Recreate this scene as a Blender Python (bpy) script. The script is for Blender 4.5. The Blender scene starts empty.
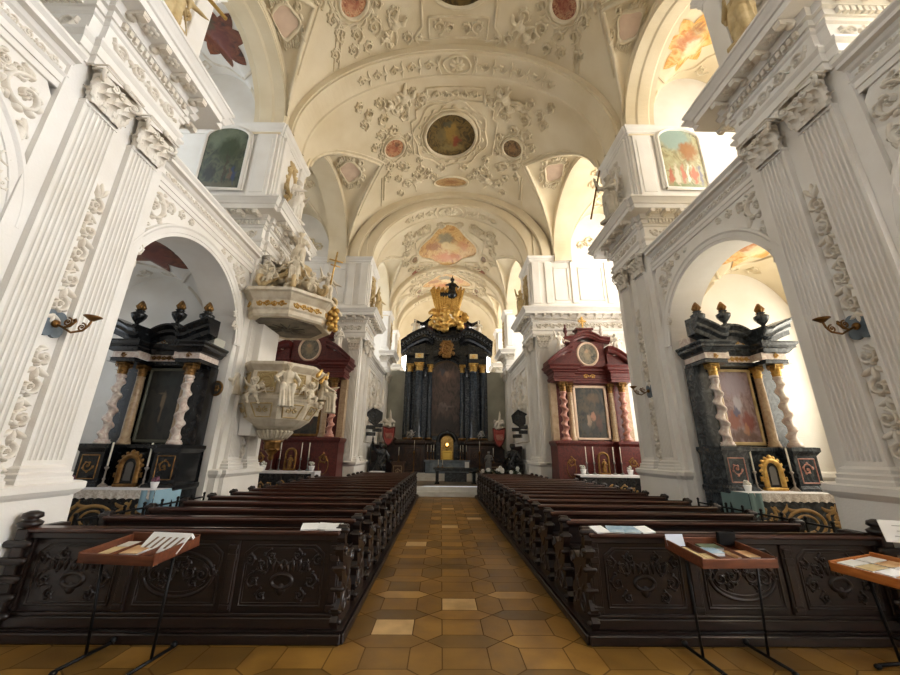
import bpy, math, random
from math import sin, cos, pi, sqrt, atan2, radians as RAD, ceil, hypot, exp
from mathutils import Vector, Matrix, noise
random.seed(7)
SC = bpy.context.scene
COL = SC.collection
X0 = 0.265            # nave axis


def warp_z(x, z):
    t = max(-1.4, min(1.4, (x - X0) / 4.57))
    k = max(0.0, min(1.0, (z - 0.3) / 4.0))
    return z + 0.15 * t * k


# ------------------------------------------------------------------ mesh builder
class MB:
    def __init__(s):
        s.v = []; s.f = []; s.sm = []; s.mi = []; s.M = None; s.cur = 0

    def add(s, vs, fs, smooth=False):
        b = len(s.v)
        if s.M is not None:
            M = s.M
            vs = [tuple(M @ Vector(p)) for p in vs]
        s.v.extend([tuple(p) for p in vs])
        for f in fs:
            s.f.append([i + b for i in f]); s.sm.append(smooth); s.mi.append(s.cur)

    def box(s, x0, x1, y0, y1, z0, z1, c=0.0):
        if x0 > x1: x0, x1 = x1, x0
        if y0 > y1: y0, y1 = y1, y0
        if z0 > z1: z0, z1 = z1, z0
        if c <= 0:
            vs = [(x, y, z) for x in (x0, x1) for y in (y0, y1) for z in (z0, z1)]
            s.add(vs, [(0, 1, 3, 2), (4, 6, 7, 5), (0, 4, 5, 1), (2, 3, 7, 6), (0, 2, 6, 4), (1, 5, 7, 3)])
            return
        c = min(c, (x1 - x0) * .45, (y1 - y0) * .45, (z1 - z0) * .45)
        def ring(i, z):
            return [(x0 + i, y0, z), (x1 - i, y0, z), (x1, y0 + i, z), (x1, y1 - i, z), (x1 - i, y1, z), (x0 + i, y1, z), (x0, y1 - i, z), (x0, y0 + i, z)]
        def ring2(z):
            i = c
            return [(x0 + i, y0 + i, z), (x1 - i, y0 + i, z), (x1 - i, y0 + i, z), (x1 - i, y1 - i, z), (x1 - i, y1 - i, z), (x0 + i, y1 - i, z), (x0 + i, y1 - i, z), (x0 + i, y0 + i, z)]
        vs = ring2(z0) + ring(c, z0 + c) + ring(c, z1 - c) + ring2(z1)
        fs = []
        for r in range(3):
            for i in range(8):
                j = (i + 1) % 8
                fs.append((r * 8 + i, r * 8 + j, r * 8 + 8 + j, r * 8 + 8 + i))
        fs.append((0, 7, 5, 3)); fs.append((24, 27, 29, 31))
        s.add(vs, fs)

    def obox(s, c, ax, ay, az, hx, hy, hz):
        """box with centre c along unit axes"""
        c = Vector(c)
        vs = [c + ax * (i * hx) + ay * (j * hy) + az * (k * hz) for i in (-1, 1) for j in (-1, 1) for k in (-1, 1)]
        s.add(vs, [(0, 1, 3, 2), (4, 6, 7, 5), (0, 4, 5, 1), (2, 3, 7, 6), (0, 2, 6, 4), (1, 5, 7, 3)])

    def grid(s, fn, nu, nv, smooth=True, closeu=False, closev=False):
        vs = [fn(i, j) for i in range(nu) for j in range(nv)]
        fs = []
        for i in range(nu if closeu else nu - 1):
            for j in range(nv if closev else nv - 1):
                i2 = (i + 1) % nu; j2 = (j + 1) % nv
                fs.append((i * nv + j, i2 * nv + j, i2 * nv + j2, i * nv + j2))
        s.add(vs, fs, smooth)

    def lathe(s, prof, c=(0, 0, 0), n=20, smooth=True, fn=None, cap=True):
        """prof [(r,z)]; fn(r,z,ang)->(x,y,z) optional"""
        vs = []; fs = []; m = len(prof)
        for r, z in prof:
            for k in range(n):
                a = 2 * pi * k / n
                if fn:
                    x, y, zz = fn(r, z, a)
                else:
                    x, y, zz = r * cos(a), r * sin(a), z
                vs.append((c[0] + x, c[1] + y, c[2] + zz))
        for i in range(m - 1):
            for k in range(n):
                j = (k + 1) % n
                fs.append((i * n + k, i * n + j, i * n + n + j, i * n + n + k))
        if cap:
            fs.append(tuple(range(n - 1, -1, -1))); fs.append(tuple((m - 1) * n + k for k in range(n)))
        s.add(vs, fs, smooth)

    def tube(s, pts, rad, n=6, closed=False, smooth=True, flat=1.0):
        pts = [Vector(p) for p in pts]; m = len(pts)
        if not hasattr(rad, '__len__'): rad = [rad] * m
        vs = []; fs = []
        N = None
        for i in range(m):
            if closed:
                t = pts[(i + 1) % m] - pts[i - 1]
            else:
                t = pts[min(i + 1, m - 1)] - pts[max(i - 1, 0)]
            if t.length < 1e-9: t = Vector((0, 0, 1))
            t.normalize()
            if N is None:
                N = t.orthogonal().normalized()
            N = (N - t * N.dot(t))
            if N.length < 1e-6: N = t.orthogonal()
            N.normalize()
            B = t.cross(N)
            for k in range(n):
                a = 2 * pi * k / n
                vs.append(pts[i] + N * (rad[i] * cos(a)) + B * (rad[i] * flat * sin(a)))
        for i in range(m if closed else m - 1):
            i2 = (i + 1) % m
            for k in range(n):
                j = (k + 1) % n
                fs.append((i * n + k, i * n + j, i2 * n + j, i2 * n + k))
        if not closed:
            fs.append(tuple(range(n - 1, -1, -1))); fs.append(tuple((m - 1) * n + k for k in range(n)))
        s.add(vs, fs, smooth)

    def ell(s, c, r, n=12, m=8, R=None, smooth=True):
        if not hasattr(r, '__len__'): r = (r, r, r)
        c = Vector(c); vs = []; fs = []
        for i in range(m + 1):
            p = pi * i / m
            for k in range(n):
                a = 2 * pi * k / n
                q = Vector((r[0] * sin(p) * cos(a), r[1] * sin(p) * sin(a), -r[2] * cos(p)))
                if R is not None: q = R @ q
                vs.append(c + q)
        for i in range(m):
            for k in range(n):
                j = (k + 1) % n
                fs.append((i * n + k, i * n + j, i * n + n + j, i * n + n + k))
        s.add(vs, fs, smooth)

    def caps(s, p0, p1, r0, r1, n=10):
        p0 = Vector(p0); p1 = Vector(p1); t = p1 - p0; L = t.length
        if L < 1e-6:
            s.ell(p0, r0, n, 6); return
        t /= L; N = t.orthogonal().normalized(); B = t.cross(N)
        rings = []
        for i in range(4):
            a = pi / 2 * i / 4 + .05
            rings.append((p0 - t * (r0 * cos(a)), r0 * sin(a)))
        rings.append((p0, r0)); rings.append((p1, r1))
        for i in range(3, -1, -1):
            a = pi / 2 * i / 4 + .05
            rings.append((p1 + t * (r1 * cos(a)), r1 * sin(a)))
        vs = []; fs = []
        for c, r in rings:
            for k in range(n):
                a = 2 * pi * k / n
                vs.append(c + N * (r * cos(a)) + B * (r * sin(a)))
        for i in range(len(rings) - 1):
            for k in range(n):
                j = (k + 1) % n
                fs.append((i * n + k, i * n + j, i * n + n + j, i * n + n + k))
        fs.append(tuple(range(n - 1, -1, -1))); fs.append(tuple((len(rings) - 1) * n + k for k in range(n)))
        s.add(vs, fs, True)

    def mould(s, path, prof, closed=False, cap=True, close_prof=False):
        """sweep profile [(out,z)] along plan path [(x,y)], out = right-hand side of travel; mitred"""
        P = [Vector((p[0], p[1])) for p in path]; m = len(P); offs = []
        for i in range(m):
            def nrm(a, b):
                d = (b - a).normalized(); return Vector((d.y, -d.x))
            if closed or 0 < i < m - 1:
                n1 = nrm(P[i - 1], P[i]); n2 = nrm(P[i], P[(i + 1) % m])
                b = n1 + n2
                if b.length < 1e-6: b = n1
                b.normalize(); offs.append(b / max(.3, b.dot(n1)))
            elif i == 0: offs.append(nrm(P[0], P[1]))
            else: offs.append(nrm(P[m - 2], P[m - 1]))
        k = len(prof); vs = []; fs = []
        for i in range(m):
            for o, z in prof:
                q = P[i] + offs[i] * o
                vs.append((q.x, q.y, z))
        for i in range(m if closed else m - 1):
            i2 = (i + 1) % m
            for j in range(k if close_prof else k - 1):
                j2 = (j + 1) % k
                fs.append((i * k + j, i2 * k + j, i2 * k + j2, i * k + j2))
        if cap and not closed:
            fs.append(tuple(range(k))); fs.append(tuple((m - 1) * k + j for j in range(k - 1, -1, -1)))
        s.add(vs, fs)

    def prism(s, poly, fn, d0, d1, smooth=False):
        """extrude 2D polygon; fn(a,b,d)->xyz"""
        n = len(poly)
        vs = [fn(a, b, d0) for a, b in poly] + [fn(a, b, d1) for a, b in poly]
        fs = [tuple(range(n)), tuple(range(2 * n - 1, n - 1, -1))]
        s.add(vs, fs)
        b = len(s.v) - 2 * n
        for i in range(n):
            j = (i + 1) % n
            s.f.append([b + i, b + n + i, b + n + j, b + j]); s.sm.append(smooth); s.mi.append(s.cur)

    def sweep(s, frames, prof, closed=False, close_prof=False, smooth=False, cap=True):
        """frames: list of fn(o,h)->xyz per station"""
        k = len(prof); m = len(frames); vs = []
        for fr in frames:
            for o, h in prof: vs.append(fr(o, h))
        fs = []
        for i in range(m if closed else m - 1):
            i2 = (i + 1) % m
            for j in range(k if close_prof else k - 1):
                j2 = (j + 1) % k
                fs.append((i * k + j, i2 * k + j, i2 * k + j2, i * k + j2))
        s.add(vs, fs, smooth)
        if cap and not closed and k > 2:
            b = len(s.v) - m * k
            s.f.append([b + j for j in range(k)]); s.f.append([b + (m - 1) * k + j for j in range(k - 1, -1, -1)])
            s.sm += [False, False]; s.mi += [s.cur, s.cur]

    def strokes(s, strokes, mp, n=4):
        """half-round relief strokes: (pts2d, widths, heights[, closed])"""
        for st in strokes:
            pts, w, h = st[0], st[1], st[2]; closed = len(st) > 3 and st[3]
            m = len(pts); vs = []; fs = []
            for i in range(m):
                if closed:
                    a = pts[i - 1]; b = pts[(i + 1) % m]
                else:
                    a = pts[max(i - 1, 0)]; b = pts[min(i + 1, m - 1)]
                tx, ty = b[0] - a[0], b[1] - a[1]; L = hypot(tx, ty) or 1e-9
                nx, ny = -ty / L, tx / L
                wi = w[i] if hasattr(w, '__len__') else w
                hi = h[i] if hasattr(h, '__len__') else h
                for k in range(n + 1):
                    g = pi * k / n
                    o = wi * cos(g)
                    vs.append(mp(pts[i][0] + nx * o, pts[i][1] + ny * o, hi * sin(g) - .004))
            q = n + 1
            for i in range(m if closed else m - 1):
                i2 = (i + 1) % m
                for k in range(n):
                    fs.append((i * q + k, i2 * q + k, i2 * q + k + 1, i * q + k + 1))
            s.add(vs, fs, True)

    def mesh(s, name, warp=False):
        me = bpy.data.meshes.new(name)
        v = s.v
        if warp: v = [(x, y, warp_z(x, z)) for x, y, z in v]
        me.from_pydata(v, [], s.f)
        me.polygons.foreach_set('use_smooth', s.sm)
        if any(s.mi): me.polygons.foreach_set('material_index', s.mi)
        me.update()
        return me

    def build(s, name, mat, parent=None, warp=False, loc=None):
        me = s.mesh(name, warp)
        for m in (mat if isinstance(mat, (list, tuple)) else [mat]): me.materials.append(m)
        o = bpy.data.objects.new(name, me); COL.objects.link(o)
        if parent is not None: o.parent = parent
        if loc: o.location = loc
        return o


def link(name, me, parent=None, loc=(0, 0, 0), rot=(0, 0, 0), sc=(1, 1, 1)):
    o = bpy.data.objects.new(name, me); COL.objects.link(o)
    if parent is not None: o.parent = parent
    o.location = loc; o.rotation_euler = rot
    o.scale = sc if hasattr(sc, '__len__') else (sc, sc, sc)
    return o


def tag(o, label, cat=None, group=None, kind=None):
    o['label'] = label
    if cat: o['category'] = cat
    if group: o['group'] = group
    if kind: o['kind'] = kind
    return o


def struct(o, label=None, cat=None, group=None):
    o['kind'] = 'structure'
    if label: o['label'] = label
    if cat: o['category'] = cat
    if group: o['group'] = group
    return o


def empty(name, loc=(0, 0, 0), rz=0.0, sc=1.0):
    o = bpy.data.objects.new(name, None); COL.objects.link(o)
    o.location = loc; o.rotation_euler = (0, 0, rz); o.scale = sc if hasattr(sc, '__len__') else (sc, sc, sc)
    o.empty_display_size = .1
    return o


def copy_tree(o, parent=None):
    c = o.copy(); COL.objects.link(c); c.parent = parent
    for ch in list(o.children): copy_tree(ch, c)
    return c


def organic(mb, voxel, smooth=2, name='organic'):
    """voxel-fuse a soup of closed shapes into one continuous surface"""
    me = mb.mesh(name); o = bpy.data.objects.new(name, me); COL.objects.link(o)
    r = o.modifiers.new('r', 'REMESH'); r.mode = 'VOXEL'; r.voxel_size = voxel; r.use_smooth_shade = True
    if smooth:
        k = o.modifiers.new('s', 'SMOOTH'); k.iterations = smooth; k.factor = .5
    dg = bpy.context.evaluated_depsgraph_get(); dg.update()
    out = bpy.data.meshes.new_from_object(o.evaluated_get(dg))
    out.name = name
    bpy.data.objects.remove(o); bpy.data.meshes.remove(me)
    return out


# ------------------------------------------------------------------ materials
def S(r, g, b):
    def f(c):
        c /= 255.0
        return c / 12.92 if c <= .04045 else ((c + .055) / 1.055) ** 2.4
    return (f(r), f(g), f(b), 1)


def mat(name, c, rough=.6, metal=0.0, c2=None, scale=4.0, detail=4, bump=0.0, bscale=30.0, spec=.5, coat=0, stretch=None, ramp=(.35, .7), dist=0):
    m = bpy.data.materials.new(name); m.use_nodes = True
    nt = m.node_tree; N = nt.nodes; L = nt.links
    b = N['Principled BSDF']
    b.inputs['Roughness'].default_value = rough; b.inputs['Metallic'].default_value = metal
    b.inputs['Base Color'].default_value = c
    b.inputs['Specular IOR Level'].default_value = spec
    if coat: b.inputs['Coat Weight'].default_value = coat
    tc = N.new('ShaderNodeTexCoord'); vec = tc.outputs['Object']
    if stretch:
        mp = N.new('ShaderNodeMapping'); mp.inputs['Scale'].default_value = stretch
        L.new(vec, mp.inputs['Vector']); vec = mp.outputs['Vector']
    if c2:
        nz = N.new('ShaderNodeTexNoise'); nz.inputs['Scale'].default_value = scale; nz.inputs['Detail'].default_value = detail
        nz.inputs['Distortion'].default_value = dist
        cr = N.new('ShaderNodeValToRGB')
        cr.color_ramp.elements[0].position = ramp[0]; cr.color_ramp.elements[1].position = ramp[1]
        cr.color_ramp.elements[0].color = c; cr.color_ramp.elements[1].color = c2
        L.new(vec, nz.inputs['Vector']); L.new(nz.outputs['Fac'], cr.inputs['Fac']); L.new(cr.outputs['Color'], b.inputs['Base Color'])
    if bump:
        nb = N.new('ShaderNodeTexNoise'); nb.inputs['Scale'].default_value = bscale; nb.inputs['Detail'].default_value = 3
        bp = N.new('ShaderNodeBump'); bp.inputs['Strength'].default_value = bump; bp.inputs['Distance'].default_value = .02
        L.new(vec, nb.inputs['Vector']); L.new(nb.outputs['Fac'], bp.inputs['Height']); L.new(bp.outputs['Normal'], b.inputs['Normal'])
    return m


def emit(name, c, s):
    m = bpy.data.materials.new(name); m.use_nodes = True
    nt = m.node_tree; nt.nodes.clear()
    e = nt.nodes.new('ShaderNodeEmission'); e.inputs['Color'].default_value = c; e.inputs['Strength'].default_value = s
    o = nt.nodes.new('ShaderNodeOutputMaterial'); nt.links.new(e.outputs[0], o.inputs['Surface'])
    return m


def painting(name, cols, blobs=(), scale=3.0, dist=1.6, rough=.45, seed=0.0, wob=.12):
    """canvas with generated-coordinates composition: noise clouds of cols plus soft figures (u,v,ru,rv,colour,strength)"""
    m = bpy.data.materials.new(name); m.use_nodes = True
    nt = m.node_tree; N = nt.nodes; L = nt.links
    b = N['Principled BSDF']; b.inputs['Roughness'].default_value = rough
    tc = N.new('ShaderNodeTexCoord')
    mp = N.new('ShaderNodeMapping'); mp.inputs['Location'].default_value = (seed, seed * .7, seed * 1.3)
    L.new(tc.outputs['Generated'], mp.inputs['Vector'])
    nz = N.new('ShaderNodeTexNoise'); nz.inputs['Scale'].default_value = scale; nz.inputs['Detail'].default_value = 5; nz.inputs['Distortion'].default_value = dist
    L.new(mp.outputs['Vector'], nz.inputs['Vector'])
    cr = N.new('ShaderNodeValToRGB'); e = cr.color_ramp.elements
    n = len(cols)
    for i, c in enumerate(cols):
        p = .28 + .46 * i / max(1, n - 1)
        if i < 2: e[i].position = p; e[i].color = c
        else:
            q = e.new(p); q.color = c
    L.new(nz.outputs['Fac'], cr.inputs['Fac'])
    cur = cr.outputs['Color']
    # wobble for the figures
    nw = N.new('ShaderNodeTexNoise'); nw.inputs['Scale'].default_value = 9; nw.inputs['Detail'].default_value = 3
    L.new(mp.outputs['Vector'], nw.inputs['Vector'])
    sb = N.new('ShaderNodeVectorMath'); sb.operation = 'SUBTRACT'; sb.inputs[1].default_value = (.5, .5, .5)
    L.new(nw.outputs['Color'], sb.inputs[0])
    sc = N.new('ShaderNodeVectorMath'); sc.operation = 'SCALE'; sc.inputs['Scale'].default_value = wob * 2
    L.new(sb.outputs[0], sc.inputs[0])
    ad = N.new('ShaderNodeVectorMath'); L.new(tc.outputs['Generated'], ad.inputs[0]); L.new(sc.outputs[0], ad.inputs[1])
    for (u, v, ru, rv, c, st, axes) in blobs:
        p = N.new('ShaderNodeMapping'); p.vector_type = 'TEXTURE'
        a, d = axes
        loc = [0.5, 0.5, 0.5]; scl = [50, 50, 50]
        loc[a] = u; loc[d] = v; scl[a] = ru; scl[d] = rv
        p.inputs['Location'].default_value = loc; p.inputs['Scale'].default_value = scl
        L.new(ad.outputs[0], p.inputs['Vector'])
        ln = N.new('ShaderNodeVectorMath'); ln.operation = 'LENGTH'; L.new(p.outputs['Vector'], ln.inputs[0])
        mr = N.new('ShaderNodeMapRange'); mr.interpolation_type = 'SMOOTHSTEP'
        mr.inputs['From Min'].default_value = 1.1; mr.inputs['From Max'].default_value = .5
        mr.inputs['To Min'].default_value = 0; mr.inputs['To Max'].default_value = st
        L.new(ln.outputs['Value'], mr.inputs['Value'])
        mx = N.new('ShaderNodeMix'); mx.data_type = 'RGBA'
        L.new(mr.outputs['Result'], mx.inputs['Factor']); L.new(cur, mx.inputs['A']); mx.inputs['B'].default_value = c
        cur = mx.outputs['Result']
    L.new(cur, b.inputs['Base Color'])
    return m


WHITE = mat('white_plaster', S(236, 232, 225), .75, c2=S(226, 220, 210), scale=1.3, bump=.12, bscale=40)
CREAM_BOUNCE = mat('cream_bounce_plaster', S(227, 213, 184), .8, c2=S(215, 198, 163), scale=.9, bump=.15, bscale=25)  # vault plaster, warm light bounced off the floor mixed into its colour
STUCCO = mat('cream_bounce_stucco', S(229, 216, 188), .7, c2=S(211, 194, 160), scale=3, bump=.2, bscale=60)  # vault reliefs, tinted with the same bounced warmth as the plaster
WSTUCCO = mat('white_stucco', S(232, 226, 214), .7, c2=S(212, 200, 182), scale=5, bump=.2, bscale=60)
PINKISH = mat('pale_rose_plaster', S(222, 196, 172), .8, c2=S(208, 180, 156), scale=4)
BLACK = mat('black_marble', S(22, 23, 25), .22, c2=S(52, 55, 58), scale=6, detail=8, ramp=(.5, .85), dist=2, bump=.03)
DGREY = mat('dark_grey_marble', S(38, 42, 46), .25, c2=S(92, 98, 102), scale=5, detail=8, ramp=(.45, .8), dist=2.5)
BLUEM = mat('blue_grey_marble', S(36, 43, 51), .2, c2=S(68, 78, 88), scale=4, detail=8, ramp=(.4, .8), dist=2)
REDM = mat('red_marble', S(70, 22, 21), .35, c2=S(108, 44, 38), scale=7, detail=8, dist=2.5)
PINKM = mat('pink_marble', S(196, 148, 130), .3, c2=S(160, 96, 84), scale=9, detail=8, dist=2)
WMARB = mat('veined_white_marble', S(222, 212, 200), .3, c2=S(186, 158, 146), scale=8, detail=6, dist=2)
TANM = mat('tan_marble', S(188, 164, 130), .35, c2=S(156, 126, 96), scale=7, detail=6, dist=2)
GOLD = mat('gilding', S(218, 182, 108), .34, metal=.7, c2=S(178, 130, 56), scale=14, bump=.15, bscale=60)
DGOLD = mat('old_gilding', S(146, 110, 60), .4, metal=.7, c2=S(104, 70, 34), scale=14, bump=.15, bscale=60)
BRASS = mat('brass', S(118, 84, 42), .4, metal=.8)
WOOD = mat('dark_walnut', S(19, 12, 10), .38, c2=S(40, 23, 17), scale=3.2, detail=6, stretch=(1.5, 12, 12), bump=.06, bscale=18, coat=.08)
WOODR = mat('reddish_rail_wood', S(54, 30, 22), .3, c2=S(80, 45, 33), scale=3, detail=5, stretch=(1.5, 10, 10), coat=.2)
TRAYW = mat('tray_wood', S(88, 46, 27), .4, c2=S(120, 68, 41), scale=3, stretch=(2, 12, 12))
IRON = mat('black_iron', S(20, 20, 21), .5, metal=.6)
PAPER = mat('white_paper', S(236, 236, 234), .7)
CLOTH = mat('white_linen', S(226, 224, 226), .85, bump=.2, bscale=80)
LACE = mat('lace_linen', S(232, 226, 218), .9, c2=S(190, 176, 162), scale=40, bump=.4, bscale=120)
WAX = mat('candle_wax', S(238, 232, 214), .5)
PGOLD = mat('pale_gilt_stucco', S(206, 184, 138), .6, c2=S(178, 150, 100), scale=7)
IVORY = mat('ivory_stucco', S(226, 216, 196), .6, c2=S(200, 184, 156), scale=6, bump=.15, bscale=50)
GREYPL = mat('grey_plaster', S(190, 190, 176), .8, c2=S(168, 166, 152), scale=1.5)
STONE = mat('step_stone', S(232, 232, 228), .5, c2=S(216, 214, 206), scale=3)
SLATE = mat('slate_plate', S(110, 122, 130), .5, c2=S(84, 96, 104), scale=5)
# ------------------------------------------------------------------ organic templates (unit sizes)
def robe(mb, rings, folds=9, amp=.12, seed=0, n=48, cap=True):
    """rings [(z, cx, cy, rx, ry)]"""
    vs = []; fs = []
    for i, (z, cx, cy, rx, ry) in enumerate(rings):
        for k in range(n):
            a = 2 * pi * k / n
            w = 1 + amp * sin(folds * a + seed + z * 5) * (1 - .55 * i / len(rings)) + amp * .5 * sin((folds * 2 - 3) * a - z * 9 + seed * 2)
            vs.append((cx + rx * w * cos(a), cy + ry * w * sin(a), z))
    m = len(rings)
    for i in range(m - 1):
        for k in range(n):
            j = (k + 1) % n
            fs.append((i * n + k, i * n + j, i * n + n + j, i * n + n + k))
    fs.append(tuple(range(n - 1, -1, -1))); fs.append(tuple((m - 1) * n + k for k in range(n)))
    mb.add(vs, fs, True)


def hand(mb, p, d, s):
    """small hand at p pointing along d: palm, four fingers, thumb"""
    p = Vector(p); d = Vector(d).normalized(); side = d.orthogonal().normalized(); up = d.cross(side)
    mb.caps(p, p + d * .035 * s, .016 * s, .017 * s, 8)
    for i, l in enumerate((.03, .036, .034, .026)):
        q = p + d * .04 * s + side * ((i - 1.5) * .010 * s)
        mb.caps(q, q + d * l * s + up * .006 * s, .0062 * s, .005 * s, 6)
    mb.caps(p + d * .012 * s + side * .014 * s, p + d * .035 * s + side * .032 * s, .007 * s, .0055 * s, 6)


def head(mb, c, s, tilt=(0, 0), hair=1, beard=False, face=(0, -1)):
    c = Vector(c); f = Vector((face[0], face[1], -tilt[0])).normalized(); r = Vector((-f.y, f.x, 0)).normalized(); u = r.cross(f) * -1
    if u.z < 0: u = -u
    R = Matrix((r, -f, u)).transposed()
    mb.ell(c, (.052 * s, .062 * s, .072 * s), 14, 10, R)
    mb.caps(c - u * .03 * s + f * .03 * s, c - u * .052 * s + f * .042 * s, .026 * s, .018 * s, 8)
    mb.caps(c + f * .056 * s + u * .008 * s, c + f * .068 * s - u * .018 * s, .007 * s, .011 * s, 6)
    for q in (-1, 1):
        mb.ell(c + f * .054 * s + u * .02 * s + r * q * .022 * s, .012 * s, 6, 5)
        mb.ell(c + r * q * .052 * s, (.01 * s, .014 * s, .02 * s), 6, 5)
    mb.ell(c + f * .056 * s - u * .034 * s, (.018 * s, .008 * s, .006 * s), 6, 5, R)
    if hair:
        for i in range(14):
            a = pi * (i / 13.0) * 1.5 - pi * .75
            d = (-f * cos(a) + r * sin(a))
            mb.ell(c + d * .05 * s + u * (.025 + .02 * sin(i * 2.3)) * s, .026 * s, 7, 5)
        for i in range(5): mb.ell(c + u * .06 * s + r * (i - 2) * .022 * s - f * .01 * s, .026 * s, 7, 5)
    if beard:
        mb.caps(c - u * .05 * s + f * .042 * s, c - u * .11 * s + f * .04 * s, .028 * s, .014 * s, 8)


def make_figure(arms, voxel=.011, lean=0.0, beard=False, wings=False, seed=0, sit=False, legs=False, face=(0, -1), name='figure'):
    """standing draped figure of unit height facing -y; arms = [(elbow, wrist) right, left]"""
    mb = MB()
    L = lean
    if sit:
        hz = .42
        robe(mb, [(.0, .0, -.17, .15, .11), (.15, 0, -.17, .13, .10), (.36, 0, -.16, .14, .10), (.45, 0, -.10, .15, .13)], 9, .12, seed)
        robe(mb, [(hz - .14, 0, .02, .17, .15), (hz + .03, 0, 0, .15, .12), (hz + .16, L, 0, .105, .085), (hz + .30, L, 0, .125, .085), (hz + .345, L, 0, .07, .06)], 7, .05, seed + 2)
        for q in (-1, 1):
            mb.caps((q * .07, 0, hz), (q * .1, -.24, hz + .01), .08, .062)
            mb.caps((q * .1, -.24, hz), (q * .075, -.22, .06), .06, .04)
        for k in range(5):
            mb.caps((-.14 + .05 * k, -.26, .40), (-.12 + .06 * k, -.27 - .02 * (k % 2), .02), .022, .03, 7)
        sh = hz + .30
    else:
        robe(mb, [(0, 0, 0, .155, .12), (.06, 0, 0, .15, .118), (.25, L * .2, -.01, .135, .105), (.42, L * .5 + .015, 0, .125, .10), (.52, L * .6 + .02, 0, .12, .092), (.62, L * .8, 0, .088, .07), (.74, L, 0, .115, .075), (.805, L, 0, .105, .065), (.845, L, 0, .045, .045)], 9, .13, seed)
        # cloak sweeping over one hip
        for k in range(6):
            a = .1 + .05 * k
            mb.tube([(L + .11, -.03, .79 - k * .015), (L + .05, -.095, .66 - k * .03), (-.06, -.12, .52 - k * .035), (-.13, -.06, .44 - k * .05), (-.155, .03, .30 - k * .03)], [.022, .024, .026, .026, .03], 7)
        mb.caps((.06, -.10, .05), (.05, -.09, .42), .045, .07)
        sh = .775
    head(mb, (L, -.015, sh + .135), 1.0, (.12, 0), 1, beard, face)
    mb.caps((L, 0, sh + .02), (L, -.01, sh + .1), .042, .036)
    for q, (el, wr) in zip((-1, 1), arms):
        s0 = Vector((L + q * .115, 0, sh - .005)); el = Vector((L + el[0] * q, el[1], el[2])); wr = Vector((L + wr[0] * q, wr[1], wr[2]))
        mb.caps(s0, el, .05, .042); mb.caps(el, wr, .042, .026)
        # sleeve drop
        mb.caps(el, el - Vector((0, 0, .10)), .04, .018, 7)
        hand(mb, wr, wr - el, 1.15)
    if wings:
        for q in (-1, 1):
            for k in range(6):
                a = .25 + k * .2
                mb.tube([(L + q * .05, .07, sh - .03), (L + q * (.16 + .03 * k), .12, sh + .14 - .06 * k), (L + q * (.20 + .045 * k), .13, sh + .22 - .13 * k)], [.03, .034, .012], 7, flat=.5)
    me = organic(mb, voxel, 2, name)
    return me


def make_putto(pose=0, voxel=.016, wings=True, name='putto'):
    """chubby cherub about 1 unit tall, facing -y"""
    mb = MB()
    mb.ell((0, 0, .52), (.15, .125, .19), 14, 10); mb.ell((0, -.03, .44), (.15, .13, .13), 12, 8)
    head(mb, (0.02, -.02, .83), 2.0, (.1, 0), 1)
    if pose == 0:
        LG = [((-.09, 0, .38), (-.15, -.16, .26), (-.13, -.04, .05)), ((.09, 0, .38), (.20, -.08, .22), (.26, .05, .02))]
        AR = [((-.14, 0, .64), (-.27, -.06, .72), (-.36, -.1, .88)), ((.14, 0, .64), (.26, -.05, .54), (.34, -.16, .50))]
    elif pose == 1:
        LG = [((-.09, 0, .38), (-.2, -.17, .36), (-.26, -.19, .13)), ((.09, 0, .38), (.14, -.22, .34), (.06, -.24, .12))]
        AR = [((-.14, 0, .64), (-.28, -.02, .55), (-.33, -.14, .43)), ((.14, 0, .64), (.25, -.04, .76), (.24, -.1, .93))]
    else:
        LG = [((-.09, 0, .38), (-.18, .05, .2), (-.34, .12, .12)), ((.09, 0, .38), (.1, -.1, .18), (.02, .06, .02))]
        AR = [((-.14, 0, .64), (-.3, -.08, .66), (-.43, -.14, .72)), ((.14, 0, .64), (.3, -.04, .68), (.42, -.12, .77))]
    for a, b, c in LG:
        mb.caps(a, b, .085, .068); mb.caps(b, c, .066, .045); mb.caps(c, (c[0], c[1] - .07, c[2] - .02), .04, .03)
    for a, b, c in AR:
        mb.caps(a, b, .058, .048); mb.caps(b, c, .047, .034); hand(mb, c, Vector(c) - Vector(b), 1.6)
    # swirling cloth
    mb.tube([(-.3, .05, .3), (-.12, -.1, .34), (.1, -.12, .42), (.26, .0, .40), (.42, .08, .5)], [.03, .055, .05, .055, .02], 8)
    if wings:
        for q in (-1, 1):
            for k in range(4):
                mb.tube([(q * .05, .1, .66), (q * (.2 + .04 * k), .16, .84 - .08 * k), (q * (.3 + .05 * k), .17, .84 - .16 * k)], [.04, .05, .02], 6, flat=.5)
    return organic(mb, voxel, 2, name)


def leaf(mb, base, up, out, side, h, w, curl=.35, nu=9, nv=7, lobes=3.5):
    """acanthus leaf standing on base"""
    base = Vector(base); up = Vector(up); out = Vector(out); side = Vector(side)
    def fn(i, j):
        t = i / (nu - 1); v = j / (nv - 1) * 2 - 1
        wid = w * (.55 + .55 * sin(pi * min(1, t * .9 + .12))) * (1 - .75 * max(0, t - .7) / .3) * (1 + .16 * sin(t * lobes * 2 * pi))
        c = max(0, t - .45) / .55
        o = .10 * h * t + curl * h * c * c - .05 * h * v * v - .02 * h * cos(v * pi * 2) * (1 - c)
        z = h * (t - .38 * c * c * c)
        return base + up * z + out * (o + .015 * h) + side * (v * wid)
    mb.grid(fn, nu, nv)


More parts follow.
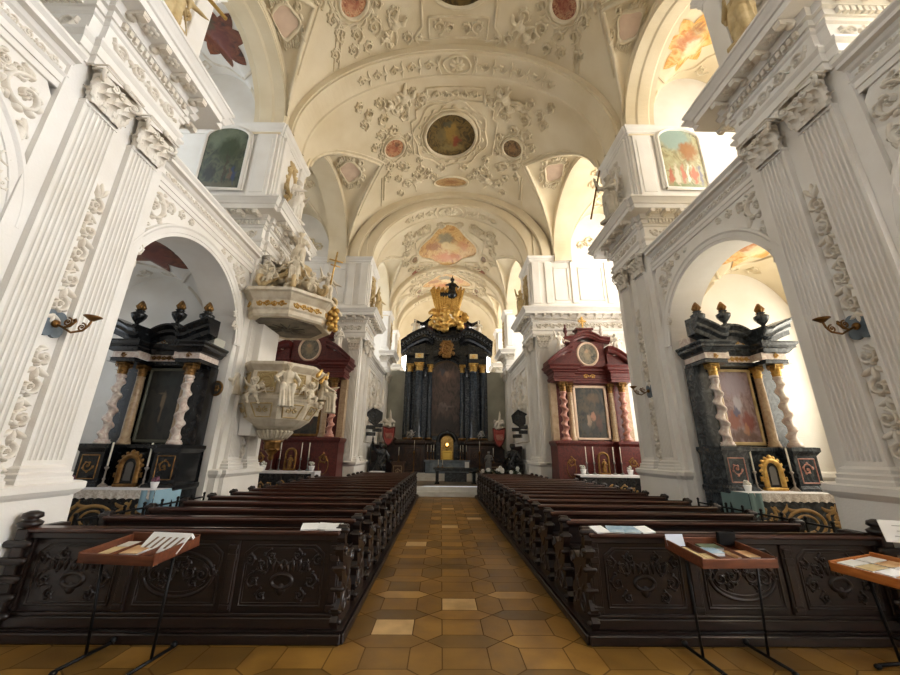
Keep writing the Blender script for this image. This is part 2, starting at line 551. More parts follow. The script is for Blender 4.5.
def volute(mb, c, out, up, r, thick, side, turns=1.6, n=26):
    """spiral scroll in plane(out,up)"""
    c = Vector(c); out = Vector(out); up = Vector(up); pts = []; rad = []
    for i in range(n):
        t = i / (n - 1); a = pi / 2 - t * turns * 2 * pi; rr = r * (1 - .82 * t)
        pts.append(c + out * rr * cos(a) + up * rr * sin(a)); rad.append(thick * (1 - .5 * t))
    mb.tube(pts, rad, 6)
    mb.ell(c, thick * 1.1, 8, 6)


def corinth(w=.46, h=.52, proj=.16):
    """pilaster capital: front faces -y, stands on z=0, back at y=0; width along x"""
    mb = MB()
    b = .72
    mb.add([(-w * .5 * b - .02, -proj * .45, 0), (w * .5 * b + .02, -proj * .45, 0), (w * .5 * b + .02, 0, 0), (-w * .5 * b - .02, 0, 0),
            (-w * .5, -proj * .7, h * .86), (w * .5, -proj * .7, h * .86), (w * .5, 0, h * .86), (-w * .5, 0, h * .86)],
           [(0, 1, 5, 4), (1, 2, 6, 5), (3, 0, 4, 7), (4, 5, 6, 7)])
    U = Vector((0, 0, 1)); F = Vector((0, -1, 0)); Sd = Vector((1, 0, 0))
    y0 = -proj * .5
    for k in range(3): leaf(mb, ((k - 1) * w * .33, y0, 0), U, F, Sd, h * .42, w * .15, .4)
    for k in range(4): leaf(mb, ((k - 1.5) * w * .29, y0 - .01, h * .12), U, F, Sd, h * .56, w * .13, .4)
    for q in (-1, 1):
        leaf(mb, (q * w * .42, y0 * .4, 0), U, Sd * q, F, h * .45, w * .12, .4)
        leaf(mb, (q * w * .44, y0 * .6, h * .2), U, (Sd * q + F).normalized(), (F - Sd * q).normalized(), h * .55, w * .1, .45)
        d = (Sd * q + F * .7).normalized()
        volute(mb, Vector((q * w * .46, y0 - .03, h * .76)) + d * .02, d, U, h * .15, h * .045, None)
        volute(mb, (q * w * .13, y0 - .04, h * .74), Sd * -q, U, h * .10, h * .032, None)
    mb.box(-w * .6, w * .6, -proj * 1.1, 0, h * .88, h * .94, .01)
    mb.box(-w * .64, w * .64, -proj * 1.2, 0, h * .94, h * 1.0, .012)
    mb.ell((0, -proj * 1.15, h * .92), (.05 * w / .46, .03, .05), 8, 6)
    return mb


def round_cap(mb, c, r, h):
    """small corinthian capital on round column"""
    c = Vector(c); U = Vector((0, 0, 1))
    mb.lathe([(r * .95, 0), (r * .9, h * .1), (r * 1.0, h * .6), (r * 1.25, h * .85)], c, 14)
    for row, (n, hh, z) in enumerate(((8, .5, 0), (8, .62, .2))):
        for k in range(n):
            a = 2 * pi * (k + .5 * row) / n; o = Vector((cos(a), sin(a), 0)); s = Vector((-sin(a), cos(a), 0))
            leaf(mb, c + o * r * .92 + U * h * z, U, o, s, h * hh, r * .36, .42, 6, 5)
    for k in range(4):
        a = pi / 4 + k * pi / 2; o = Vector((cos(a), sin(a), 0))
        volute(mb, c + o * r * 1.25 + U * h * .76, o, U, h * .15, h * .05, None, 1.4, 16)
    mb.box(c.x - r * 1.3, c.x + r * 1.3, c.y - r * 1.3, c.y + r * 1.3, c.z + h * .88, c.z + h, .01)


def column(mb, c, r, h, n=20):
    """smooth column shaft with entasis, base included"""
    mb.lathe([(r * 1.4, 0), (r * 1.4, h * .02), (r * 1.3, h * .025), (r * 1.32, h * .045), (r * 1.12, h * .055), (r * 1.2, h * .075), (r, h * .085),
              (r * 1.0, h * .35), (r * .95, h * .7), (r * .85, h * .97), (r * .93, h * .975), (r * .93, h)], c, n)


def twisted(mb, c, r, h, turns=4.5, hand_=1, n=20, m=72):
    """barley-sugar column"""
    prof = [(r * 1.4, 0), (r * 1.4, h * .03), (r * 1.2, h * .035), (r * 1.25, h * .055), (r, h * .06)]
    mb.lathe(prof, c, n)
    def fn(i, k):
        t = i / (m - 1); z = h * (.06 + .9 * t); a = 2 * pi * k / n; ph = hand_ * turns * 2 * pi * t
        env = min(1, t * 12, (1 - t) * 12)
        rr = r * (.86 - .08 * t) * (1 + .10 * env * cos(2 * (a - ph)))
        ox = .32 * r * env * cos(ph); oy = .32 * r * env * sin(ph)
        return (c[0] + ox + rr * cos(a), c[1] + oy + rr * sin(a), c[2] + z)
    mb.grid(fn, m, n, True, False, True)
    mb.lathe([(r * .85, h * .955), (r * .98, h * .965), (r * .98, h * .985), (r * .9, h)], c, n)


# relief stroke makers in 2D ---------------------------------------------------
def spiral(cx, cy, r, a0, turns, w, h, dirn=1, n=22, inner=.12):
    pts = []; ws = []; hs = []
    for i in range(n):
        t = i / (n - 1); a = a0 + dirn * turns * 2 * pi * t; rr = r * (1 - (1 - inner) * t)
        pts.append((cx + rr * cos(a), cy + rr * sin(a))); ws.append(w * (1 - .45 * t)); hs.append(h)
    return (pts, ws, hs)


def drop(x, y, a, L, w, h, bend=0.0, n=7):
    pts = []; ws = []
    for i in range(n):
        t = i / (n - 1); b = a + bend * t
        pts.append((x + L * t * cos(b), y + L * t * sin(b))); ws.append(w * (sin(pi * (t * .86 + .1)) ** .8) + .002)
    return (pts, ws, [h * (.35 + .65 * sin(pi * min(1, t * .9 + .1))) for t in [i / (n - 1) for i in range(n)]])


def rosette(cx, cy, r, h, n=6):
    st = []
    for k in range(n):
        a = 2 * pi * k / n
        st.append(drop(cx + .15 * r * cos(a), cy + .15 * r * sin(a), a, r * .85, r * .3, h))
    st.append(([(cx - .12 * r, cy), (cx, cy), (cx + .12 * r, cy)], [.05 * r, .2 * r, .05 * r], h * 1.3))
    return st


def acanthus(cx, cy, r, a0, dirn, w, h, rng, leaves=7):
    """spiral with leaves curling off its outside"""
    st = [spiral(cx, cy, r, a0, 1.35, w, h, dirn)]
    for i in range(leaves):
        t = i / leaves * .75; a = a0 + dirn * 1.35 * 2 * pi * t; rr = r * (1 - .88 * t)
        L = r * rng.uniform(.35, .55) * (1 - .5 * t)
        st.append(drop(cx + rr * cos(a), cy + rr * sin(a), a + dirn * rng.uniform(.3, .9), L, w * 1.3, h * .9, dirn * .8))
    st += rosette(cx, cy, r * .26, h, 5)
    return st


def rinceau(x0, x1, y, amp, w, h, rng):
    """running scroll along x"""
    st = []; n = max(1, int(round((x1 - x0) / (amp * 2.1)))); d = (x1 - x0) / n
    for k in range(n):
        s = 1 if k % 2 else -1; cx = x0 + d * (k + .5)
        st += acanthus(cx, y + s * amp * .12, amp * .72, pi if k % 2 else pi, s, w, h, rng, 5)
        st.append(([(cx - d * .5, y - s * amp * .5), (cx - d * .25, y + s * amp * .55), (cx + d * .15, y + s * amp * .85)], [w * .5, w, w * .4], h))
        st.append(drop(cx + d * .4, y - s * amp * .3, s * 1.2, amp * .6, w * 1.4, h, -s))
    return st


def oval(cx, cy, rx, ry, w, h, n=40, wav=0, k=8):
    pts = [(cx + rx * (1 + wav * sin(k * 2 * pi * i / n)) * cos(2 * pi * i / n), cy + ry * (1 + wav * sin(k * 2 * pi * i / n)) * sin(2 * pi * i / n)) for i in range(n)]
    return (pts, w, h, True)


def poly(pts, w, h, closed=True, sub=6):
    out = []
    m = len(pts)
    for i in range(m if closed else m - 1):
        a = pts[i]; b = pts[(i + 1) % m]
        for k in range(sub): out.append((a[0] + (b[0] - a[0]) * k / sub, a[1] + (b[1] - a[1]) * k / sub))
    if not closed: out.append(pts[-1])
    return (out, w, h, closed)


def cartouche(cx, cy, rx, ry, w, h, rng):
    st = [oval(cx, cy, rx, ry, w, h, 48, .10, 4)]
    for q in (-1, 1):
        for (ax, ay, rr, a0) in ((1.15, .75, .35, pi * .5), (1.2, -.7, .38, -pi * .5), (.55, 1.25, .3, 0), (.5, -1.3, .3, 0)):
            r = rr * min(rx, ry)
            sp = spiral(0, 0, r, a0, 1.2, w * .9, h, 1)
            st.append(([(cx + q * (ax * rx + p[0]), cy + ay * ry + p[1]) for p in sp[0]], sp[1], sp[2]))
        for k in range(5):
            a = (k - 2) * .5
            st.append(drop(cx + q * rx * 1.08 * cos(a), cy + ry * 1.08 * sin(a), atan2(sin(a), q * cos(a)), min(rx, ry) * .45, w * 1.4, h, q * .6))
    for k in range(-2, 3):
        st.append(drop(cx + k * rx * .2, cy + ry * 1.1, pi / 2 - k * .35, ry * .45, w * 1.5, h)); st.append(drop(cx + k * rx * .2, cy - ry * 1.1, -pi / 2 + k * .35, ry * .5, w * 1.5, h))
    return st


def wallmap(p0, ux, uy, un):
    p0 = Vector(p0); ux = Vector(ux); uy = Vector(uy); un = Vector(un)
    return lambda a, b, h: tuple(p0 + ux * a + uy * b + un * h)


RNG = random.Random(11)
FIG_RAISED = make_figure([((.24, -.04, .88), (.26, -.08, 1.06)), ((.20, -.06, .62), (.14, -.2, .56))], seed=1, beard=True, name='saint_raised')
FIG_FOLD = make_figure([((.20, -.04, .60), (.06, -.19, .66)), ((.21, -.02, .60), (.10, -.20, .58))], seed=3.3, lean=.02, name='saint_folded')
FIG_ANGEL = make_figure([((.25, -.1, .78), (.36, -.2, .92)), ((.24, -.02, .66), (.36, -.12, .60))], seed=5, wings=True, lean=-.02, name='angel_standing')
FIG_SIT = make_figure([((.24, -.06, .60), (.2, -.25, .50)), ((.22, -.08, .56), (.12, -.28, .62))], seed=2, sit=True, wings=False, name='figure_seated')
PUT = [make_putto(0, name='putto_a'), make_putto(1, name='putto_b'), make_putto(2, name='putto_c')]
CAP_MB = corinth()
# ------------------------------------------------------------------ architecture helpers
def sx(s, u): return X0 + s * u


def side_path(s, pts):
    """pts [(u,y)] travelling so that outward is right-hand for the +x side; mirrored for the other"""
    p = [(sx(s, u), y) for u, y in pts]
    return p if s > 0 else p[::-1]


ENT = [(0, 6.28), (.03, 6.28), (.03, 6.40), (.055, 6.40), (.055, 6.53), (.075, 6.55), (.10, 6.58), (.10, 6.62), (.02, 6.63), (.02, 6.93), (.05, 6.95), (.06, 7.0), (.09, 7.0), (.09, 7.10), (.14, 7.11), (.14, 7.13), (.17, 7.22),
       (.40, 7.22), (.40, 7.33), (.43, 7.34), (.45, 7.38), (.50, 7.45), (.52, 7.46), (.52, 7.50), (0, 7.52)]
LENT = [(0, 5.74), (.03, 5.74), (.03, 5.82), (.05, 5.82), (.05, 5.90), (.08, 5.93), (.02, 5.94), (.02, 6.08), (.06, 6.10), (.09, 6.14), (.16, 6.15), (.16, 6.20), (.20, 6.24), (.20, 6.27), (0, 6.28)]
PLINTH = [(.10, 0), (.10, .22), (.08, .25), (.06, 1.22), (.09, 1.25), (.12, 1.29), (.12, 1.36), (.08, 1.38), (0, 1.39)]
PBASE = [(.085, 1.37), (.085, 1.42), (.07, 1.44), (.075, 1.48), (.045, 1.50), (.05, 1.54), (.02, 1.56), (0, 1.57)]
IMPOST = [(0, 9.80), (.02, 9.80), (.02, 9.86), (.05, 9.90), (.05, 9.95), (.09, 10.0), (.12, 10.06), (.12, 10.10), (0, 10.12)]
IMP2 = [(0, 3.62), (.02, 3.62), (.02, 3.68), (.05, 3.72), (.08, 3.78), (.08, 3.84), (0, 3.86)]


def fluted(mb, s, u, y0, y1, z0, z1, d=.08, n=7, axis='y'):
    """fluted shaft on a face at distance u; axis 'y': face towards the nave, 'w': face towards the entrance (u is then the y of the face, y0/y1 are u limits)"""
    prof = [(y0, 0), (y0, d)]
    w = (y1 - y0); e = w * .06; p = (w - 2 * e) / n
    for k in range(n):
        a = y0 + e + p * k
        fl = p * .72; g = (p - fl) / 2
        prof.append((a + g, d))
        for q in range(1, 6):
            t = pi * q / 6
            prof.append((a + p / 2 - fl / 2 * cos(t), d - fl * .8 * sin(t)))
        prof.append((a + p - g, d))
    prof += [(y1, d), (y1, 0)]
    def fr(z, k=1.0):
        if axis == 'y': return lambda o, h: (sx(s, u - h), o, z)
        return lambda o, h: (sx(s, o), u - h, z)
    mb.sweep([fr(z0 + .12), fr(z1 - .05)], prof)
    for a, b, x in ((z0, z0 + .12, d + .004), (z1 - .05, z1, d + .012)):
        if axis == 'y': mb.box(sx(s, u), sx(s, u - x), y0 - .004, y1 + .004, a, b)
        else: mb.box(sx(s, y0 - .004), sx(s, y1 + .004), u - x, u, a, b)


def place_cap(s, u, yc, w, z, h, parent, axis='y', mat_=None):
    me = MB(); k = CAP_MB
    fx = w / .46; fz = h / .52
    vs = []
    for x, y, zz in k.v:
        if axis == 'y': q = (sx(s, u + y * 1.15), yc + x * fx * (-1), z + zz * fz)
        else: q = (sx(s, yc) + x * fx, u + y * 1.15, z + zz * fz)
        vs.append(q)
    me.v = vs; me.f = k.f; me.sm = k.sm; me.mi = k.mi
    return me.build('capital', mat_ or WSTUCCO, parent, warp=True)


def ent_details(mb, s, segs, z=0):
    """dentils + modillions + rosettes along straight segs [(p0,p1,normal)] in plan (core line)"""
    for p0, p1, n in segs:
        p0 = Vector((p0[0], p0[1], 0)); p1 = Vector((p1[0], p1[1], 0)); n = Vector((n[0], n[1], 0)); d = (p1 - p0); L = d.length; d.normalize()
        U = Vector((0, 0, 1))
        k = int(L / .085)
        for i in range(k):
            c = p0 + d * (L * (i + .5) / k) + n * .11 + U * (7.05 + z)
            mb.obox(c, d, n, U, .026, .025, .042)
        k = max(1, int(round(L / .36)))
        for i in range(k + 1):
            c = p0 + d * (L * i / k) + n * .27 + U * (7.185 + z)
            mb.obox(c, d, n, U, .05, .12, .03)
            mb.obox(c + n * .07 - U * .04, d, n, U, .045, .045, .02)
            mb.ell(c - n * .07 - U * .035, (.055, .055, .035), 7, 5)
        for i in range(k):
            c = p0 + d * (L * (i + .5) / k) + n * .28 + U * (7.215 + z)
            for j in range(6):
                a = 2 * pi * j / 6
                q = c + d * .055 * cos(a) + n * .055 * sin(a)
                mb.ell(q, (.04, .04, .022), 6, 4)
            mb.ell(c - U * .01, (.03, .03, .03), 6, 4)


def arch_wall(mb, s, u0, u1, y0, y1, z0, z1, yc, ry, zs, rz, n=36):
    """wall slab between u0 (nave side) and u1 with arched opening reaching down to z0"""
    arc = [(yc - ry, z0)] + [(yc - ry * cos(pi * i / n), zs + rz * sin(pi * i / n)) for i in range(n + 1)] + [(yc + ry, z0)]
    for u, fl in ((u0, 0), (u1, 1)):
        vs = []; fs = []
        for y, z in arc: vs += [(sx(s, u), y, z)]
        top = []
        for i, (y, z) in enumerate(arc):
            if i == 0: q = (y0, z0)
            elif i == len(arc) - 1: q = (y1, z0)
            else:
                t = (i - 1) / n
                # spread along outline: up the left side, across, down the right
                if t < .2: q = (y0, z0 + (z1 - z0) * (t / .2))
                elif t > .8: q = (y1, z0 + (z1 - z0) * ((1 - t) / .2))
                else: q = (y0 + (y1 - y0) * (t - .2) / .6, z1)
            vs.append((sx(s, u), q[0], q[1]))
        m = len(arc)
        for i in range(m - 1): fs.append((i, i + 1, m + i + 1, m + i))
        mb.add(vs, fs)
    mb.add([(sx(s, u), y, z) for y, z in arc for u in (u0, u1)], [(2 * i, 2 * i + 1, 2 * i + 3, 2 * i + 2) for i in range(len(arc) - 1)], False)
    mb.add([(sx(s, u), y, z1) for u in (u0, u1) for y in (y0, y1)], [(0, 1, 3, 2)])


def archivolt(mb, s, u, yc, ry, zs, rz, prof, n=40, a0=0, a1=pi):
    """moulding on arch edge; prof [(radial offset outward, projection to nave)]"""
    fr = []
    for i in range(n + 1):
        a = a0 + (a1 - a0) * i / n
        def f(o, h, a=a):
            nx, nz = cos(a) * rz, sin(a) * ry
            L = hypot(nx, nz) or 1
            return (sx(s, u - h), yc - (ry * cos(a) + o * nx / L), zs + rz * sin(a) + o * nz / L)
        fr.append(f)
    mb.sweep(fr, prof)


AV = [(-.005, 0), (-.005, .03), (.05, .03), (.055, .045), (.13, .05), (.16, .075), (.19, .075), (.20, 0)]


def crossvault(ua, ub, ya, yb, zs, rise, p=2.0):
    uc = (ua + ub) / 2; ru = abs(ub - ua) / 2; yc = (ya + yb) / 2; ry = (yb - ya) / 2
    def Z(u, y):
        a = max(0, 1 - abs((y - yc) / ry) ** p); b = max(0, 1 - abs((u - uc) / ru) ** p)
        return zs + rise * max(sqrt(a), sqrt(b)) - .0
    return Z


def vault_mesh(mb, s, ua, ub, ya, yb, Z, nu=44, nv=44):
    def fn(i, j):
        # cluster towards edges
        t = .5 - .5 * cos(pi * i / (nu - 1)); v = .5 - .5 * cos(pi * j / (nv - 1))
        u = ua + (ub - ua) * t; y = ya + (yb - ya) * v
        return (sx(s, u), y, Z(u, y))
    mb.grid(fn, nu, nv)


def star_fresco(s, uc, yc, r, Z, parent, m, n=8, inner=.62):
    mb = MB(); vs = [(sx(s, uc), yc, Z(uc, yc) - .015)]; fs = []
    K = n * 8; R = 6
    for j in range(1, R + 1):
        for k in range(K):
            a = 2 * pi * k / K
            q = (k % 8) / 8.0; w = abs(q * 2 - 1)      # 1 at the points
            rr = r * (inner + (1 - inner) * w) * j / R
            u = uc + rr * cos(a); y = yc + rr * sin(a) * .95
            vs.append((sx(s, u), y, Z(u, y) - .015))
    for k in range(K):
        fs.append((0, 1 + k, 1 + (k + 1) % K))
    for j in range(R - 1):
        for k in range(K):
            a = 1 + j * K + k; b = 1 + j * K + (k + 1) % K
            fs.append((a, a + K, b + K, b))
    mb.add(vs, fs, True)
    return mb.build('fresco', m, parent, warp=True)


def window(name, s, u, y0, y1, z0, z1, mpane, label, arch=True, sides=1, axis='y'):
    """round-headed window lying in the outer wall plane at u"""
    root = empty(name); struct(root, label, 'window')
    yc = (y0 + y1) / 2; r = (y1 - y0) / 2
    def pt(a, z, d): return (sx(s, u + d), a, z) if axis == 'y' else (sx(s, a), u + d, z)
    out = [(y0, z0), (y1, z0)] + [(yc + r * cos(pi * i / 20), z1 - r + r * sin(pi * i / 20)) for i in range(21)] if arch else [(y0, z0), (y1, z0), (y1, z1), (y0, z1)]
    mb = MB(); mb.add([pt(a, z, .06) for a, z in out], [tuple(range(len(out)))])
    mb.build('pane', mpane, root, warp=True)
    mb = MB(); m = len(out)
    mb.sweep([(lambda o, h, i=i: pt(out[i][0] * (1 - o / r) + yc * o / r if True else 0, out[i][1], h) if False else pt(yc + (out[i][0] - yc) * (1 + o), (z0 + z1) / 2 + (out[i][1] - (z0 + z1) / 2) * (1 + o * r * 2 / (z1 - z0)), h)) for i in range(m)],
             [(.10, .0), (.10, -.05), (.02, -.05), (-.03, .07), (.10, .07)], closed=True, close_prof=True)
    for k in range(1, 4):
        a = y0 + (y1 - y0) * k / 4; zt = z1 - r + sqrt(max(0, r * r - (a - yc) ** 2)) if arch else z1
        if axis == 'y': mb.box(sx(s, u + .02), sx(s, u + .05), a - .012, a + .012, z0, zt)
        else: mb.box(sx(s, a - .012), sx(s, a + .012), u + .02, u + .05, z0, zt)
    z = z0 + .35
    while z < z1 - .1:
        hw = r if (not arch or z < z1 - r) else sqrt(max(0.001, r * r - (z - z1 + r) ** 2))
        if axis == 'y': mb.box(sx(s, u + .02), sx(s, u + .05), yc - hw, yc + hw, z - .01, z + .01)
        else: mb.box(sx(s, yc - hw), sx(s, yc + hw), u + .02, u + .05, z - .01, z + .01)
        z += .4
    mb.build('window_frame', WHITE, root, warp=True)
    return root


def holed_wall(mb, s, u0, u1, y0, y1, z0, z1, holes, axis='y'):
    """slab with rectangular holes [(a0,a1,b0,b1)], cut as a grid of boxes"""
    ys = sorted({y0, y1, *[h[0] for h in holes], *[h[1] for h in holes]}); zs = sorted({z0, z1, *[h[2] for h in holes], *[h[3] for h in holes]})
    for i in range(len(ys) - 1):
        for j in range(len(zs) - 1):
            a = (ys[i] + ys[i + 1]) / 2; b = (zs[j] + zs[j + 1]) / 2
            if any(h[0] < a < h[1] and h[2] < b < h[3] for h in holes): continue
            if axis == 'y': mb.box(sx(s, u0), sx(s, u1), ys[i], ys[i + 1], zs[j], zs[j + 1])
            else: mb.box(sx(s, ys[i]), sx(s, ys[i + 1]), u0, u1, zs[j], zs[j + 1])


# ------------------------------------------------------------------ frescoes and canvases (u/v axes are generated coordinates)
XY = (0, 1); XZ = (0, 2)
F_WARM = painting('fresco_warm', [S(176, 100, 36), S(212, 152, 66), S(226, 192, 124), S(186, 118, 58)], [(.45, .5, .3, .16, S(176, 92, 44), .7, XY), (.6, .6, .2, .2, S(238, 226, 186), .7, XY), (.5, .3, .18, .1, S(120, 92, 60), .5, XY)], 4, 2)
F_DARKRED = painting('fresco_dark_red', [S(44, 34, 24), S(96, 50, 30), S(132, 74, 44), S(58, 52, 36)], [(.5, .55, .25, .3, S(110, 44, 30), .7, XY), (.35, .3, .2, .15, S(66, 76, 46), .6, XY)], 4, 2, seed=3)
F_ROSE = painting('fresco_rose', [S(128, 66, 40), S(170, 104, 68), S(204, 160, 116), S(112, 80, 54)], [(.5, .5, .28, .3, S(150, 74, 46), .6, XY), (.35, .62, .14, .16, S(196, 140, 100), .7, XY), (.66, .38, .14, .16, S(96, 70, 48), .7, XY)], 4, 2, seed=5)
F_ROSEB = painting('fresco_rose_brown', [S(96, 52, 38), S(150, 92, 66), S(190, 146, 112), S(86, 62, 48)], [(.5, .5, .28, .3, S(140, 66, 50), .6, XY)], 5, 2, seed=15)
F_TAN = painting('fresco_tan', [S(140, 104, 66), S(186, 146, 96), S(206, 172, 122), S(120, 86, 54)], [(.5, .5, .3, .3, S(150, 96, 58), .6, XY)], 4, 2, seed=17)
F_BROWN = painting('fresco_brown', [S(58, 46, 30), S(104, 80, 52), S(150, 122, 82), S(70, 58, 44)], [(.5, .5, .2, .3, S(150, 110, 70), .6, XY)], 4, 2, seed=8)
F_DOME = painting('fresco_dark_assembly', [S(36, 30, 18), S(78, 62, 30), S(116, 94, 48), S(52, 42, 26)], [(.5, .42, .16, .3, S(158, 126, 60), .7, XY), (.62, .62, .1, .14, S(128, 50, 34), .8, XY), (.3, .5, .13, .22, S(120, 104, 66), .7, XY), (.5, .78, .3, .1, S(140, 124, 78), .6, XY), (.45, .22, .12, .08, S(60, 70, 62), .7, XY)], 5, 2, seed=1)
F_CHOIR = painting('fresco_choir', [S(176, 118, 60), S(214, 178, 118), S(196, 148, 78), S(150, 92, 52)], [(.5, .75, .3, .14, S(190, 106, 48), .8, XY), (.45, .3, .16, .14, S(96, 110, 96), .7, XY), (.55, .5, .2, .14, S(222, 202, 150), .7, XY), (.25, .45, .12, .14, S(150, 86, 52), .7, XY), (.75, .45, .12, .14, S(190, 112, 66), .6, XY)], 5, 2.4, seed=2)
P_TREE = painting('canvas_tree', [S(30, 36, 28), S(56, 64, 48), S(84, 88, 64), S(40, 46, 36)], [(.5, .8, .5, .22, S(112, 122, 102), .7, XZ), (.58, .62, .3, .24, S(44, 58, 30), .9, XZ), (.60, .3, .04, .3, S(52, 40, 26), .8, XZ), (.26, .25, .14, .17, S(26, 24, 20), .9, XZ), (.80, .2, .06, .14, S(44, 56, 92), .9, XZ), (.72, .2, .05, .12, S(104, 78, 60), .7, XZ), (.5, .05, .5, .06, S(92, 84, 58), .7, XZ)], 5, 1.5, seed=4)
P_CROWD = painting('canvas_crowd', [S(118, 112, 78), S(156, 146, 106), S(176, 172, 134), S(110, 96, 64)], [(.4, .85, .5, .26, S(140, 164, 158), .9, XZ), (.68, .62, .26, .18, S(150, 98, 48), .9, XZ), (.3, .22, .07, .2, S(208, 196, 170), .9, XZ), (.45, .24, .06, .2, S(190, 110, 84), .9, XZ), (.58, .25, .06, .2, S(226, 220, 200), .9, XZ), (.72, .22, .07, .2, S(184, 96, 66), .9, XZ), (.86, .2, .06, .2, S(110, 106, 122), .9, XZ), (.16, .2, .06, .16, S(176, 90, 60), .9, XZ), (.5, .03, .6, .06, S(120, 132, 84), .8, XZ)], 6, 1.5, seed=6)
# ------------------------------------------------------------------ side walls of the nave
SIDE = {-1: 'left', 1: 'right'}
DESC = {-1: 'on the pulpit side', 1: 'opposite the pulpit'}
G_LIT = emit('daylight_warm_pane', (1.0, .95, .87, 1), 13)
G_NEAR = emit('daylight_near_pane', (.92, .95, 1.0, 1), 33)
G_BAY = emit('daylight_bay_pane', (1.0, .95, .86, 1), 11)
G_CHAP = emit('daylight_chapel_pane', (1.0, .93, .78, 1), 9)
G_CHR = emit('daylight_choir_pane', (1.0, .98, .94, 1), 13)
G_CHL = emit('daylight_choir_cool_pane', (.9, .95, 1.0, 1), 8)
G_GAL = emit('daylight_blue_gallery_pane', (.80, .90, 1.0, 1), 3.5)
G_DIM = emit('daylight_cool_pane', (.84, .92, 1.0, 1), 1.6)
G_W = emit('daylight_west_pane', (.92, .96, 1, 1), 2.6)


def relief_child(strokes, mp, parent, m=None, name='stucco_relief', warp=True, n=4):
    k = 1.5 if m is STUCCO else 1.25
    strokes = [(t[0], t[1], [q * k for q in t[2]] if hasattr(t[2], '__len__') else t[2] * k, *t[3:]) for t in strokes]
    mb = MB(); mb.strokes(strokes, mp, n)
    return mb.build(name, m or WSTUCCO, parent, warp=warp)


def nave_pier(s, y0, y1, pil, label, uout=7.9, statue=True):
    root = empty('wall_pier'); struct(root, label, 'pillar', 'wall piers with paired pilasters')
    uf = 4.65
    mb = MB()
    mb.box(sx(s, uf), sx(s, uout), y0, y1, 0, 13.9)
    if True:
        mb.box(sx(s, 4.57 + .04), sx(s, uf), y0 + .06, y1 - .06, 7.5, 10.0)
    mb.build('pier_core', WHITE, root, warp=True)
    yb0, yb1 = pil[0][0] - .06, pil[-1][1] + .06
    core = [(uout, y1), (uf, y1), (uf, yb1), (4.57, yb1), (4.57, yb0), (uf, yb0), (uf, y0), (uout, y0)]
    mb = MB(); mb.mould(side_path(s, core), PLINTH); mb.build('plinth', WHITE, root, warp=True)
    for a, b in pil:
        mb = MB(); fluted(mb, s, uf, a, b, 1.5, 5.82)
        mb.mould(side_path(s, [(uf, b), (4.57, b), (4.57, a), (uf, a)]), PBASE)
        mb.build('pilaster', WHITE, root, warp=True)
        place_cap(s, 4.60, (a + b) / 2, (b - a) * 1.02, 5.80, .50, root)
    mb = MB(); mb.mould(side_path(s, core), ENT); mb.build('entablature', WHITE, root, warp=True)
    mb = MB()
    ent_details(mb, s, [((sx(s, 4.57), yb0 + .02), (sx(s, 4.57), yb1 - .02), (-s, 0)), ((sx(s, 4.7), y0), (sx(s, 7.2), y0), (0, -1)), ((sx(s, 4.7), y1), (sx(s, 6.2), y1), (0, 1))])
    mb.build('cornice_ornament', WSTUCCO, root, warp=True)
    mp = wallmap((sx(s, 4.55), yb0, 6.78), (0, 1, 0), (0, 0, 1), (-s, 0, 0))
    relief_child(rinceau(.06, yb1 - yb0 - .06, 0, .13, .018, .045, RNG), mp, root, name='frieze_relief')
    mp = wallmap((sx(s, 4.7), y0 - .02, 6.78), (s, 0, 0), (0, 0, 1), (0, -1, 0))
    relief_child(rinceau(.06, 2.4, 0, .13, .018, .04, RNG), mp, root, name='frieze_relief')
    # strip with festoon between the pilasters
    if len(pil) > 1:
        ya, yb = pil[0][1], pil[1][0]; yc = (ya + yb) / 2; w = (yb - ya) / 2
        mp = wallmap((sx(s, uf), yc, 0), (0, 1, 0), (0, 0, 1), (-s, 0, 0)); st = []
        z = 4.85; k = 0
        st += [drop(0, z, pi / 2 + q * .5, .22, .03, .05) for q in (-1, 0, 1)]
        while z > 1.75:
            q = 1 if k % 2 else -1
            if 3.15 < z < 3.45: z -= .3; continue
            st += acanthus(q * .015, z - .12, w * .8, pi / 2, q, .022, .055, RNG, 7)
            for j in range(3): st.append(drop(q * .02 * j - .02, z - .24, -pi / 2 + (j - 1) * .6, .16, .028, .055, (j - 1) * .5))
            z -= .34; k += 1
        relief_child(st, mp, root, name='festoon')
    # upper storey pilaster and impost
    mb = MB()
    up = [(uout, y1), (uf, y1), (uf, y1 - .06), (4.61, y1 - .06), (4.61, y0 + .06), (uf, y0 + .06), (uf, y0), (uout, y0)]
    mb.mould(side_path(s, up), IMPOST)
    mb.mould(side_path(s, up), [(.07, 7.5), (.07, 7.72), (.04, 7.76), (.04, 7.80), (0, 7.82)])
    for a, b in ((y0 + .12, y0 + .42), (y1 - .42, y1 - .12)):
        mb.box(sx(s, 4.55), sx(s, 4.62), a, b, 7.8, 9.8, .01)
        mb.box(sx(s, 4.53), sx(s, 4.62), a - .02, b + .02, 9.74, 9.82, .01)
    mb.box(sx(s, 4.72), sx(s, 5.22), y0 - .05, y0, 7.8, 9.8, .01)
    mb.box(sx(s, 4.80), sx(s, 5.14), y0 - .065, y0, 7.95, 9.65, .01)
    mb.build('upper_pilaster', WHITE, root, warp=True)
    yc = (y0 + y1) / 2
    mp = wallmap((sx(s, 4.61), yc, 8.95), (0, 1, 0), (0, 0, 1), (-s, 0, 0))
    relief_child(cartouche(0, 0, .2, .42, .035, .07, RNG) + acanthus(0, -.85, .2, pi / 2, 1, .03, .05, RNG), mp, root, PGOLD if s < 0 else WSTUCCO, 'wall_cartouche')
    return root


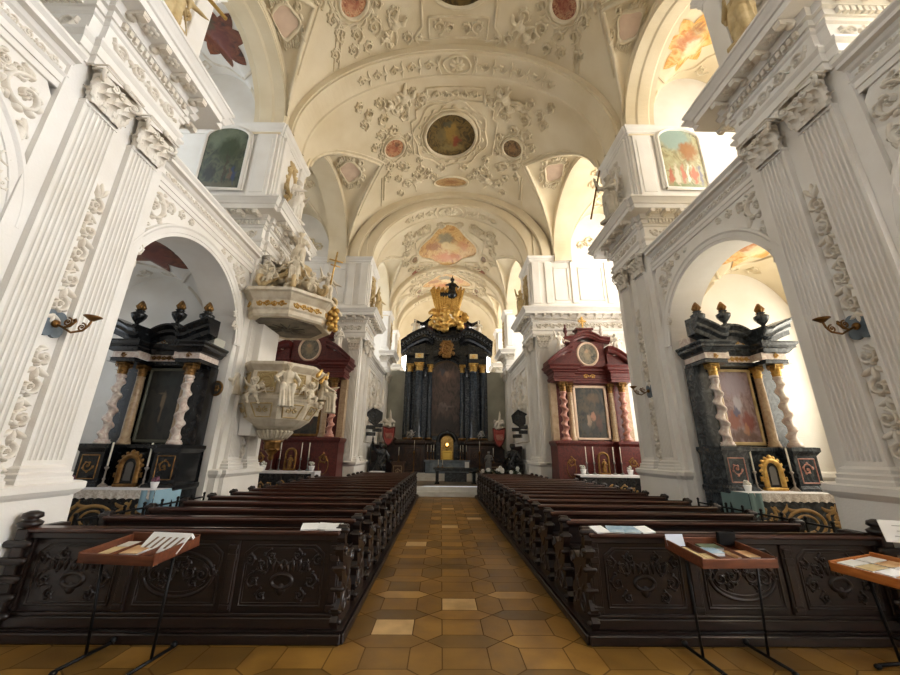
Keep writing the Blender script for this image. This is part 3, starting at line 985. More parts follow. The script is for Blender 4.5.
def chapel_bay(s, y0, y1, yc, idx, label, fres, lit, extra=True):
    nm = SIDE[s]
    root = empty('wall_' + nm); struct(root, label, 'wall')
    r = min(1.44, (y1 - y0) / 2 - .04); zs = 3.98 if s < 0 else 3.86
    mb = MB(); arch_wall(mb, s, 4.72, 5.36, y0 - .02, y1 + .02, 0, 5.75, yc, r, zs, r)
    mb.build('arcade_wall', WHITE, root, warp=True)
    mb = MB(); archivolt(mb, s, 4.72, yc, r, zs, r, AV)
    for q in (-1, 1):
        a = yc + q * r
        p = [(5.36, a), (4.72, a), (4.72, a + q * .2)]
        if q < 0: p = p[::-1]
        p2 = [(sx(s, u), y) for u, y in p]
        mb.mould(p2 if s > 0 else p2[::-1], [(o, z + zs - 3.86) for o, z in IMP2])
        mb.mould(p2 if s > 0 else p2[::-1], [(.06, 0), (.06, .3), (.04, 1.2), (.07, 1.28), (.07, 1.36), (0, 1.4)])
    mb.build('archivolt', WHITE, root, warp=True)
    mb = MB(); mb.mould(side_path(s, [(4.72, y1 + .02), (4.72, y0 - .02)]), LENT); mb.build('lower_entablature', WHITE, root, warp=True)
    mp = wallmap((sx(s, 4.70), y0 + .05, 6.01), (0, 1, 0), (0, 0, 1), (-s, 0, 0))
    relief_child(rinceau(.05, y1 - y0 - .1, 0, .065, .01, .022, RNG), mp, root, name='frieze_relief')
    # spandrel stucco
    mp = wallmap((sx(s, 4.72), yc, 0), (0, 1, 0), (0, 0, 1), (-s, 0, 0)); st = []
    for q in (-1, 1):
        st += acanthus(q * (r - .16), 5.38, .22, pi / 2, q, .028, .055, RNG, 9); st += acanthus(q * (r - .42), 5.55, .10, 0, -q, .016, .04, RNG, 5)
        st.append(drop(q * (r - .08), 5.15, -pi / 2 + q * .3, .4, .05, .04, -q * .5)); st.append(drop(q * (r - .3), 5.28, -pi / 2 - q * .6, .22, .04, .04))
        for k in range(4): st.append(drop(q * (r - .06), 5.0 - k * .16, -pi / 2 - q * .5 * (k % 2), .2, .03, .035))
    for q in (-1, 1):
        for (a, z, rr, d) in ((1.27, 4.95, .11, -1), (1.33, 4.62, .09, 1), (.98, 5.56, .09, 1), (.72, 5.62, .07, -1), (.5, 5.64, .055, 1), (1.36, 4.36, .07, -1), (1.12, 5.58, .1, -1)): st += acanthus(q * a, z, rr, pi / 2, q * d, .016, .04, RNG, 6)
    relief_child(st, mp, root)
    # chapel vault
    ceil = empty('ceiling'); struct(ceil, 'vault with star fresco behind ' + label, 'ceiling')
    Z = crossvault(5.30, 7.95, y0 - .05, y1 + .05, 3.9, 1.75)
    mb = MB(); vault_mesh(mb, s, 5.3, 7.95, y0 - .05, y1 + .05, Z)
    mb.box(sx(s, 4.72), sx(s, 7.95), y0 - .05, y1 + .05, 5.9, 6.26)
    mb.build('chapel_vault', CREAM_BOUNCE if s > 0 else WHITE, ceil, warp=True)
    star_fresco(s, 6.1, (y0 + y1) / 2 + .15, .82, lambda u, y: Z(u, y) - .0, ceil, fres)
    ycv = (y0 + y1) / 2
    def vm(a, b, h): return (sx(s, 6.62 + a), ycv + b, Z(6.62 + a, ycv + b) - h)
    def web(bc):
        st = []; r2 = random.Random(3)
        for q in (-1, 1):
            for p in (-1, 1):
                ln = [(q * (.15 + 1.1 * k / 22), p * (.17 + 1.25 * k / 22)) for k in range(23)]
                ln = [c for c in ln if hypot(c[0] + .52, c[1] - bc) > .92]
                if len(ln) > 2: st.append((ln, .035, .03))
                if hypot(q * .25 + .52, p * 1.2 - bc) > .95: st += acanthus(q * .25, p * 1.2, .15, 0, p, .02, .03, r2, 5)
            if q > 0:
                st.append(poly([(.77, -.35), (1.07, -.42), (1.07, .42), (.77, .35)], .02, .025)); st += acanthus(.95, 0, .15, 0, q, .02, .03, r2, 5)
        st.append(oval(-.52, bc, .88, .84, .03, .035, 64, .05, 8))
        return st
    st = web(.15)
    relief_child(st, vm, ceil, STUCCO if s > 0 else WSTUCCO)
    # gallery vault + upper arch
    g = empty('wall_' + nm); struct(g, 'gallery arch above ' + label, 'wall')
    ru = (y1 - y0) / 2 - .03; yg = (y0 + y1) / 2
    mb = MB(); arch_wall(mb, s, 4.66, 5.42, y0 - .02, y1 + .02, 9.8, 13.9, yg, ru, 10.12, 1.55)
    mb.build('gallery_arch', CREAM_BOUNCE, g, warp=True)
    mb = MB(); archivolt(mb, s, 4.66, yg, ru, 10.12, 1.55, AV); archivolt(mb, s, 5.0, yg, ru, 10.12, 1.55, [(.0, -.3), (-.03, -.25), (-.03, .05), (0, .1)]); mb.build('archivolt', CREAM_BOUNCE, g, warp=True)
    Z2 = crossvault(5.38, 7.95, y0 - .05, y1 + .05, 10.12, 1.85)
    mb = MB(); vault_mesh(mb, s, 5.38, 7.95, y0 - .05, y1 + .05, Z2); mb.build('gallery_vault', CREAM_BOUNCE if s > 0 else WHITE, g, warp=True)
    star_fresco(s, 6.1, yg + .45, .72, Z2, g, F_WARM if s > 0 else F_DARKRED)
    def vm2(a, b, h): return (sx(s, 6.66 + a), yg + b, Z2(6.66 + a, yg + b) - h)
    relief_child(web(.45), vm2, g, STUCCO if s > 0 else WSTUCCO)
    # outer wall with windows
    ow = empty('wall_' + nm); struct(ow, 'outer wall behind ' + label, 'wall')
    mb = MB()
    cw = (yg - 1.05, yg + 1.05); gw = (yg - .85, yg + .85)
    holes = [(cw[0], cw[1], 1.9, 5.0), (gw[0], gw[1], 7.3, 11.0)]
    holed_wall(mb, s, 7.9, 8.3, y0 - .3, y1 + .3, 0, 13.5, holes)
    mb.build('outer_wall', WHITE, ow, warp=True)
    # deep splayed oval-headed surround in the chapel
    mb = MB(); archivolt(mb, s, 7.9, yg, 1.08, 4.0, 1.05, [(0, 0), (0, .05), (.08, .06), (.12, .04), (.22, .04), (.22, 0)]); archivolt(mb, s, 7.9, yg, 1.08, 2.7, .85, [(0, 0), (0, .05), (.08, .06), (.12, .04), (.22, .04), (.22, 0)], a0=0, a1=-pi)
    for q in (-1, 1): mb.box(sx(s, 7.84), sx(s, 7.9), yg + q * 1.08, yg + q * 1.3, 2.7, 4.0)
    mb.build('window_surround', WHITE, ow, warp=True)
    mp = wallmap((sx(s, 7.9), yg, 0), (0, 1, 0), (0, 0, 1), (-s, 0, 0)); st2 = []
    for q in (-1, 1): st2 += acanthus(q * 1.2, 1.75, .2, pi / 2, q, .03, .06, RNG) + acanthus(q * .85, 1.45, .16, -pi / 2, -q, .025, .05, RNG) + acanthus(q * 1.25, 5.0, .14, 0, q, .025, .05, RNG)
    relief_child(st2, mp, ow)
    window('window_%d' % (idx * 2), s, 8.0, cw[0], cw[1], 1.9, 5.0, (G_DIM, G_CHAP, G_NEAR)[int(lit)], 'bright chapel window behind ' + label)
    window('window_%d' % (idx * 2 + 1), s, 8.0, gw[0], gw[1], 7.3, 11.0, (G_GAL, G_BAY, G_NEAR)[int(lit)], 'bright gallery window above ' + label)
    return root


PIL1 = [(3.37, 3.81), (4.06, 4.50)]
PIERS = [(-1.15, .30, [(-.95, -.51), (-.26, .18)]), (3.18, 4.70, PIL1), (7.65, 9.30, [(7.85, 8.27), (8.6, 9.02)])]
PN = ['behind the last pews', 'nearest, beside the last pew', 'second from the entrance']
for s in (-1, 1):
    for i, (a, b, pl) in enumerate(PIERS):
        if i == 2: lab = 'white wall pier with paired pilasters carrying the pulpit' if s < 0 else 'grey shaded wall pier facing the pulpit across the nave'
        else: lab = 'white fluted wall pier %s %s' % (PN[i], DESC[s])
        nave_pier(s, a, b, pl, lab)
    chapel_bay(s, 4.70, 7.65, 6.06, 2 if s < 0 else 4, ('white arcade wall framing the dim altar ' if s < 0 else 'grey arcade wall framing the sunlit altar ') + DESC[s], F_DARKRED if s < 0 else F_WARM, s > 0)
    chapel_bay(s, .30, 3.18, 1.74, 1 if s < 0 else 3, 'arcade wall of the entrance bay ' + DESC[s], F_DARKRED if s < 0 else F_WARM, 2 if s > 0 else 0)
    # plain westernmost stretch
    mb = MB(); mb.box(sx(s, 4.65), sx(s, 5.1), -6.3, -1.1, 0, 13.9)
    struct(mb.build('wall_' + SIDE[s], WHITE, warp=True), 'plain wall by the entrance ' + DESC[s], 'wall')

mb = MB(); holed_wall(mb, 1, -6.6, -6.2, -5.2, 5.2, 0, 14.2, [(-1.8, 1.8, 4.5, 11.0)], axis='x')
struct(mb.build('wall_back', WHITE, warp=True), 'entrance wall with a tall window', 'wall')
window('window_9', 1, -6.45, -1.8, 1.8, 4.5, 11.0, G_W, 'tall window in the entrance wall', axis='x')


# ------------------------------------------------------------------ nave vault
class Vault:
    def __init__(s, y0, y1, a, zs, b, lun=None, slope=3.62):
        s.y0, s.y1, s.a, s.zs, s.b, s.lun, s.slope = y0, y1, a, zs, b, lun, slope

    def pt(s, th, y):
        """th: angle from crown (-pi/2..pi/2)"""
        X = s.a * sin(th); z = s.zs + s.b * cos(th)
        if s.lun:
            for yc, r, rise in s.lun:
                q = (abs(X) - s.slope) / (s.a - s.slope)
                if q > 0 and abs(y - yc) < r * q:
                    d = abs(y - yc) / (r * q)
                    za = s.zs + s.b * sqrt(1 - (s.slope / s.a) ** 2); zr = s.zs + rise + (za - s.zs - rise) * (1 - q)
                    if zr > z: z += (zr - z) * sqrt(1 - d * d)
        return Vector((X0 + X, y, z))

    def mp(s, a, y, h):
        """a: metres along the section from the crown"""
        th = a / (s.a * .95)
        p = s.pt(th, y); e = .03
        d1 = s.pt(th + e, y) - s.pt(th - e, y); d2 = s.pt(th, y + .05) - s.pt(th, y - .05)
        n = d1.cross(d2)
        if n.length < 1e-9: n = Vector((0, 0, -1))
        n.normalize()
        c = Vector((X0, y, s.zs - 1)) - p
        if n.dot(c) < 0: n = -n
        return tuple(p + n * h)

    def groin(s, side, yc, r, rise):
        """line where lunette meets barrel, as (a,y)"""
        out = []
        for i in range(49):
            k = (i - 24) / 24; X = s.slope + (s.a * .995 - s.slope) * abs(k)
            out.append((side * math.asin(X / s.a) * s.a * .95, yc + k * r))
        return out

    def build(s, name, m, parent, nth=121, step=.055):
        mb = MB(); ny = int((s.y1 - s.y0) / step) + 1
        mb.grid(lambda i, j: tuple(s.pt(-pi / 2 + pi * i / (nth - 1), s.y0 + (s.y1 - s.y0) * j / (ny - 1))), nth, ny)
        return mb.build(name, m, parent, warp=True)


def patch(vault, shape, off, name, m, parent):
    """flat painted patch lying on the vault: shape = list of rings [(a,y)...], first ring one point"""
    mb = MB(); vs = []; fs = []; K = len(shape[1])
    vs.append(vault.mp(shape[0][0][0], shape[0][0][1], off))
    for ring in shape[1:]:
        for a, y in ring: vs.append(vault.mp(a, y, off))
    for k in range(K): fs.append((0, 1 + k, 1 + (k + 1) % K))
    for j in range(len(shape) - 2):
        for k in range(K):
            q = 1 + j * K + k; p = 1 + j * K + (k + 1) % K
            fs.append((q, q + K, p + K, p))
    mb.add(vs, fs, True)
    return mb.build(name, m, parent, warp=True)


def oval_shape(ca, cy, ra, ry, n=40, R=5, fn=None):
    sh = [[(ca, cy)]]
    for j in range(1, R + 1):
        ring = []
        for k in range(n):
            t = 2 * pi * k / n; f = fn(t) if fn else 1
            ring.append((ca + ra * f * cos(t) * j / R, cy + ry * f * sin(t) * j / R))
        sh.append(ring)
    return sh


def trans_arch(y0, y1, a, zs, b, name_lab, drop_=.16, ornaments=True, n=72):
    root = empty('trim'); struct(root, name_lab, 'arch')
    def P(th, o, h):
        X = a * sin(th); z = zs + b * cos(th); nx, nz = sin(th) * b, cos(th) * a; L = hypot(nx, nz)
        return (X0 + X - h * nx / L, o, z - h * nz / L)
    pr = [(y0, -.3), (y0, drop_ * .7), (y0 + .05, drop_ * .7), (y0 + .06, drop_), (y0 + .12, drop_), (y0 + .15, drop_ * .75), (y1 - .15, drop_ * .75), (y1 - .12, drop_), (y1 - .06, drop_), (y1 - .05, drop_ * .7), (y1, drop_ * .7), (y1, -.3)]
    mb = MB(); mb.sweep([(lambda o, h, t=-pi / 2 + pi * i / n: P(t, o, h)) for i in range(n + 1)], pr)
    mb.build('arch_band', CREAM_BOUNCE, root, warp=True)
    if ornaments:
        yc = (y0 + y1) / 2; w = (y1 - y0) / 2 - .17
        mp = lambda p, q, h: P(p / (a * .95), yc + q, h + drop_ * .75)
        st = [oval(0, 0, w * 1.5, w, .025, .05, 32, .05, 4)] + rosette(0, 0, w * .85, .06, 8)
        for q in (-1, 1):
            x = w * 1.9
            st.append(([(q * (x - .05), -w), (q * (x + .06), 0), (q * (x - .05), w)], .03, .04))
            while x < a * .62:
                st += [drop(q * x, 0, (0 if q > 0 else pi) + g, .26, .035, .05, g) for g in (-.7, 0, .7)]
                st += acanthus(q * (x + .32), 0, w * .55, 0, q, .02, .045, RNG, 5); x += .55
        relief_child(st, mp, root, STUCCO)
    return root


def putto_on(vault, a, y, sc, k, parent, rot=0.0, name='stucco_putto', m=None):
    p = Vector(vault.mp(a, y, .02)); q = Vector(vault.mp(a, y, 1.0)); n = (q - p).normalized()
    up = Vector((0, 1, .2)); up = (up - n * up.dot(n)).normalized()
    up = Matrix.Rotation(rot, 3, n) @ up
    side = up.cross(n)          # local -y = n, z = up
    M = Matrix((side, -n, up)).transposed().to_4x4()
    me = PUT[k % 3]
    o = bpy.data.objects.new(name, me.copy()); o.data.materials.clear(); o.data.materials.append(m or STUCCO); COL.objects.link(o)
    c = p - up * .5 * sc
    c.z = warp_z(c.x, c.z)
    o.matrix_world = Matrix.Translation(c) @ M @ Matrix.Diagonal((sc, sc * .7, sc, 1))
    o.parent = parent
    return o


Z_SP = 10.12
V1 = Vault(4.4, 8.0, 4.66, Z_SP, 3.45, [(6.175, 1.45, 1.75)])
V0 = Vault(-6.3, 4.5, 4.66, Z_SP, 3.45, [(1.74, 1.42, 1.75)])
V2 = Vault(8.6, 14.6, 4.66, Z_SP, 3.45, [(11.9, 2.42, 2.25)], 2.95)
c0 = empty('ceiling'); struct(c0, 'nave vault over the bay by the entrance', 'ceiling'); V0.build('vault', CREAM_BOUNCE, c0, 81, .1)
c1 = empty('ceiling.001'); struct(c1, 'bounce-tinted cream nave vault nearest the entrance with stucco and two small red medallions', 'ceiling'); V1.build('vault', CREAM_BOUNCE, c1)
c2 = empty('ceiling.002'); struct(c2, 'bounce-tinted cream vault over the crossing with a large dark oval painting', 'ceiling'); V2.build('vault', CREAM_BOUNCE, c2)
trans_arch(3.5, 4.4, 4.62, Z_SP, 3.35, 'transverse arch over the nearest piers', ornaments=False)
trans_arch(7.85, 8.75, 4.62, Z_SP, 3.35, 'broad bounce-tinted cream transverse arch between the nearer piers and crossing')


def vault_ornament(v, c, yc, half, big, meds, lun, carts):
    st = []
    for q in (-1, 1):
        for l in lun:
            g = v.groin(q, *l); st.append((g, .05, .05)); st.append(([(a - q * .20, y) for a, y in g[6:-6]], .025, .03))
    for (a, y, ra, ry) in carts:
        for q in (-1, 1):
            st += [(([(q * a + p[0], y + p[1]) for p in t[0]]), t[1], t[2], *t[3:]) for t in cartouche(0, 0, ra, ry, .035, .06, RNG)]
            sh = oval_shape(q * a, y, ra * .9, ry * .9, 32, 3); patch(v, sh, .02, 'cartouche_field', PINKISH, c)
    relief_child(st, v.mp, c, STUCCO)


# bay 1 ornaments
vault_ornament(V1, c1, 6.17, 1.4, None, None, [(6.175, 1.45, 1.75)], [])
st = []
for q in (-1, 1):
    mx, my = 2.82, 6.42
    st.append(oval(q * mx, my, .40, .36, .05, .07, 36)); st.append(oval(q * mx, my, .52, .47, .03, .05, 36, .04, 10))
    for k in range(12):
        t = 2 * pi * k / 12; st.append(drop(q * mx + .54 * cos(t), my + .49 * sin(t), t + .6, .24, .04, .05, .8))
    for (a, y, r, d) in ((3.5, 6.6, .24, 1), (3.35, 7.0, .2, -1), (2.2, 6.6, .24, -1), (2.35, 7.1, .22, 1), (2.9, 7.15, .2, 1), (1.75, 6.9, .2, -1), (3.7, 7.4, .17, 1), (3.2, 5.9, .22, -1), (2.3, 5.95, .22, 1), (1.5, 6.3, .18, 1), (3.75, 6.1, .18, 1), (1.1, 7.62, .13, -1), (3.1, 7.5, .18, 1), (2.6, 7.55, .16, -1), (1.45, 7.55, .16, 1)):
        st += acanthus(q * a, y, r, pi / 2, q * d, .03, .05, RNG)
    st.append(poly([(q * .80, 7.72), (q * 1.25, 7.6), (q * 1.0, 7.3), (q * 1.0, 6.6), (q * 1.3, 6.3)], .035, .05, False)); st.append(poly([(q * 3.7, 7.8), (q * 3.3, 6.9), (q * 3.5, 6.2)], .03, .04, False)); st.append(poly([(q * 3.9, 7.8), (q * 3.45, 6.9)], .02, .03, False))
    st += acanthus(q * .55, 7.35, .2, pi / 2, q, .03, .05, RNG); st += acanthus(q * .22, 7.38, .14, pi / 2, -q, .024, .05, RNG, 5)
st.append(poly([(-.82, 7.66), (.82, 7.66), (.82, 7.1), (-.82, 7.1)], .03, .04))
st.append(oval(0, 6.05, .9, .85, .06, .07))
relief_child(st, V1.mp, c1, STUCCO)
patch(V1, oval_shape(0, 6.05, .86, .81), .02, 'fresco', F_DOME, c1)
for q in (-1, 1): patch(V1, oval_shape(q * 2.82, 6.42, .39, .35), .02, 'fresco', F_ROSE if q < 0 else F_ROSEB, c1)
for q, k in ((-1, 0), (1, 2)):
    putto_on(V1, q * 1.75, 7.2, .8, k, c1, q * .9); putto_on(V1, q * 2.05, 7.5, .55, k + 1, c1, -q * .6)
for q in (-1, 1):       # cartouches on the vault webs beside the arch
    cx, cy = q * 5.35, 6.3
    st = [(([(cx + p[0], cy + p[1]) for p in t[0]]), t[1], t[2], *t[3:]) for t in cartouche(0, 0, .72, .36, .055, .06, RNG)]
    relief_child(st, V1.mp, c1, STUCCO, 'cartouche')
    patch(V1, oval_shape(cx, cy, .64, .32, 32, 3, lambda t: 1 + .1 * sin(4 * t)), .02, 'cartouche_field', PINKISH, c1)

# crossing vault
vault_ornament(V2, c2, 11.5, 2.4, None, None, [(11.9, 2.42, 2.25)], [])
st = []
YM = 11.2; MX = -.12
st.append(oval(MX, YM, .96, 1.04, .06, .09, 56)); st.append(oval(MX, YM, 1.10, 1.19, .03, .05, 56, .02, 16)); st.append(oval(MX, YM, 1.36, 1.5, .03, .05, 56, .05, 8))
for k in range(20):
    t = 2 * pi * k / 20; st.append(drop(MX + 1.14 * cos(t), YM + 1.23 * sin(t), t + .4, .22, .035, .05, .8))
for q in (-1, 1):
    st.append(poly([(q * 1.0, 9.3), (q * 1.0, 9.75), (q * 1.35, 9.95), (q * 1.35, 10.3), (q * 1.55, 10.4), (q * 1.55, 11.9), (q * 1.3, 12.1), (q * 1.3, 12.6)], .03, .05, False))
    st += acanthus(q * 1.15, 9.55, .2, 0, q, .03, .05, RNG); st += acanthus(q * 1.75, 10.1, .2, 1, -q, .03, .05, RNG)
    st.append(oval(q * 2.32, 11.35, .42, .46, .05, .07, 36)); st.append(oval(q * 2.32, 11.35, .54, .58, .03, .05, 36, .04, 10))
    for k in range(9):
        t = 2 * pi * k / 9; st.append(drop(q * 2.32 + .56 * cos(t), 11.35 + .60 * sin(t), t + .6, .22, .04, .05, .8))
    for (a, y, r, d) in ((2.75, 10.6, .26, 1), (2.55, 12.15, .24, -1), (2.15, 12.35, .26, 1), (1.75, 11.0, .16, 1), (1.72, 11.7, .16, -1), (2.2, 10.55, .22, -1), (1.4, 9.25, .18, -1), (3.0, 9.6, .2, -1), (1.35, 12.75, .2, 1), (1.9, 12.5, .2, -1), (2.5, 10.0, .24, -1), (1.7, 9.6, .2, 1), (.5, 12.8, .22, 1), (1.0, 13.0, .2, -1), (2.6, 9.35, .22, 1), (1.25, 9.75, .16, 1), (2.9, 11.5, .18, 1), (3.05, 11.0, .18, -1), (2.75, 12.7, .2, -1), (1.3, 12.25, .17, -1), (2.35, 13.0, .2, 1), (.75, 13.35, .18, -1), (3.3, 9.9, .2, 1), (2.35, 13.9, .2, 1), (3.3, 9.2, .18, -1), (1.55, 13.1, .24, 1), (2.0, 13.4, .2, -1)):
        st += acanthus(q * a, y, r, pi / 2, q * d, .032, .06, RNG)
    st.append(poly([(q * 3.2, 13.9), (q * 2.95, 12.7), (q * 2.6, 12.3)], .03, .05, False)); st.append(poly([(q * 3.4, 14.2), (q * 3.05, 12.6)], .025, .04, False))
st += rinceau(-.8, .8, 9.45, .16, .025, .05, RNG)
st.append(poly([(-.95, 9.2), (.95, 9.2), (.95, 9.7), (-.95, 9.7)], .025, .04))
relief_child(st, V2.mp, c2, STUCCO)
patch(V2, oval_shape(MX, YM, .93, 1.01), .02, 'fresco', F_DOME, c2)
patch(V2, oval_shape(-2.32, 11.35, .41, .45), .02, 'fresco', F_ROSE, c2); patch(V2, oval_shape(2.32, 11.35, .41, .45), .02, 'fresco', F_BROWN, c2)
patch(V2, oval_shape(-.05, 13.75, .66, .28), .02, 'fresco', F_TAN, c2)
for q in (-1, 1):
    putto_on(V2, q * 1.7, 9.45, 1.05, 0 if q < 0 else 2, c2, q * .7); putto_on(V2, q * 2.2, 9.6, .75, 1, c2, -q * .8)
    putto_on(V2, q * 1.6, 13.45, .95, 2 if q < 0 else 0, c2, q * 1.2); putto_on(V2, q * 1.0, 13.2, .55, 1, c2, q * .4)
    for cx, cy in ((4.85, 11.9),):
        st = [(([(q * cx + p[0], cy + p[1]) for p in t[0]]), t[1], t[2], *t[3:]) for t in cartouche(0, 0, .74, .56, .065, .07, RNG)]
        relief_child(st, V2.mp, c2, STUCCO, 'cartouche')
        patch(V2, oval_shape(q * cx, cy, .66, .50, 32, 3, lambda t: 1 + .1 * sin(4 * t)), .02, 'cartouche_field', PINKISH, c2)
st = [oval(-.05, 13.75, .75, .35, .04, .06, 40)]
relief_child(st, V2.mp, c2, STUCCO)
# ------------------------------------------------------------------ crossing arms, choir piers, choir vaults, apse
YW = 14.5
def ent_small(mb, pathpts, s): mb.mould(side_path(s, pathpts), ENT)


for s in (-1, 1):
    nm = SIDE[s]
    arm = empty('wall_' + nm); struct(arm, 'crossing arm ' + DESC[s], 'wall')
    mb = MB()
    # far wall of the arm (faces the entrance) and outer wall with two tall windows
    mb.box(sx(s, 4.9), sx(s, 9.0), YW + .005, YW + .7, 0, 13.9)
    holed_wall(mb, s, 8.5, 9.0, 9.0, YW, 0, 13.9, [(10.2, 11.5, 2.2, 6.0), (12.2, 13.5, 2.2, 6.0), (10.1, 13.6, 7.9, 11.4)])
    mb.box(sx(s, 7.9), sx(s, 9.0), 8.9, 9.3, 0, 13.9)
    mb.build('arm_wall', WHITE, arm, warp=True)
    mb = MB(); mb.mould(side_path(s, [(8.5, YW - .0), (8.5, 9.3)])[::1] if False else side_path(s, [(8.5, 14.5), (8.5, 9.3)]), ENT)
    mb.build('entablature', WHITE, arm, warp=True)
    # panels of the upper wall
    mb = MB()
    for a, b in ((4.2, 4.5), (5.35, 5.6), (6.9, 7.15)):
        mb.box(sx(s, a), sx(s, b), YW - .05, YW, 7.8, 9.8, .01)
    mb.mould([(sx(s, 4.62), 8.05), (sx(s, 5.22), 8.05)], [(0, 0)]) if False else None
    for a, b in ((4.6, 5.25), (5.7, 6.8)):
        for (x0, x1, z0, z1) in ((a, b, 7.95, 7.99), (a, b, 9.5, 9.54), (a, a + .04, 7.95, 9.54), (b - .04, b, 7.95, 9.54)):
            mb.box(sx(s, x0), sx(s, x1), YW - .03, YW, z0, z1)
    mb.build('wall_panels', WHITE, arm, warp=True)
    # white wall piece behind the side altar
    mb = MB(); mb.mould(side_path(s, [(3.7, YW), (8.5, YW)]), PLINTH); mb.build('plinth', WHITE, arm, warp=True)
    # arm arch and vault
    g = empty('wall_' + nm); struct(g, 'wide arch opening the crossing arm ' + DESC[s], 'wall')
    mb = MB(); arch_wall(mb, s, 4.66, 5.42, 9.28, YW + .02, 9.8, 13.9, 11.9, 2.42, Z_SP, 2.1, 48); mb.build('arm_arch', CREAM_BOUNCE, g, warp=True)
    mb = MB(); archivolt(mb, s, 4.66, 11.9, 2.42, Z_SP, 2.1, AV, 56); mb.build('archivolt', CREAM_BOUNCE, g, warp=True)
    Z3 = crossvault(5.38, 8.6, 9.25, YW + .05, Z_SP, 2.3)
    mb = MB(); vault_mesh(mb, s, 5.38, 8.6, 9.25, YW + .05, Z3, 50, 50); mb.build('arm_vault', CREAM_BOUNCE, g, warp=True)
    def vm3(a, b, h, Z3=Z3, s=s): return (sx(s, 7.0 + a), 11.9 + b, Z3(7.0 + a, 11.9 + b) - h)
    st = []
    for q in (-1, 1):
        for p in (-1, 1):
            st.append(([(q * (.2 + 1.3 * t), p * (.3 + 2.2 * t)) for t in [i / 14 for i in range(15)]], .04, .04))
            for k in range(3): st += acanthus(q * (.3 + .1 * k), p * (1.9 - .45 * k), .24, k, p, .03, .05, RNG)
        st += acanthus(q * 1.2, 0, .25, 0, q, .03, .05, RNG) + acanthus(q * 1.15, .6, .2, 1, q, .03, .05, RNG) + acanthus(q * 1.15, -.6, .2, 1, -q, .03, .05, RNG)
    relief_child(st, vm3, g, STUCCO)
    # relief in the arch head of the far wall
    mp = wallmap((sx(s, 6.9), YW, 10.9), (s, 0, 0), (0, 0, 1), (0, -1, 0)); st = []
    for q in (-1, 1): st += acanthus(q * .5, 0, .3, 0, q, .04, .06, RNG) + acanthus(q * .95, -.25, .2, 0, -q, .03, .05, RNG)
    relief_child(st, mp, g, STUCCO)
    pm = G_LIT if s > 0 else G_DIM
    k = 10 + (0 if s < 0 else 3)
    window('window_%d' % k, s, 8.6, 10.2, 11.5, 2.2, 6.0, pm, 'tall bright window of the crossing ' + DESC[s])
    window('window_%d' % (k + 1), s, 8.6, 12.2, 13.5, 2.2, 6.0, pm, 'tall bright window beside the red altar ' + DESC[s])
    window('window_%d' % (k + 2), s, 8.6, 10.1, 13.6, 7.9, 11.4, pm, 'wide upper window of the crossing ' + DESC[s])

    # choir piers
    for (a, b, pl, lab) in ((YW, 16.3, [(14.75, 15.2), (15.5, 15.95)], 'white pier of the chancel arch ' + DESC[s]), (21.0, 22.2, [(21.1, 21.5), (21.7, 22.1)], 'white choir pier beside the high altar ' + DESC[s]), (24.6, 25.7, [(24.75, 25.1), (25.25, 25.6)], 'choir pier behind the high altar ' + DESC[s])):
        r = empty('wall_pier'); struct(r, lab, 'pillar', 'choir piers')
        uf = 3.63
        mb = MB(); mb.box(sx(s, uf), sx(s, 5.0), a, b, 0, 10.1); mb.build('pier_core', WHITE, r, warp=True)
        mb = MB(); mb.box(sx(s, 3.78), sx(s, 5.0), a + .05, b, 10.1, 13.9); mb.build('spandrel', CREAM_BOUNCE, r, warp=True)
        first = a == YW
        core = [(uf + (.0 if not first else 0), b)]
        core = [(4.0, b), (uf, b), (3.55, b - .08), (3.55, a + .08), (uf, a), ((8.5 if first else 4.0), a)]
        core = [(4.0, b), (3.55, b), (3.55, a), ((8.5 if first else 4.0), a)]
        mb = MB(); mb.mould(side_path(s, core), PLINTH); mb.build('plinth', WHITE, r, warp=True)
        mb = MB(); mb.mould(side_path(s, core), ENT); mb.build('entablature', WHITE, r, warp=True)
        mb = MB(); segs = [((sx(s, 3.55), a), (sx(s, 3.55), b), (-s, 0))]
        segs.append(((sx(s, 3.6), a), (sx(s, 8.0 if first else 3.95), a), (0, -1)))
        ent_details(mb, s, segs); mb.build('cornice_ornament', WSTUCCO, r, warp=True)
        if first:
            mp = wallmap((sx(s, 3.6), a - .02, 6.78), (s, 0, 0), (0, 0, 1), (0, -1, 0)); relief_child(rinceau(.06, 4.4, 0, .14, .02, .05, RNG), mp, r, name='frieze_relief')
        mp = wallmap((sx(s, 3.53), a, 6.78), (0, 1, 0), (0, 0, 1), (-s, 0, 0)); relief_child(rinceau(.06, b - a - .06, 0, .14, .02, .05, RNG), mp, r, name='frieze_relief')
        for p0, p1 in pl:
            mb = MB(); fluted(mb, s, uf, p0, p1, 1.5, 5.82); mb.mould(side_path(s, [(uf, p1), (3.55, p1), (3.55, p0), (uf, p0)]), PBASE); mb.build('pilaster', WHITE, r, warp=True)
            place_cap(s, 3.58, (p0 + p1) / 2, (p1 - p0) * 1.02, 5.80, .50, r)
        if first:
            for p0, p1 in ((3.68, 4.12), (5.05, 5.45), (6.4, 6.8), (7.6, 8.0)):
                mb = MB(); fluted(mb, s, a, p0, p1, 1.5, 5.82, axis='w'); mb.build('pilaster', WHITE, r, warp=True)
                place_cap(s, a - .05, (p0 + p1) / 2, (p1 - p0) * 1.02, 5.80, .50, r, axis='w')
        up = [(4.0, b), (3.57, b), (3.57, a), (8.5 if first else 4.0, a)]
        mb = MB(); mb.mould(side_path(s, up), IMPOST); mb.mould(side_path(s, up), [(.07, 7.5), (.07, 7.72), (.04, 7.76), (.04, 7.80), (0, 7.82)])
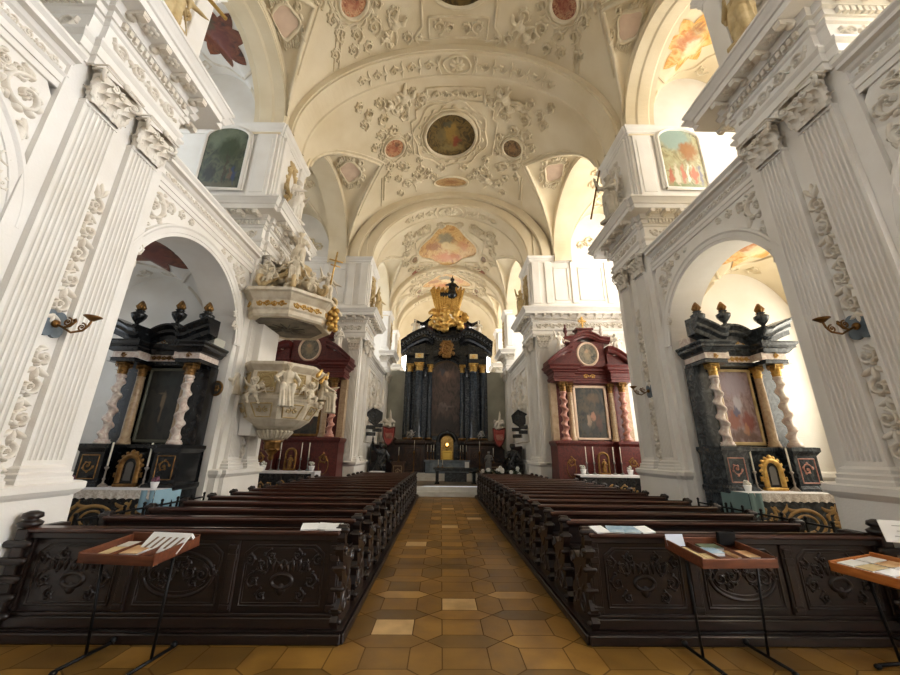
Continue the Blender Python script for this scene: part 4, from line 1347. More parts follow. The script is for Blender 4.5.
        mb.box(sx(s, 3.57), sx(s, 3.64), a, b, 7.5, 9.9)
        for (p0, p1) in ((a + .1, a + .4), (b - .4, b - .1)): mb.box(sx(s, 3.51), sx(s, 3.6), p0, p1, 7.8, 9.8, .01)
        mb.box(sx(s, 3.62), sx(s, 3.95), a - .06, a, 7.8, 9.8, .01)
        mb.build('upper_pilaster', WHITE, r, warp=True)
        mp = wallmap((sx(s, 3.57), (a + b) / 2, 8.8), (0, 1, 0), (0, 0, 1), (-s, 0, 0))
        relief_child(cartouche(0, 0, .22, .5, .04, .09, RNG) + acanthus(0, -.85, .2, pi / 2, 1, .03, .06, RNG), mp, r, PGOLD, 'wall_cartouche')
    # choir walls between the piers with lower entablature, reliefs and gallery openings
    for (a, b) in ((16.3, 21.0), (22.2, 24.6)):
        w = empty('wall_' + nm); struct(w, ('choir wall with stucco reliefs ' if a < 17 else 'choir wall beside the high altar ') + DESC[s], 'wall')
        mb = MB(); mb.box(sx(s, 3.75), sx(s, 4.4), a, b, 0, 6.28); mb.build('choir_wall', WHITE, w, warp=True)
        mb = MB(); mb.mould(side_path(s, [(3.75, b), (3.75, a)]), LENT); mb.mould(side_path(s, [(3.75, b), (3.75, a)]), PLINTH); mb.build('lower_entablature', WHITE, w, warp=True)
        yc = (a + b) / 2; ru = (b - a) / 2 - .03
        mb = MB(); arch_wall(mb, s, 3.66, 4.4, a - .02, b + .02, 9.8, 13.6, yc, ru, Z_SP, 1.7); mb.build('gallery_arch', CREAM_BOUNCE, w, warp=True)
        mb = MB(); archivolt(mb, s, 3.66, yc, ru, Z_SP, 1.7, AV); mb.build('archivolt', CREAM_BOUNCE, w, warp=True)
        mb = MB(); mb.box(sx(s, 4.3), sx(s, 6.8), a - .3, b + .3, 6.0, 6.26); mb.box(sx(s, 4.3), sx(s, 6.8), a - .3, b + .3, 12.0, 12.2)
        mb.box(sx(s, 4.9), sx(s, 6.8), a - .4, a, 6, 12.2); mb.box(sx(s, 4.9), sx(s, 6.8), b, b + .4, 6, 12.2)
        holed_wall(mb, s, 6.4, 6.8, a - .3, b + .3, 6.2, 12.2, [(yc - 1.0, yc + 1.0, 7.2, 11.2)]); mb.build('gallery_shell', WHITE, w, warp=True)
        window('window_%d' % ((20 if a < 17 else 21) + (0 if s < 0 else 10)), s, 6.5, yc - 1.0, yc + 1.0, 7.2, 11.2, G_CHR if s > 0 else G_CHL, 'choir gallery window %s %s' % ('before the high altar' if a < 17 else 'behind the high altar', DESC[s]))
        mp = wallmap((sx(s, 3.75), yc, 0), (0, 1, 0), (0, 0, 1), (-s, 0, 0)); st = []
        for z in (5.2, 4.3, 3.4):
            for q in (-1, 1):
                st += acanthus(q * .55, z, .3, pi / 2, q, .05, .08, RNG); st += acanthus(q * 1.2, z - .3, .25, 0, -q, .045, .07, RNG)
            st += cartouche(0, z - .1, .22, .28, .04, .07, RNG)
        st.append(poly([(-1.6, 2.2), (1.6, 2.2), (1.6, 5.55), (-1.6, 5.55)], .04, .05))
        relief_child(st, mp, w)

# chancel + choir arches and vaults
trans_arch(14.6, 15.7, 3.66, Z_SP, 3.0, 'chancel arch with stucco cartouche in front of the choir')
trans_arch(14.42, 14.62, 4.2, Z_SP, 3.3, 'outer moulding of the chancel arch', .1, False)
trans_arch(21.1, 22.0, 3.66, Z_SP, 3.15, 'choir arch above the high altar')
trans_arch(24.7, 25.6, 3.66, Z_SP, 3.0, 'choir arch behind the high altar')
# wall above the chancel arch
mb = MB(); n = 48; vs = []; fs = []
for i in range(n + 1):
    t = -pi / 2 + pi * i / n
    vs.append((X0 + 3.72 * sin(t), 14.68, Z_SP + 3.05 * cos(t))); vs.append((X0 + 4.9 * sin(t), 14.68, Z_SP + 3.9 * cos(t)))
fs = [(2 * i, 2 * i + 1, 2 * i + 3, 2 * i + 2) for i in range(n)]
mb.add(vs, fs); mb.add([(x, y + .12, z) for x, y, z in vs], fs)
struct(mb.build('trim', CREAM_BOUNCE, warp=True), 'narrow wall strip over the chancel arch', 'wall')

V3 = Vault(15.5, 21.2, 3.72, Z_SP, 3.25, [(18.65, 2.3, 1.85)], 2.7)
V4 = Vault(21.9, 24.9, 3.72, Z_SP, 3.25, [(23.4, 1.15, 1.75)], 2.8)
c3 = empty('ceiling.003'); struct(c3, 'choir vault with a warm golden fresco before the high altar', 'ceiling'); V3.build('vault', CREAM_BOUNCE, c3, 101, .07)
c4 = empty('ceiling.004'); struct(c4, 'choir vault behind the crest of the high altar', 'ceiling'); V4.build('vault', CREAM_BOUNCE, c4, 101, .07)
for v, c, yc, ky in ((V3, c3, 18.9, 1.12), (V4, c4, 23.4, .62)):
    vault_ornament(v, c, yc, 1.7, None, None, v.lun, [])
    st = []
    for q in (-1, 1):
        st.append(poly([(q * 1.0, yc - 1.9 * ky), (q * 1.0, yc - 1.5 * ky), (q * 1.9, yc - 1.1 * ky), (q * 1.9, yc + 1.1 * ky), (q * 1.0, yc + 1.5 * ky), (q * 1.0, yc + 1.9 * ky)], .05, .06, False))
        st.append(oval(q * 2.1, yc + .5, .24, .42, .06, .09, 28))
        for (a, y, r, d) in ((1.6, -1.7, .34, 1), (2.2, -1.2, .34, -1), (2.6, -.5, .3, 1), (2.75, .4, .28, 1), (1.8, 1.6, .3, -1), (2.2, -1.9, .28, -1), (2.45, 1.3, .26, 1), (1.4, 1.9, .22, 1), (1.2, -1.95, .26, -1), (2.5, -1.5, .26, 1), (.5, -1.95, .24, 1)):
            st += acanthus(q * a, yc + y * ky, r, pi / 2, q * d, .045, .08, RNG)
        putto_on(v, q * 2.1, yc - 1.55 * ky, .9, 0 if q < 0 else 2, c, q * .5)
        putto_on(v, q * 2.35, yc - .9 * ky, .7, 1, c, -q * .5)
        patch(v, oval_shape(q * 2.1, yc + .5, .2, .38), .03, 'fresco', F_BROWN, c)
        patch(v, oval_shape(q * 2.1, yc + 1.85 * ky, .32, .24), .03, 'fresco', F_ROSEB, c)
    relief_child(st, v.mp, c, STUCCO)
    f = lambda t: .86 + .18 * cos(4 * t) * .6
    sh = oval_shape(-.1, yc, 1.8, 2.1 * ky, 64, 8, f)
    patch(v, sh, .03, 'fresco', F_CHOIR, c)
    relief_child([(sh[-1], .06, .08, True)], v.mp, c, STUCCO, 'fresco_frame')

# apse
ap = empty('wall_front'); struct(ap, 'curved apse wall behind the high altar', 'wall')
mb = MB(); n = 32
for q0, q1 in ((0, 4), (6, 13), (19, 26), (28, 32)):
    mb.grid(lambda i, j: (X0 + 3.7 * cos(pi * (q0 + i) / n), 25.6 + 3.7 * sin(pi * (q0 + i) / n), (0, 10.2)[j]), q1 - q0 + 1, 2)
for q0, q1 in ((4, 6), (26, 28), (13, 19)):
    for z0, z1 in ((0, 6.6), (9.8, 10.2)):
        mb.grid(lambda i, j: (X0 + 3.7 * cos(pi * (q0 + i) / n), 25.6 + 3.7 * sin(pi * (q0 + i) / n), (z0, z1)[j]), q1 - q0 + 1, 2)
mb.grid(lambda i, j: (X0 + 3.7 * cos(pi * i / 40) * cos(pi / 2 * j / 20), 25.55 + 3.7 * sin(pi * i / 40) * cos(pi / 2 * j / 20), 10.15 + 3.1 * sin(pi / 2 * j / 20)), 41, 21)
mb.build('apse_wall', CREAM_BOUNCE, ap)
for k, (q0, q1) in enumerate(((4, 6), (13, 19), (26, 28))):
    r = empty('window_%d' % (40 + k)); struct(r, ('apse window behind the altar opposite the pulpit', 'middle apse window hidden behind the altar', 'apse window behind the altar on the pulpit side')[k], 'window')
    mb = MB(); mb.grid(lambda i, j: (X0 + 3.72 * cos(pi * (q0 + i) / n), 25.6 + 3.72 * sin(pi * (q0 + i) / n), (6.6, 9.8)[j]), q1 - q0 + 1, 2); mb.build('pane', G_LIT, r)
    mb = MB()
    for i in range(q0, q1 + 1): mb.box(X0 + 3.68 * cos(pi * i / n) - .03, X0 + 3.68 * cos(pi * i / n) + .03, 25.6 + 3.68 * sin(pi * i / n) - .03, 25.6 + 3.68 * sin(pi * i / n) + .03, 6.6, 9.8)
    mb.build('window_frame', WHITE, r)

# grey screen wall flanking the altar
mb = MB()
for q in (-1, 1): mb.box(X0 + q * 1.4, X0 + q * 3.8, 22.5, 22.75, 0, 6.6)
mb.box(X0 - 1.4, X0 + 1.4, 22.55, 22.7, 0, 6.6)
struct(mb.build('trim', GREYPL), 'plain grey screen wall behind the high altar columns', 'wall')

# ------------------------------------------------------------------ floor
def floor_mat():
    m = bpy.data.materials.new('floor_tiles'); m.use_nodes = True; nt = m.node_tree; N = nt.nodes; L = nt.links; b = N['Principled BSDF']
    at = N.new('ShaderNodeAttribute'); at.attribute_name = 'tile'
    cr = N.new('ShaderNodeValToRGB'); e = cr.color_ramp.elements
    e[0].position = 0; e[0].color = S(108, 80, 35); e[1].position = .55; e[1].color = S(144, 106, 45)
    q = e.new(.85); q.color = S(166, 124, 58); q = e.new(.93); q.color = S(196, 158, 98); q = e.new(1); q.color = S(206, 172, 118)
    L.new(at.outputs['Fac'], cr.inputs['Fac'])
    tc = N.new('ShaderNodeTexCoord'); nz = N.new('ShaderNodeTexNoise'); nz.inputs['Scale'].default_value = 3.5; nz.inputs['Detail'].default_value = 6
    L.new(tc.outputs['Object'], nz.inputs['Vector'])
    mx = N.new('ShaderNodeMix'); mx.data_type = 'RGBA'; mx.blend_type = 'MULTIPLY'; mx.inputs['Factor'].default_value = .7
    c2 = N.new('ShaderNodeValToRGB'); c2.color_ramp.elements[0].position = .3; c2.color_ramp.elements[0].color = S(190, 178, 160); c2.color_ramp.elements[1].position = .65; c2.color_ramp.elements[1].color = (1, 1, 1, 1)
    L.new(nz.outputs['Fac'], c2.inputs['Fac']); L.new(cr.outputs['Color'], mx.inputs['A']); L.new(c2.outputs['Color'], mx.inputs['B']); L.new(mx.outputs['Result'], b.inputs['Base Color'])
    rr = N.new('ShaderNodeMapRange'); rr.inputs['To Min'].default_value = .28; rr.inputs['To Max'].default_value = .5; L.new(nz.outputs['Fac'], rr.inputs['Value']); L.new(rr.outputs['Result'], b.inputs['Roughness'])
    bp = N.new('ShaderNodeBump'); bp.inputs['Strength'].default_value = .15; bp.inputs['Distance'].default_value = .02; L.new(nz.outputs['Fac'], bp.inputs['Height']); L.new(bp.outputs['Normal'], b.inputs['Normal'])
    return m


GROUT = mat('floor_grout', S(96, 68, 34), .7)
mb = MB(); vals = []
PA, PG = .41, .29; PP = PA + PG; gr = .006
rng = random.Random(5)
def tile(pts, v):
    cx = sum(p[0] for p in pts) / len(pts); cy = sum(p[1] for p in pts) / len(pts)
    q = []
    for x, y in pts:
        d = hypot(x - cx, y - cy); k = (d - gr * 1.3) / d; q.append((cx + (x - cx) * k, cy + (y - cy) * k, 0.0))
    mb.add(q, [tuple(range(len(q)))]); vals.append(v)
x_s = X0 - .015
for i in range(-8, 9):
    for j in range(-9, 30):
        x = x_s + i * PP; y = 4.46 + (j - 3) * .595 
        a = PA / 2; g = PG / 2; ky = .85
        if y > 15.95: continue
        light = .93 + .07 * rng.random()
        v = rng.random() * .8
        if rng.random() < .03: v = light
        if (i, j) in ((-1, 3), (0, 4), (0, 12), (1, 14), (-1, 9)): v = 1.0
        P = lambda pts: [(x + px, y + py * ky) for px, py in pts]
        tile(P([(-a, -a), (a, -a), (a, a), (-a, a)]), v)
        v = rng.random() * .75
        tile(P([(a, -a), (a + g, -a - g), (a + 2 * g, -a), (a + 2 * g, a), (a + g, a + g), (a, a)]), v)
        v = rng.random() * .75 if rng.random() > .06 else .88
        tile(P([(-a, a), (a, a), (a + g, a + g), (a, a + 2 * g), (-a, a + 2 * g), (-a - g, a + g)]), v)
fl = mb.build('floor', floor_mat()); struct(fl, 'golden brown stone floor of square and hexagonal slabs', 'floor')
at = fl.data.attributes.new('tile', 'FLOAT', 'FACE'); at.data.foreach_set('value', vals)
mb = MB(); mb.box(-9, 9.5, -6.5, 16.3, -.2, -.004); struct(mb.build('floor', GROUT), 'dark joints under the floor slabs', 'floor')
mb = MB(); mb.box(X0 - 3.7, X0 + 3.7, 16.05, 16.5, 0, .17, .012); mb.box(X0 - 3.7, X0 + 3.7, 16.42, 30, .0, .36, .012)
struct(mb.build('floor', STONE), 'pale stone steps leading up to the choir', 'step')
mb = MB(); mb.box(X0 - 3.7, X0 + 3.7, 16.75, 30, .36, .365); struct(mb.build('floor', mat('choir_floor_stone', S(126, 108, 84), .4, c2=S(98, 84, 66), scale=2)), 'brownish choir floor before the high altar', 'floor')

# ------------------------------------------------------------------ camera
def look():
    p, y, r = RAD(17.63), RAD(1.12), RAD(.77)
    cp, sp, cy, sy, cr, sr = cos(p), sin(p), cos(y), sin(y), cos(r), sin(r)
    f = Vector((sy * cp, cy * cp, sp)); r0 = Vector((cy, -sy, 0)); u0 = r0.cross(f)
    R = r0 * cr + u0 * sr; U = u0 * cr - r0 * sr
    return Matrix((R, U, -f)).transposed()
cam = bpy.data.cameras.new('camera'); co = bpy.data.objects.new('camera', cam); COL.objects.link(co)
cam.sensor_fit = 'HORIZONTAL'; cam.sensor_width = 36; cam.lens = 36 * 364 / 900; cam.clip_start = .05
M4 = look().to_4x4(); M4.translation = Vector((0, 0, 1.7)); co.matrix_world = M4
SC.camera = co
w = bpy.data.worlds.new('world'); SC.world = w; w.use_nodes = True
w.node_tree.nodes['Background'].inputs[0].default_value = (.9, .95, 1, 1); w.node_tree.nodes['Background'].inputs[1].default_value = .6
SC.view_settings.view_transform = 'Standard'; SC.view_settings.look = 'None'; SC.view_settings.gamma = 1; SC.view_settings.exposure = .06
# ------------------------------------------------------------------ pews
ORD = ['last', 'second', 'third', 'fourth', 'fifth', 'sixth', 'seventh', 'eighth', 'ninth', 'tenth', 'eleventh', 'twelfth', 'thirteenth', 'fourteenth', 'fifteenth', 'sixteenth', 'front']
PH = .93


def pew_end(mb, x, t=.075, depth=.46, M=None):
    """baroque pew end in the y/z plane, x thickness t"""
    out = [(-.06, .10), (-.085, .16), (-.05, .20), (-.07, .26), (-.03, .34), (-.06, .42), (-.02, .48), (-.05, .54), (-.07, .60), (-.03, .65), (-.065, .71), (-.085, .77), (-.04, .82), (-.07, .87), (-.06, .94), (-.02, .985), (.03, .985), (.07, .95), (.06, .90), (.03, .87),
           (.05, .80), (.11, .74), (.13, .68), (.19, .66), (.25, .69), (.31, .70), (.37, .67), (.40, .62), (.38, .57), (.33, .56), (.30, .50), (.33, .42), (.39, .38), (.43, .32), (.40, .24), (.44, .18), (.46, .10)]
    mb.prism(out, lambda a, b, d: (x + d, a, b), -t / 2, t / 2)
    for q in (-1, 1):
        mp = lambda a, b, h, q=q: (x + q * (t / 2 + h), a, b)
        st = [spiral(.0, .93, .06, 0, 1.4, .012, .016), spiral(.36, .62, .07, pi, 1.4, .014, .018, -1), spiral(.02, .74, .06, pi / 2, 1.3, .012, .016, -1), spiral(.14, .26, .13, 0, 1.4, .02, .02), spiral(.34, .24, .07, pi, 1.3, .014, .016, -1)]
        st += [drop(.1, .6, -1.2, .25, .03, .02, .6), drop(.05, .45, -.6, .25, .03, .02, -.6), drop(.3, .5, -2.4, .2, .025, .018, .5)]
        mb.strokes(st, mp, 3)
    # rolls along the near edge, seen from behind
    for z, r in ((.15, .026), (.23, .018), (.42, .022), (.60, .025), (.77, .028), (.94, .03)):
        mb.caps((x - t * .62, -.045, z), (x + t * .62, -.045, z), r, r, 8)


def make_pew(xa, xb, last=False):
    """xa aisle end, xb wall end; root at (0,0,0) under its back"""
    sg = 1 if xb > xa else -1
    root = empty('pew')
    L0, L1 = min(xa, xb), max(xa, xb)
    mb = MB(); mb.box(L0 + .03, L1 - .03, -.02, .02, .10, .90, .004)
    if last:
        mb.box(L0 + .02, L1 - .02, -.06, .02, .84, .905, .008)
        mb.box(L0 + .02, L1 - .02, -.07, .02, .10, .19, .008); mb.box(L0 + .02, L1 - .02, -.055, .02, .19, .22, .006)
        n = 3; w = (L1 - L0 - .1) / n
        xs = []
        for k in range(n + 1):
            x = L0 + .05 + w * k
            xs.append(x); mb.box(x - .055, x + .055, -.045, .02, .22, .84, .006)
            mb.box(x - .035, x + .035, -.055, -.04, .30, .78, .005)
            mb.box(x - .045, x + .045, -.065, -.04, .66, .72, .004); mb.box(x - .045, x + .045, -.065, -.04, .76, .80, .004); mb.box(x - .045, x + .045, -.065, -.04, .25, .29, .004)
        for k in range(n):
            a, b = xs[k] + .085, xs[k + 1] - .085
            mp = lambda p, q, h: (p, -.02 - h, q)
            rect = [(a + .03, .27), (b - .03, .27), (b - .03, .72), (b - .12, .79), (a + .12, .79), (a + .03, .72)]
            st = [poly(rect, .012, .016), poly([(p + (.025 if p < (a + b) / 2 else -.025), q + (.025 if q < .5 else -.025)) for p, q in rect], .006, .01)]
            c = (a + b) / 2; sc_ = (b - a) / 2
            if k != 1:
                st += [oval(c, .48, .10, .06, .02, .03, 24), drop(c, .36, pi / 2, .1, .05, .03)]
                for q in (-1, 1):
                    for (dx, dz, r, d) in ((.22, .62, .085, 1), (.30, .48, .07, -1), (.14, .70, .05, -1), (.36, .66, .05, 1), (.2, .36, .05, -1)):
                        st += acanthus(c + q * dx * min(1.2, sc_ / .45), dz, r, pi / 2, q * d, .012, .024, RNG, 5)
                    for j in range(5): st.append(drop(c + q * .05 * j, .56, pi / 2 + q * (.3 - .25 * j), .12, .018, .026, q * .4))
            else:
                st += [oval(c, .53, sc_ * .8, .19, .018, .024, 48), oval(c, .53, sc_ * .72, .15, .008, .014, 48)]
                for q in (-1, 1):
                    for (dx, dz, r, d) in ((.12, .55, .08, 1), (.27, .53, .07, -1), (.4, .55, .05, 1), (.05, .62, .05, -1), (.18, .46, .045, 1)):
                        st += acanthus(c + q * dx * min(1.25, sc_ / .5), dz, r, pi / 2, q * d, .012, .024, RNG, 5)
            mb.strokes(st, mp, 4)
    mb.build('backrest', WOOD, root)
    mb = MB(); mb.box(L0 + .01, L1 - .01, -.095, .065, .895, .94, .014); mb.box(L0 + .02, L1 - .02, -.05, .03, .87, .90, .006); mb.build('top_rail', WOODR, root)
    mb = MB(); mb.box(L0 + .03, L1 - .03, .03, .40, .43, .465, .01); mb.build('seat', WOOD, root)
    if not last:
        mb = MB(); mb.box(L0 + .03, L1 - .03, -.19, -.02, .66, .685, .006); mb.build('book_ledge', WOOD, root)
        mb = MB(); mb.box(L0 + .05, L1 - .05, -.25, -.06, .15, .185, .008); mb.box(L0 + .1, L0 + .14, -.2, -.02, .02, .15); mb.box(L1 - .14, L1 - .1, -.2, -.02, .02, .15); mb.build('kneeler', WOOD, root)
    mb = MB(); pew_end(mb, xa); mb.build('pew_end', WOOD, root)
    if last:
        mb = MB(); mb.box(xb - .06, xb + .06, -.10, .35, .10, .93, .01)
        mb.lathe([(.02, .93), (.09, .95), (.10, .98), (.07, 1.0), (.05, 1.01), (.085, 1.03), (.075, 1.07), (.03, 1.09)], (xb, -.04, 0), 14)
        for z in (.2, .35, .5, .65, .8): mb.caps((xb - .1, -.10, z), (xb + .1, -.10, z), .035, .035, 8)
        mb.build('carved_end_post', WOOD, root)
    else:
        mb = MB(); pew_end(mb, xb, .06); mb.build('pew_end', WOOD, root)
    return root


ROWY = [4.20 + .7 * i for i in range(17)]
for s in (-1, 1):
    xa = -.99 if s < 0 else 1.52
    protos = {}
    for i, y in enumerate(ROWY):
        if i == 0: xb, key = (-4.12 if s < 0 else 4.62), 'last'
        elif y < 13.0: xb, key = (-3.98 if s < 0 else 4.42), 'long'
        else: xb, key = (-3.12 if s < 0 else 3.64), 'short'
        if key in protos:
            p = copy_tree(protos[key])
        else:
            p = make_pew(xa, xb, i == 0); protos[key] = p
        p.location = (0, y, 0)
        side_ = 'the pulpit-side block' if s < 0 else 'the block opposite the pulpit'
        lab = {0: 'dark pew with carved panelled back, nearest the entrance in %s' % side_, 16: 'frontmost dark wooden pew of %s, by the choir steps' % side_}.get(i, '%s dark pew from the entrance in %s' % (ORD[i], side_))
        tag(p, lab, 'pew', 'dark pews of ' + side_)
    # low platforms
    mb = MB()
    a, b = (xa + (.09 if s < 0 else -.09)), (-4.14 if s < 0 else 4.66)
    for y0, y1, xb in ((4.10, 7.4, b), (7.4, 9.4, b - s * .05), (9.4, 13.2, b - s * .12), (13.2, 15.95, (-3.14 if s < 0 else 3.66))):
        mb.box(a, xb, y0, y1, 0, .10, .0)
    mb.box(a + s * .0, a - s * .03, 4.08, 15.97, 0, .085, .01); mb.box(a, b, 4.06, 4.10, 0, .085, .01)
    o = mb.build('trim', WOOD); struct(o, 'low dark wooden platform under the pews %s' % DESC[s], 'platform')

# ------------------------------------------------------------------ book stands
def book_stand(x, y, rz, label, tw=.70, orange=False, lean=.10, hh=.84):
    r = empty('book_stand', (x, y, 0), rz)
    tag(r, label, 'book stand', 'book trays on iron stands')
    for q in (-1, 1):
        mb = MB()
        mb.tube([(q * .30, -.25, .035), (q * .30, .22, .035)], .014, 6)
        mb.ell((q * .30, -.26, .025), (.025, .03, .022), 8, 6); mb.ell((q * .30, .21, .05), (.028, .028, .028), 8, 6)
        mb.tube([(q * .30, -.02, .035), (q * .34, -.06, hh - .02)], .012, 6)
        mb.build('iron_leg', IRON, r)
    mb = MB(); mb.tube([(-.31, -.03, .22), (.31, -.03, .22)], .008, 6); mb.build('cross_bar', IRON, r)
    mb = MB(); w = tw / 2; d0, d1 = -.28, .22; z = hh
    M = Matrix.Translation((0, 0, z)) @ Matrix.Rotation(lean, 4, 'X')
    mb.M = M
    mb.box(-w, w, d0, d1, 0, .015); mb.box(-w, w, d0, d0 + .018, 0, .075, .004); mb.box(-w, w, d1 - .018, d1, 0, .10, .004); mb.box(-w, -w + .018, d0, d1, 0, .085, .004); mb.box(w - .018, w, d0, d1, 0, .085, .004)
    for k in (-.12, .15): mb.box(k - .005, k + .005, d0, d1, 0, .06)
    t = mb.build('tray', TRAYW, r)
    return r, M


BLUEP = mat('blue_cover', S(116, 152, 178), .5, c2=S(188, 204, 212), scale=9); CREAMP = mat('cream_cover', S(222, 204, 160), .5, c2=S(196, 166, 112), scale=8); GREENP = mat('green_cover', S(112, 126, 96), .5, c2=S(70, 84, 74), scale=9); TANP = mat('tan_cover', S(196, 144, 96), .5, c2=S(226, 196, 150), scale=8)


def booklet(parent_loc, rz, w, d, h, m, label, cat='booklet', name='booklet', group=None, tilt=0.0, pages=True):
    o = empty(name, parent_loc, rz); o.rotation_euler = (tilt, 0, rz)
    tag(o, label, cat, group)
    mb = MB(); mb.box(-w / 2, w / 2, -d / 2, d / 2, h * .12, h * .88); mb.build('pages', PAPER, o)
    mb = MB(); mb.box(-w / 2 - .003, w / 2 + .003, -d / 2 - .003, d / 2 + .003, h * .88, h); mb.box(-w / 2 - .003, w / 2 + .003, -d / 2 - .003, d / 2 + .003, 0, h * .12); mb.box(-w / 2 - .003, -w / 2, -d / 2, d / 2, 0, h); mb.build('cover', m, o)
    return o


def on_tray(M, x, y, rz, root, h0=.017):
    W = Matrix.Translation(root.location) @ Matrix.Rotation(root.rotation_euler.z, 4, 'Z')
    p = W @ (M @ Vector((x, y, h0)))
    return tuple(p), root.rotation_euler.z + rz


s1, M1 = book_stand(-2.66, 3.79, RAD(-7), 'reddish book tray on black iron legs before the pulpit-side pews', hh=.81)
for (x, y, w, d, h, m, lab) in ((-.22, -.1, .15, .21, .02, CREAMP, 'cream booklet lying in the tray on the pulpit side'), (-.02, -.06, .15, .2, .03, TANP, 'tan booklet in the middle of the tray on the pulpit side'), (-.25, .1, .14, .12, .015, mat('white_cover', S(226, 222, 214), .6), 'small white booklet at the back of the tray on the pulpit side')):
    p, rz = on_tray(M1, x, y, .1, s1); booklet(p, rz, w, d, h, m, lab, tilt=.10)
p, rz = on_tray(M1, .16, .02, -.02, s1, .07)
o = empty('leaflet_rack', p, rz); o.rotation_euler = (.75, 0, rz); tag(o, 'white slotted card standing open in the pulpit-side tray', 'card')
mb = MB(); mb.box(-.20, .20, -.09, .10, 0, .006); mb.build('card', PAPER, o)
mb = MB()
for k in range(5):
    x = -.13 + .065 * k
    mb.add([(x - .035, -.05, .008), (x - .01, -.05, .008), (x + .035, .06, .008), (x + .01, .06, .008)], [(0, 1, 2, 3)])
mb.build('dark_slot', mat('slot_brown', S(120, 92, 70), .7), o)
mb = MB(); mb.box(-.20, .20, .085, .11, -.05, .004); mb.box(-.03, .03, .0, .10, -.08, 0); mb.build('prop', PAPER, o)

s2, M2 = book_stand(2.60, 3.82, RAD(3), 'reddish book tray with blue and cream guides, on iron legs opposite the pulpit', hh=.81)
for (x, y, w, d, h, m, lab) in ((-.27, -.02, .13, .3, .02, CREAMP, 'cream leaflets at the aisle end of the tray opposite the pulpit'), (-.13, -.12, .12, .17, .02, CREAMP, 'second cream leaflet beside the pale card'), (-.02, .02, .14, .14, .03, BLUEP, 'pale blue guide lying in the tray opposite the pulpit'), (.05, .13, .2, .12, .03, GREENP, 'grey green guide at the back of the tray opposite the pulpit'), (.22, -.05, .22, .16, .02, TANP, 'tan leaflet at the far end of the tray opposite the pulpit')):
    p, rz = on_tray(M2, x, y, 0, s2); booklet(p, rz, w, d, h, m, lab, tilt=.10)
p, rz = on_tray(M2, -.26, .18, 0, s2, .05)
o = empty('price_card', p, rz); o.rotation_euler = (1.35, 0, rz); tag(o, 'pale blue-white card standing at the back of the guide tray', 'card'); mb = MB(); mb.box(-.09, .09, -.02, .085, 0, .004); mb.build('card', mat('pale_blue_paper', S(214, 222, 234), .7), o)
p, rz = on_tray(M2, .26, .17, 0, s2, .04)
mb = MB(); mb.box(-.09, .09, -.02, .02, 0, .12, .006); o = mb.build('coin_box', IRON, None, loc=p); o.rotation_euler = (.1, 0, rz); tag(o, 'small black metal box at the back of the guide tray', 'box')

ORANGEW = mat('orange_tray_wood', S(176, 102, 44), .4, c2=S(206, 130, 66), scale=3, stretch=(2, 12, 12))
s3, M3 = book_stand(4.02, 3.42, RAD(-84), 'orange tray full of picture cards on iron legs by the pier', .92, True, hh=.72)
for c in s3.children:
    if c.name.startswith('tray'): c.data.materials.clear(); c.data.materials.append(ORANGEW)
for k in range(6):
    for j in range(2):
        p, rz = on_tray(M3, -.36 + .145 * k, -.14 + .21 * j, 0, s3, .055)
        m = (PAPER, CREAMP, PAPER, TANP)[(k + j * 2) % 4]
        lab = '%s picture card in the orange tray, %s row, %s' % (('white', 'cream', 'white', 'tan')[(k + j * 2) % 4], ('near', 'far')[j], ('first from the pier', 'second from the pier', 'third from the pier', 'third from the entrance end', 'second from the entrance end', 'at the entrance end')[5 - k])
        booklet(p, rz, .125, .17, .02, m, lab, 'card', 'picture_card', 'cards in the orange tray', tilt=.12)
o = empty('sign', (4.33, 3.68, .88), RAD(-20)); tag(o, 'white notice card standing above the orange card tray', 'sign')
mb = MB(); mb.M = Matrix.Rotation(RAD(-14), 4, 'X'); mb.box(-.14, .14, -.004, .004, .08, .27, .002); mb.build('card', PAPER, o)
mb = MB(); mb.M = Matrix.Rotation(RAD(-14), 4, 'X')
for k, (a, b) in enumerate(((-.05, .06), (-.03, .03), (-.06, .07))): mb.box(a, b, -.006, -.003, .22 - k * .045, .226 - k * .045)
mb.build('grey_text_line', mat('grey_print', S(150, 150, 150), .8), o)
mb = MB(); mb.tube([(0, .02, -.12), (0, .0, .1)], .008, 6); mb.build('holder', IRON, o)
# leaflets on the rails of the last pews
for (x, y, rz, m, lab) in ((-1.33, 4.18, .2, PAPER, 'white leaflet on the pulpit-side pew rail, furthest from the aisle'), (-1.2, 4.2, -.3, PAPER, 'white leaflet on the pulpit-side pew rail, middle one'), (-1.08, 4.18, .1, PAPER, 'white leaflet on the pulpit-side pew rail, nearest the aisle'),
                           (1.66, 4.18, .3, PAPER, 'white leaflet on the rail opposite the pulpit, nearest the aisle'), (1.83, 4.19, -.2, BLUEP, 'pale blue leaflet on the rail opposite the pulpit, second from the aisle'), (1.99, 4.18, -.1, BLUEP, 'pale blue leaflet on the rail opposite the pulpit, third from the aisle'), (2.14, 4.19, .3, PAPER, 'white leaflet on the rail opposite the pulpit, furthest from the aisle')):
    booklet((x, y, .958), rz, .155, .14, .012, m, lab, 'leaflet', 'leaflet', 'leaflets on the last pews', tilt=.24)
# ------------------------------------------------------------------ altars
TRI = mat('gold_scrollwork', S(168, 134, 76), .5, c2=S(132, 100, 54), scale=10)


def brk_path(W, d0, d1, xi, y=0):
    """plan of an entablature breaking forward over the columns; travels so outward is -y"""
    return [(-W, y), (-W, -d1), (-xi, -d1), (-xi, -d0), (xi, -d0), (xi, -d1), (W, -d1), (W, y)]


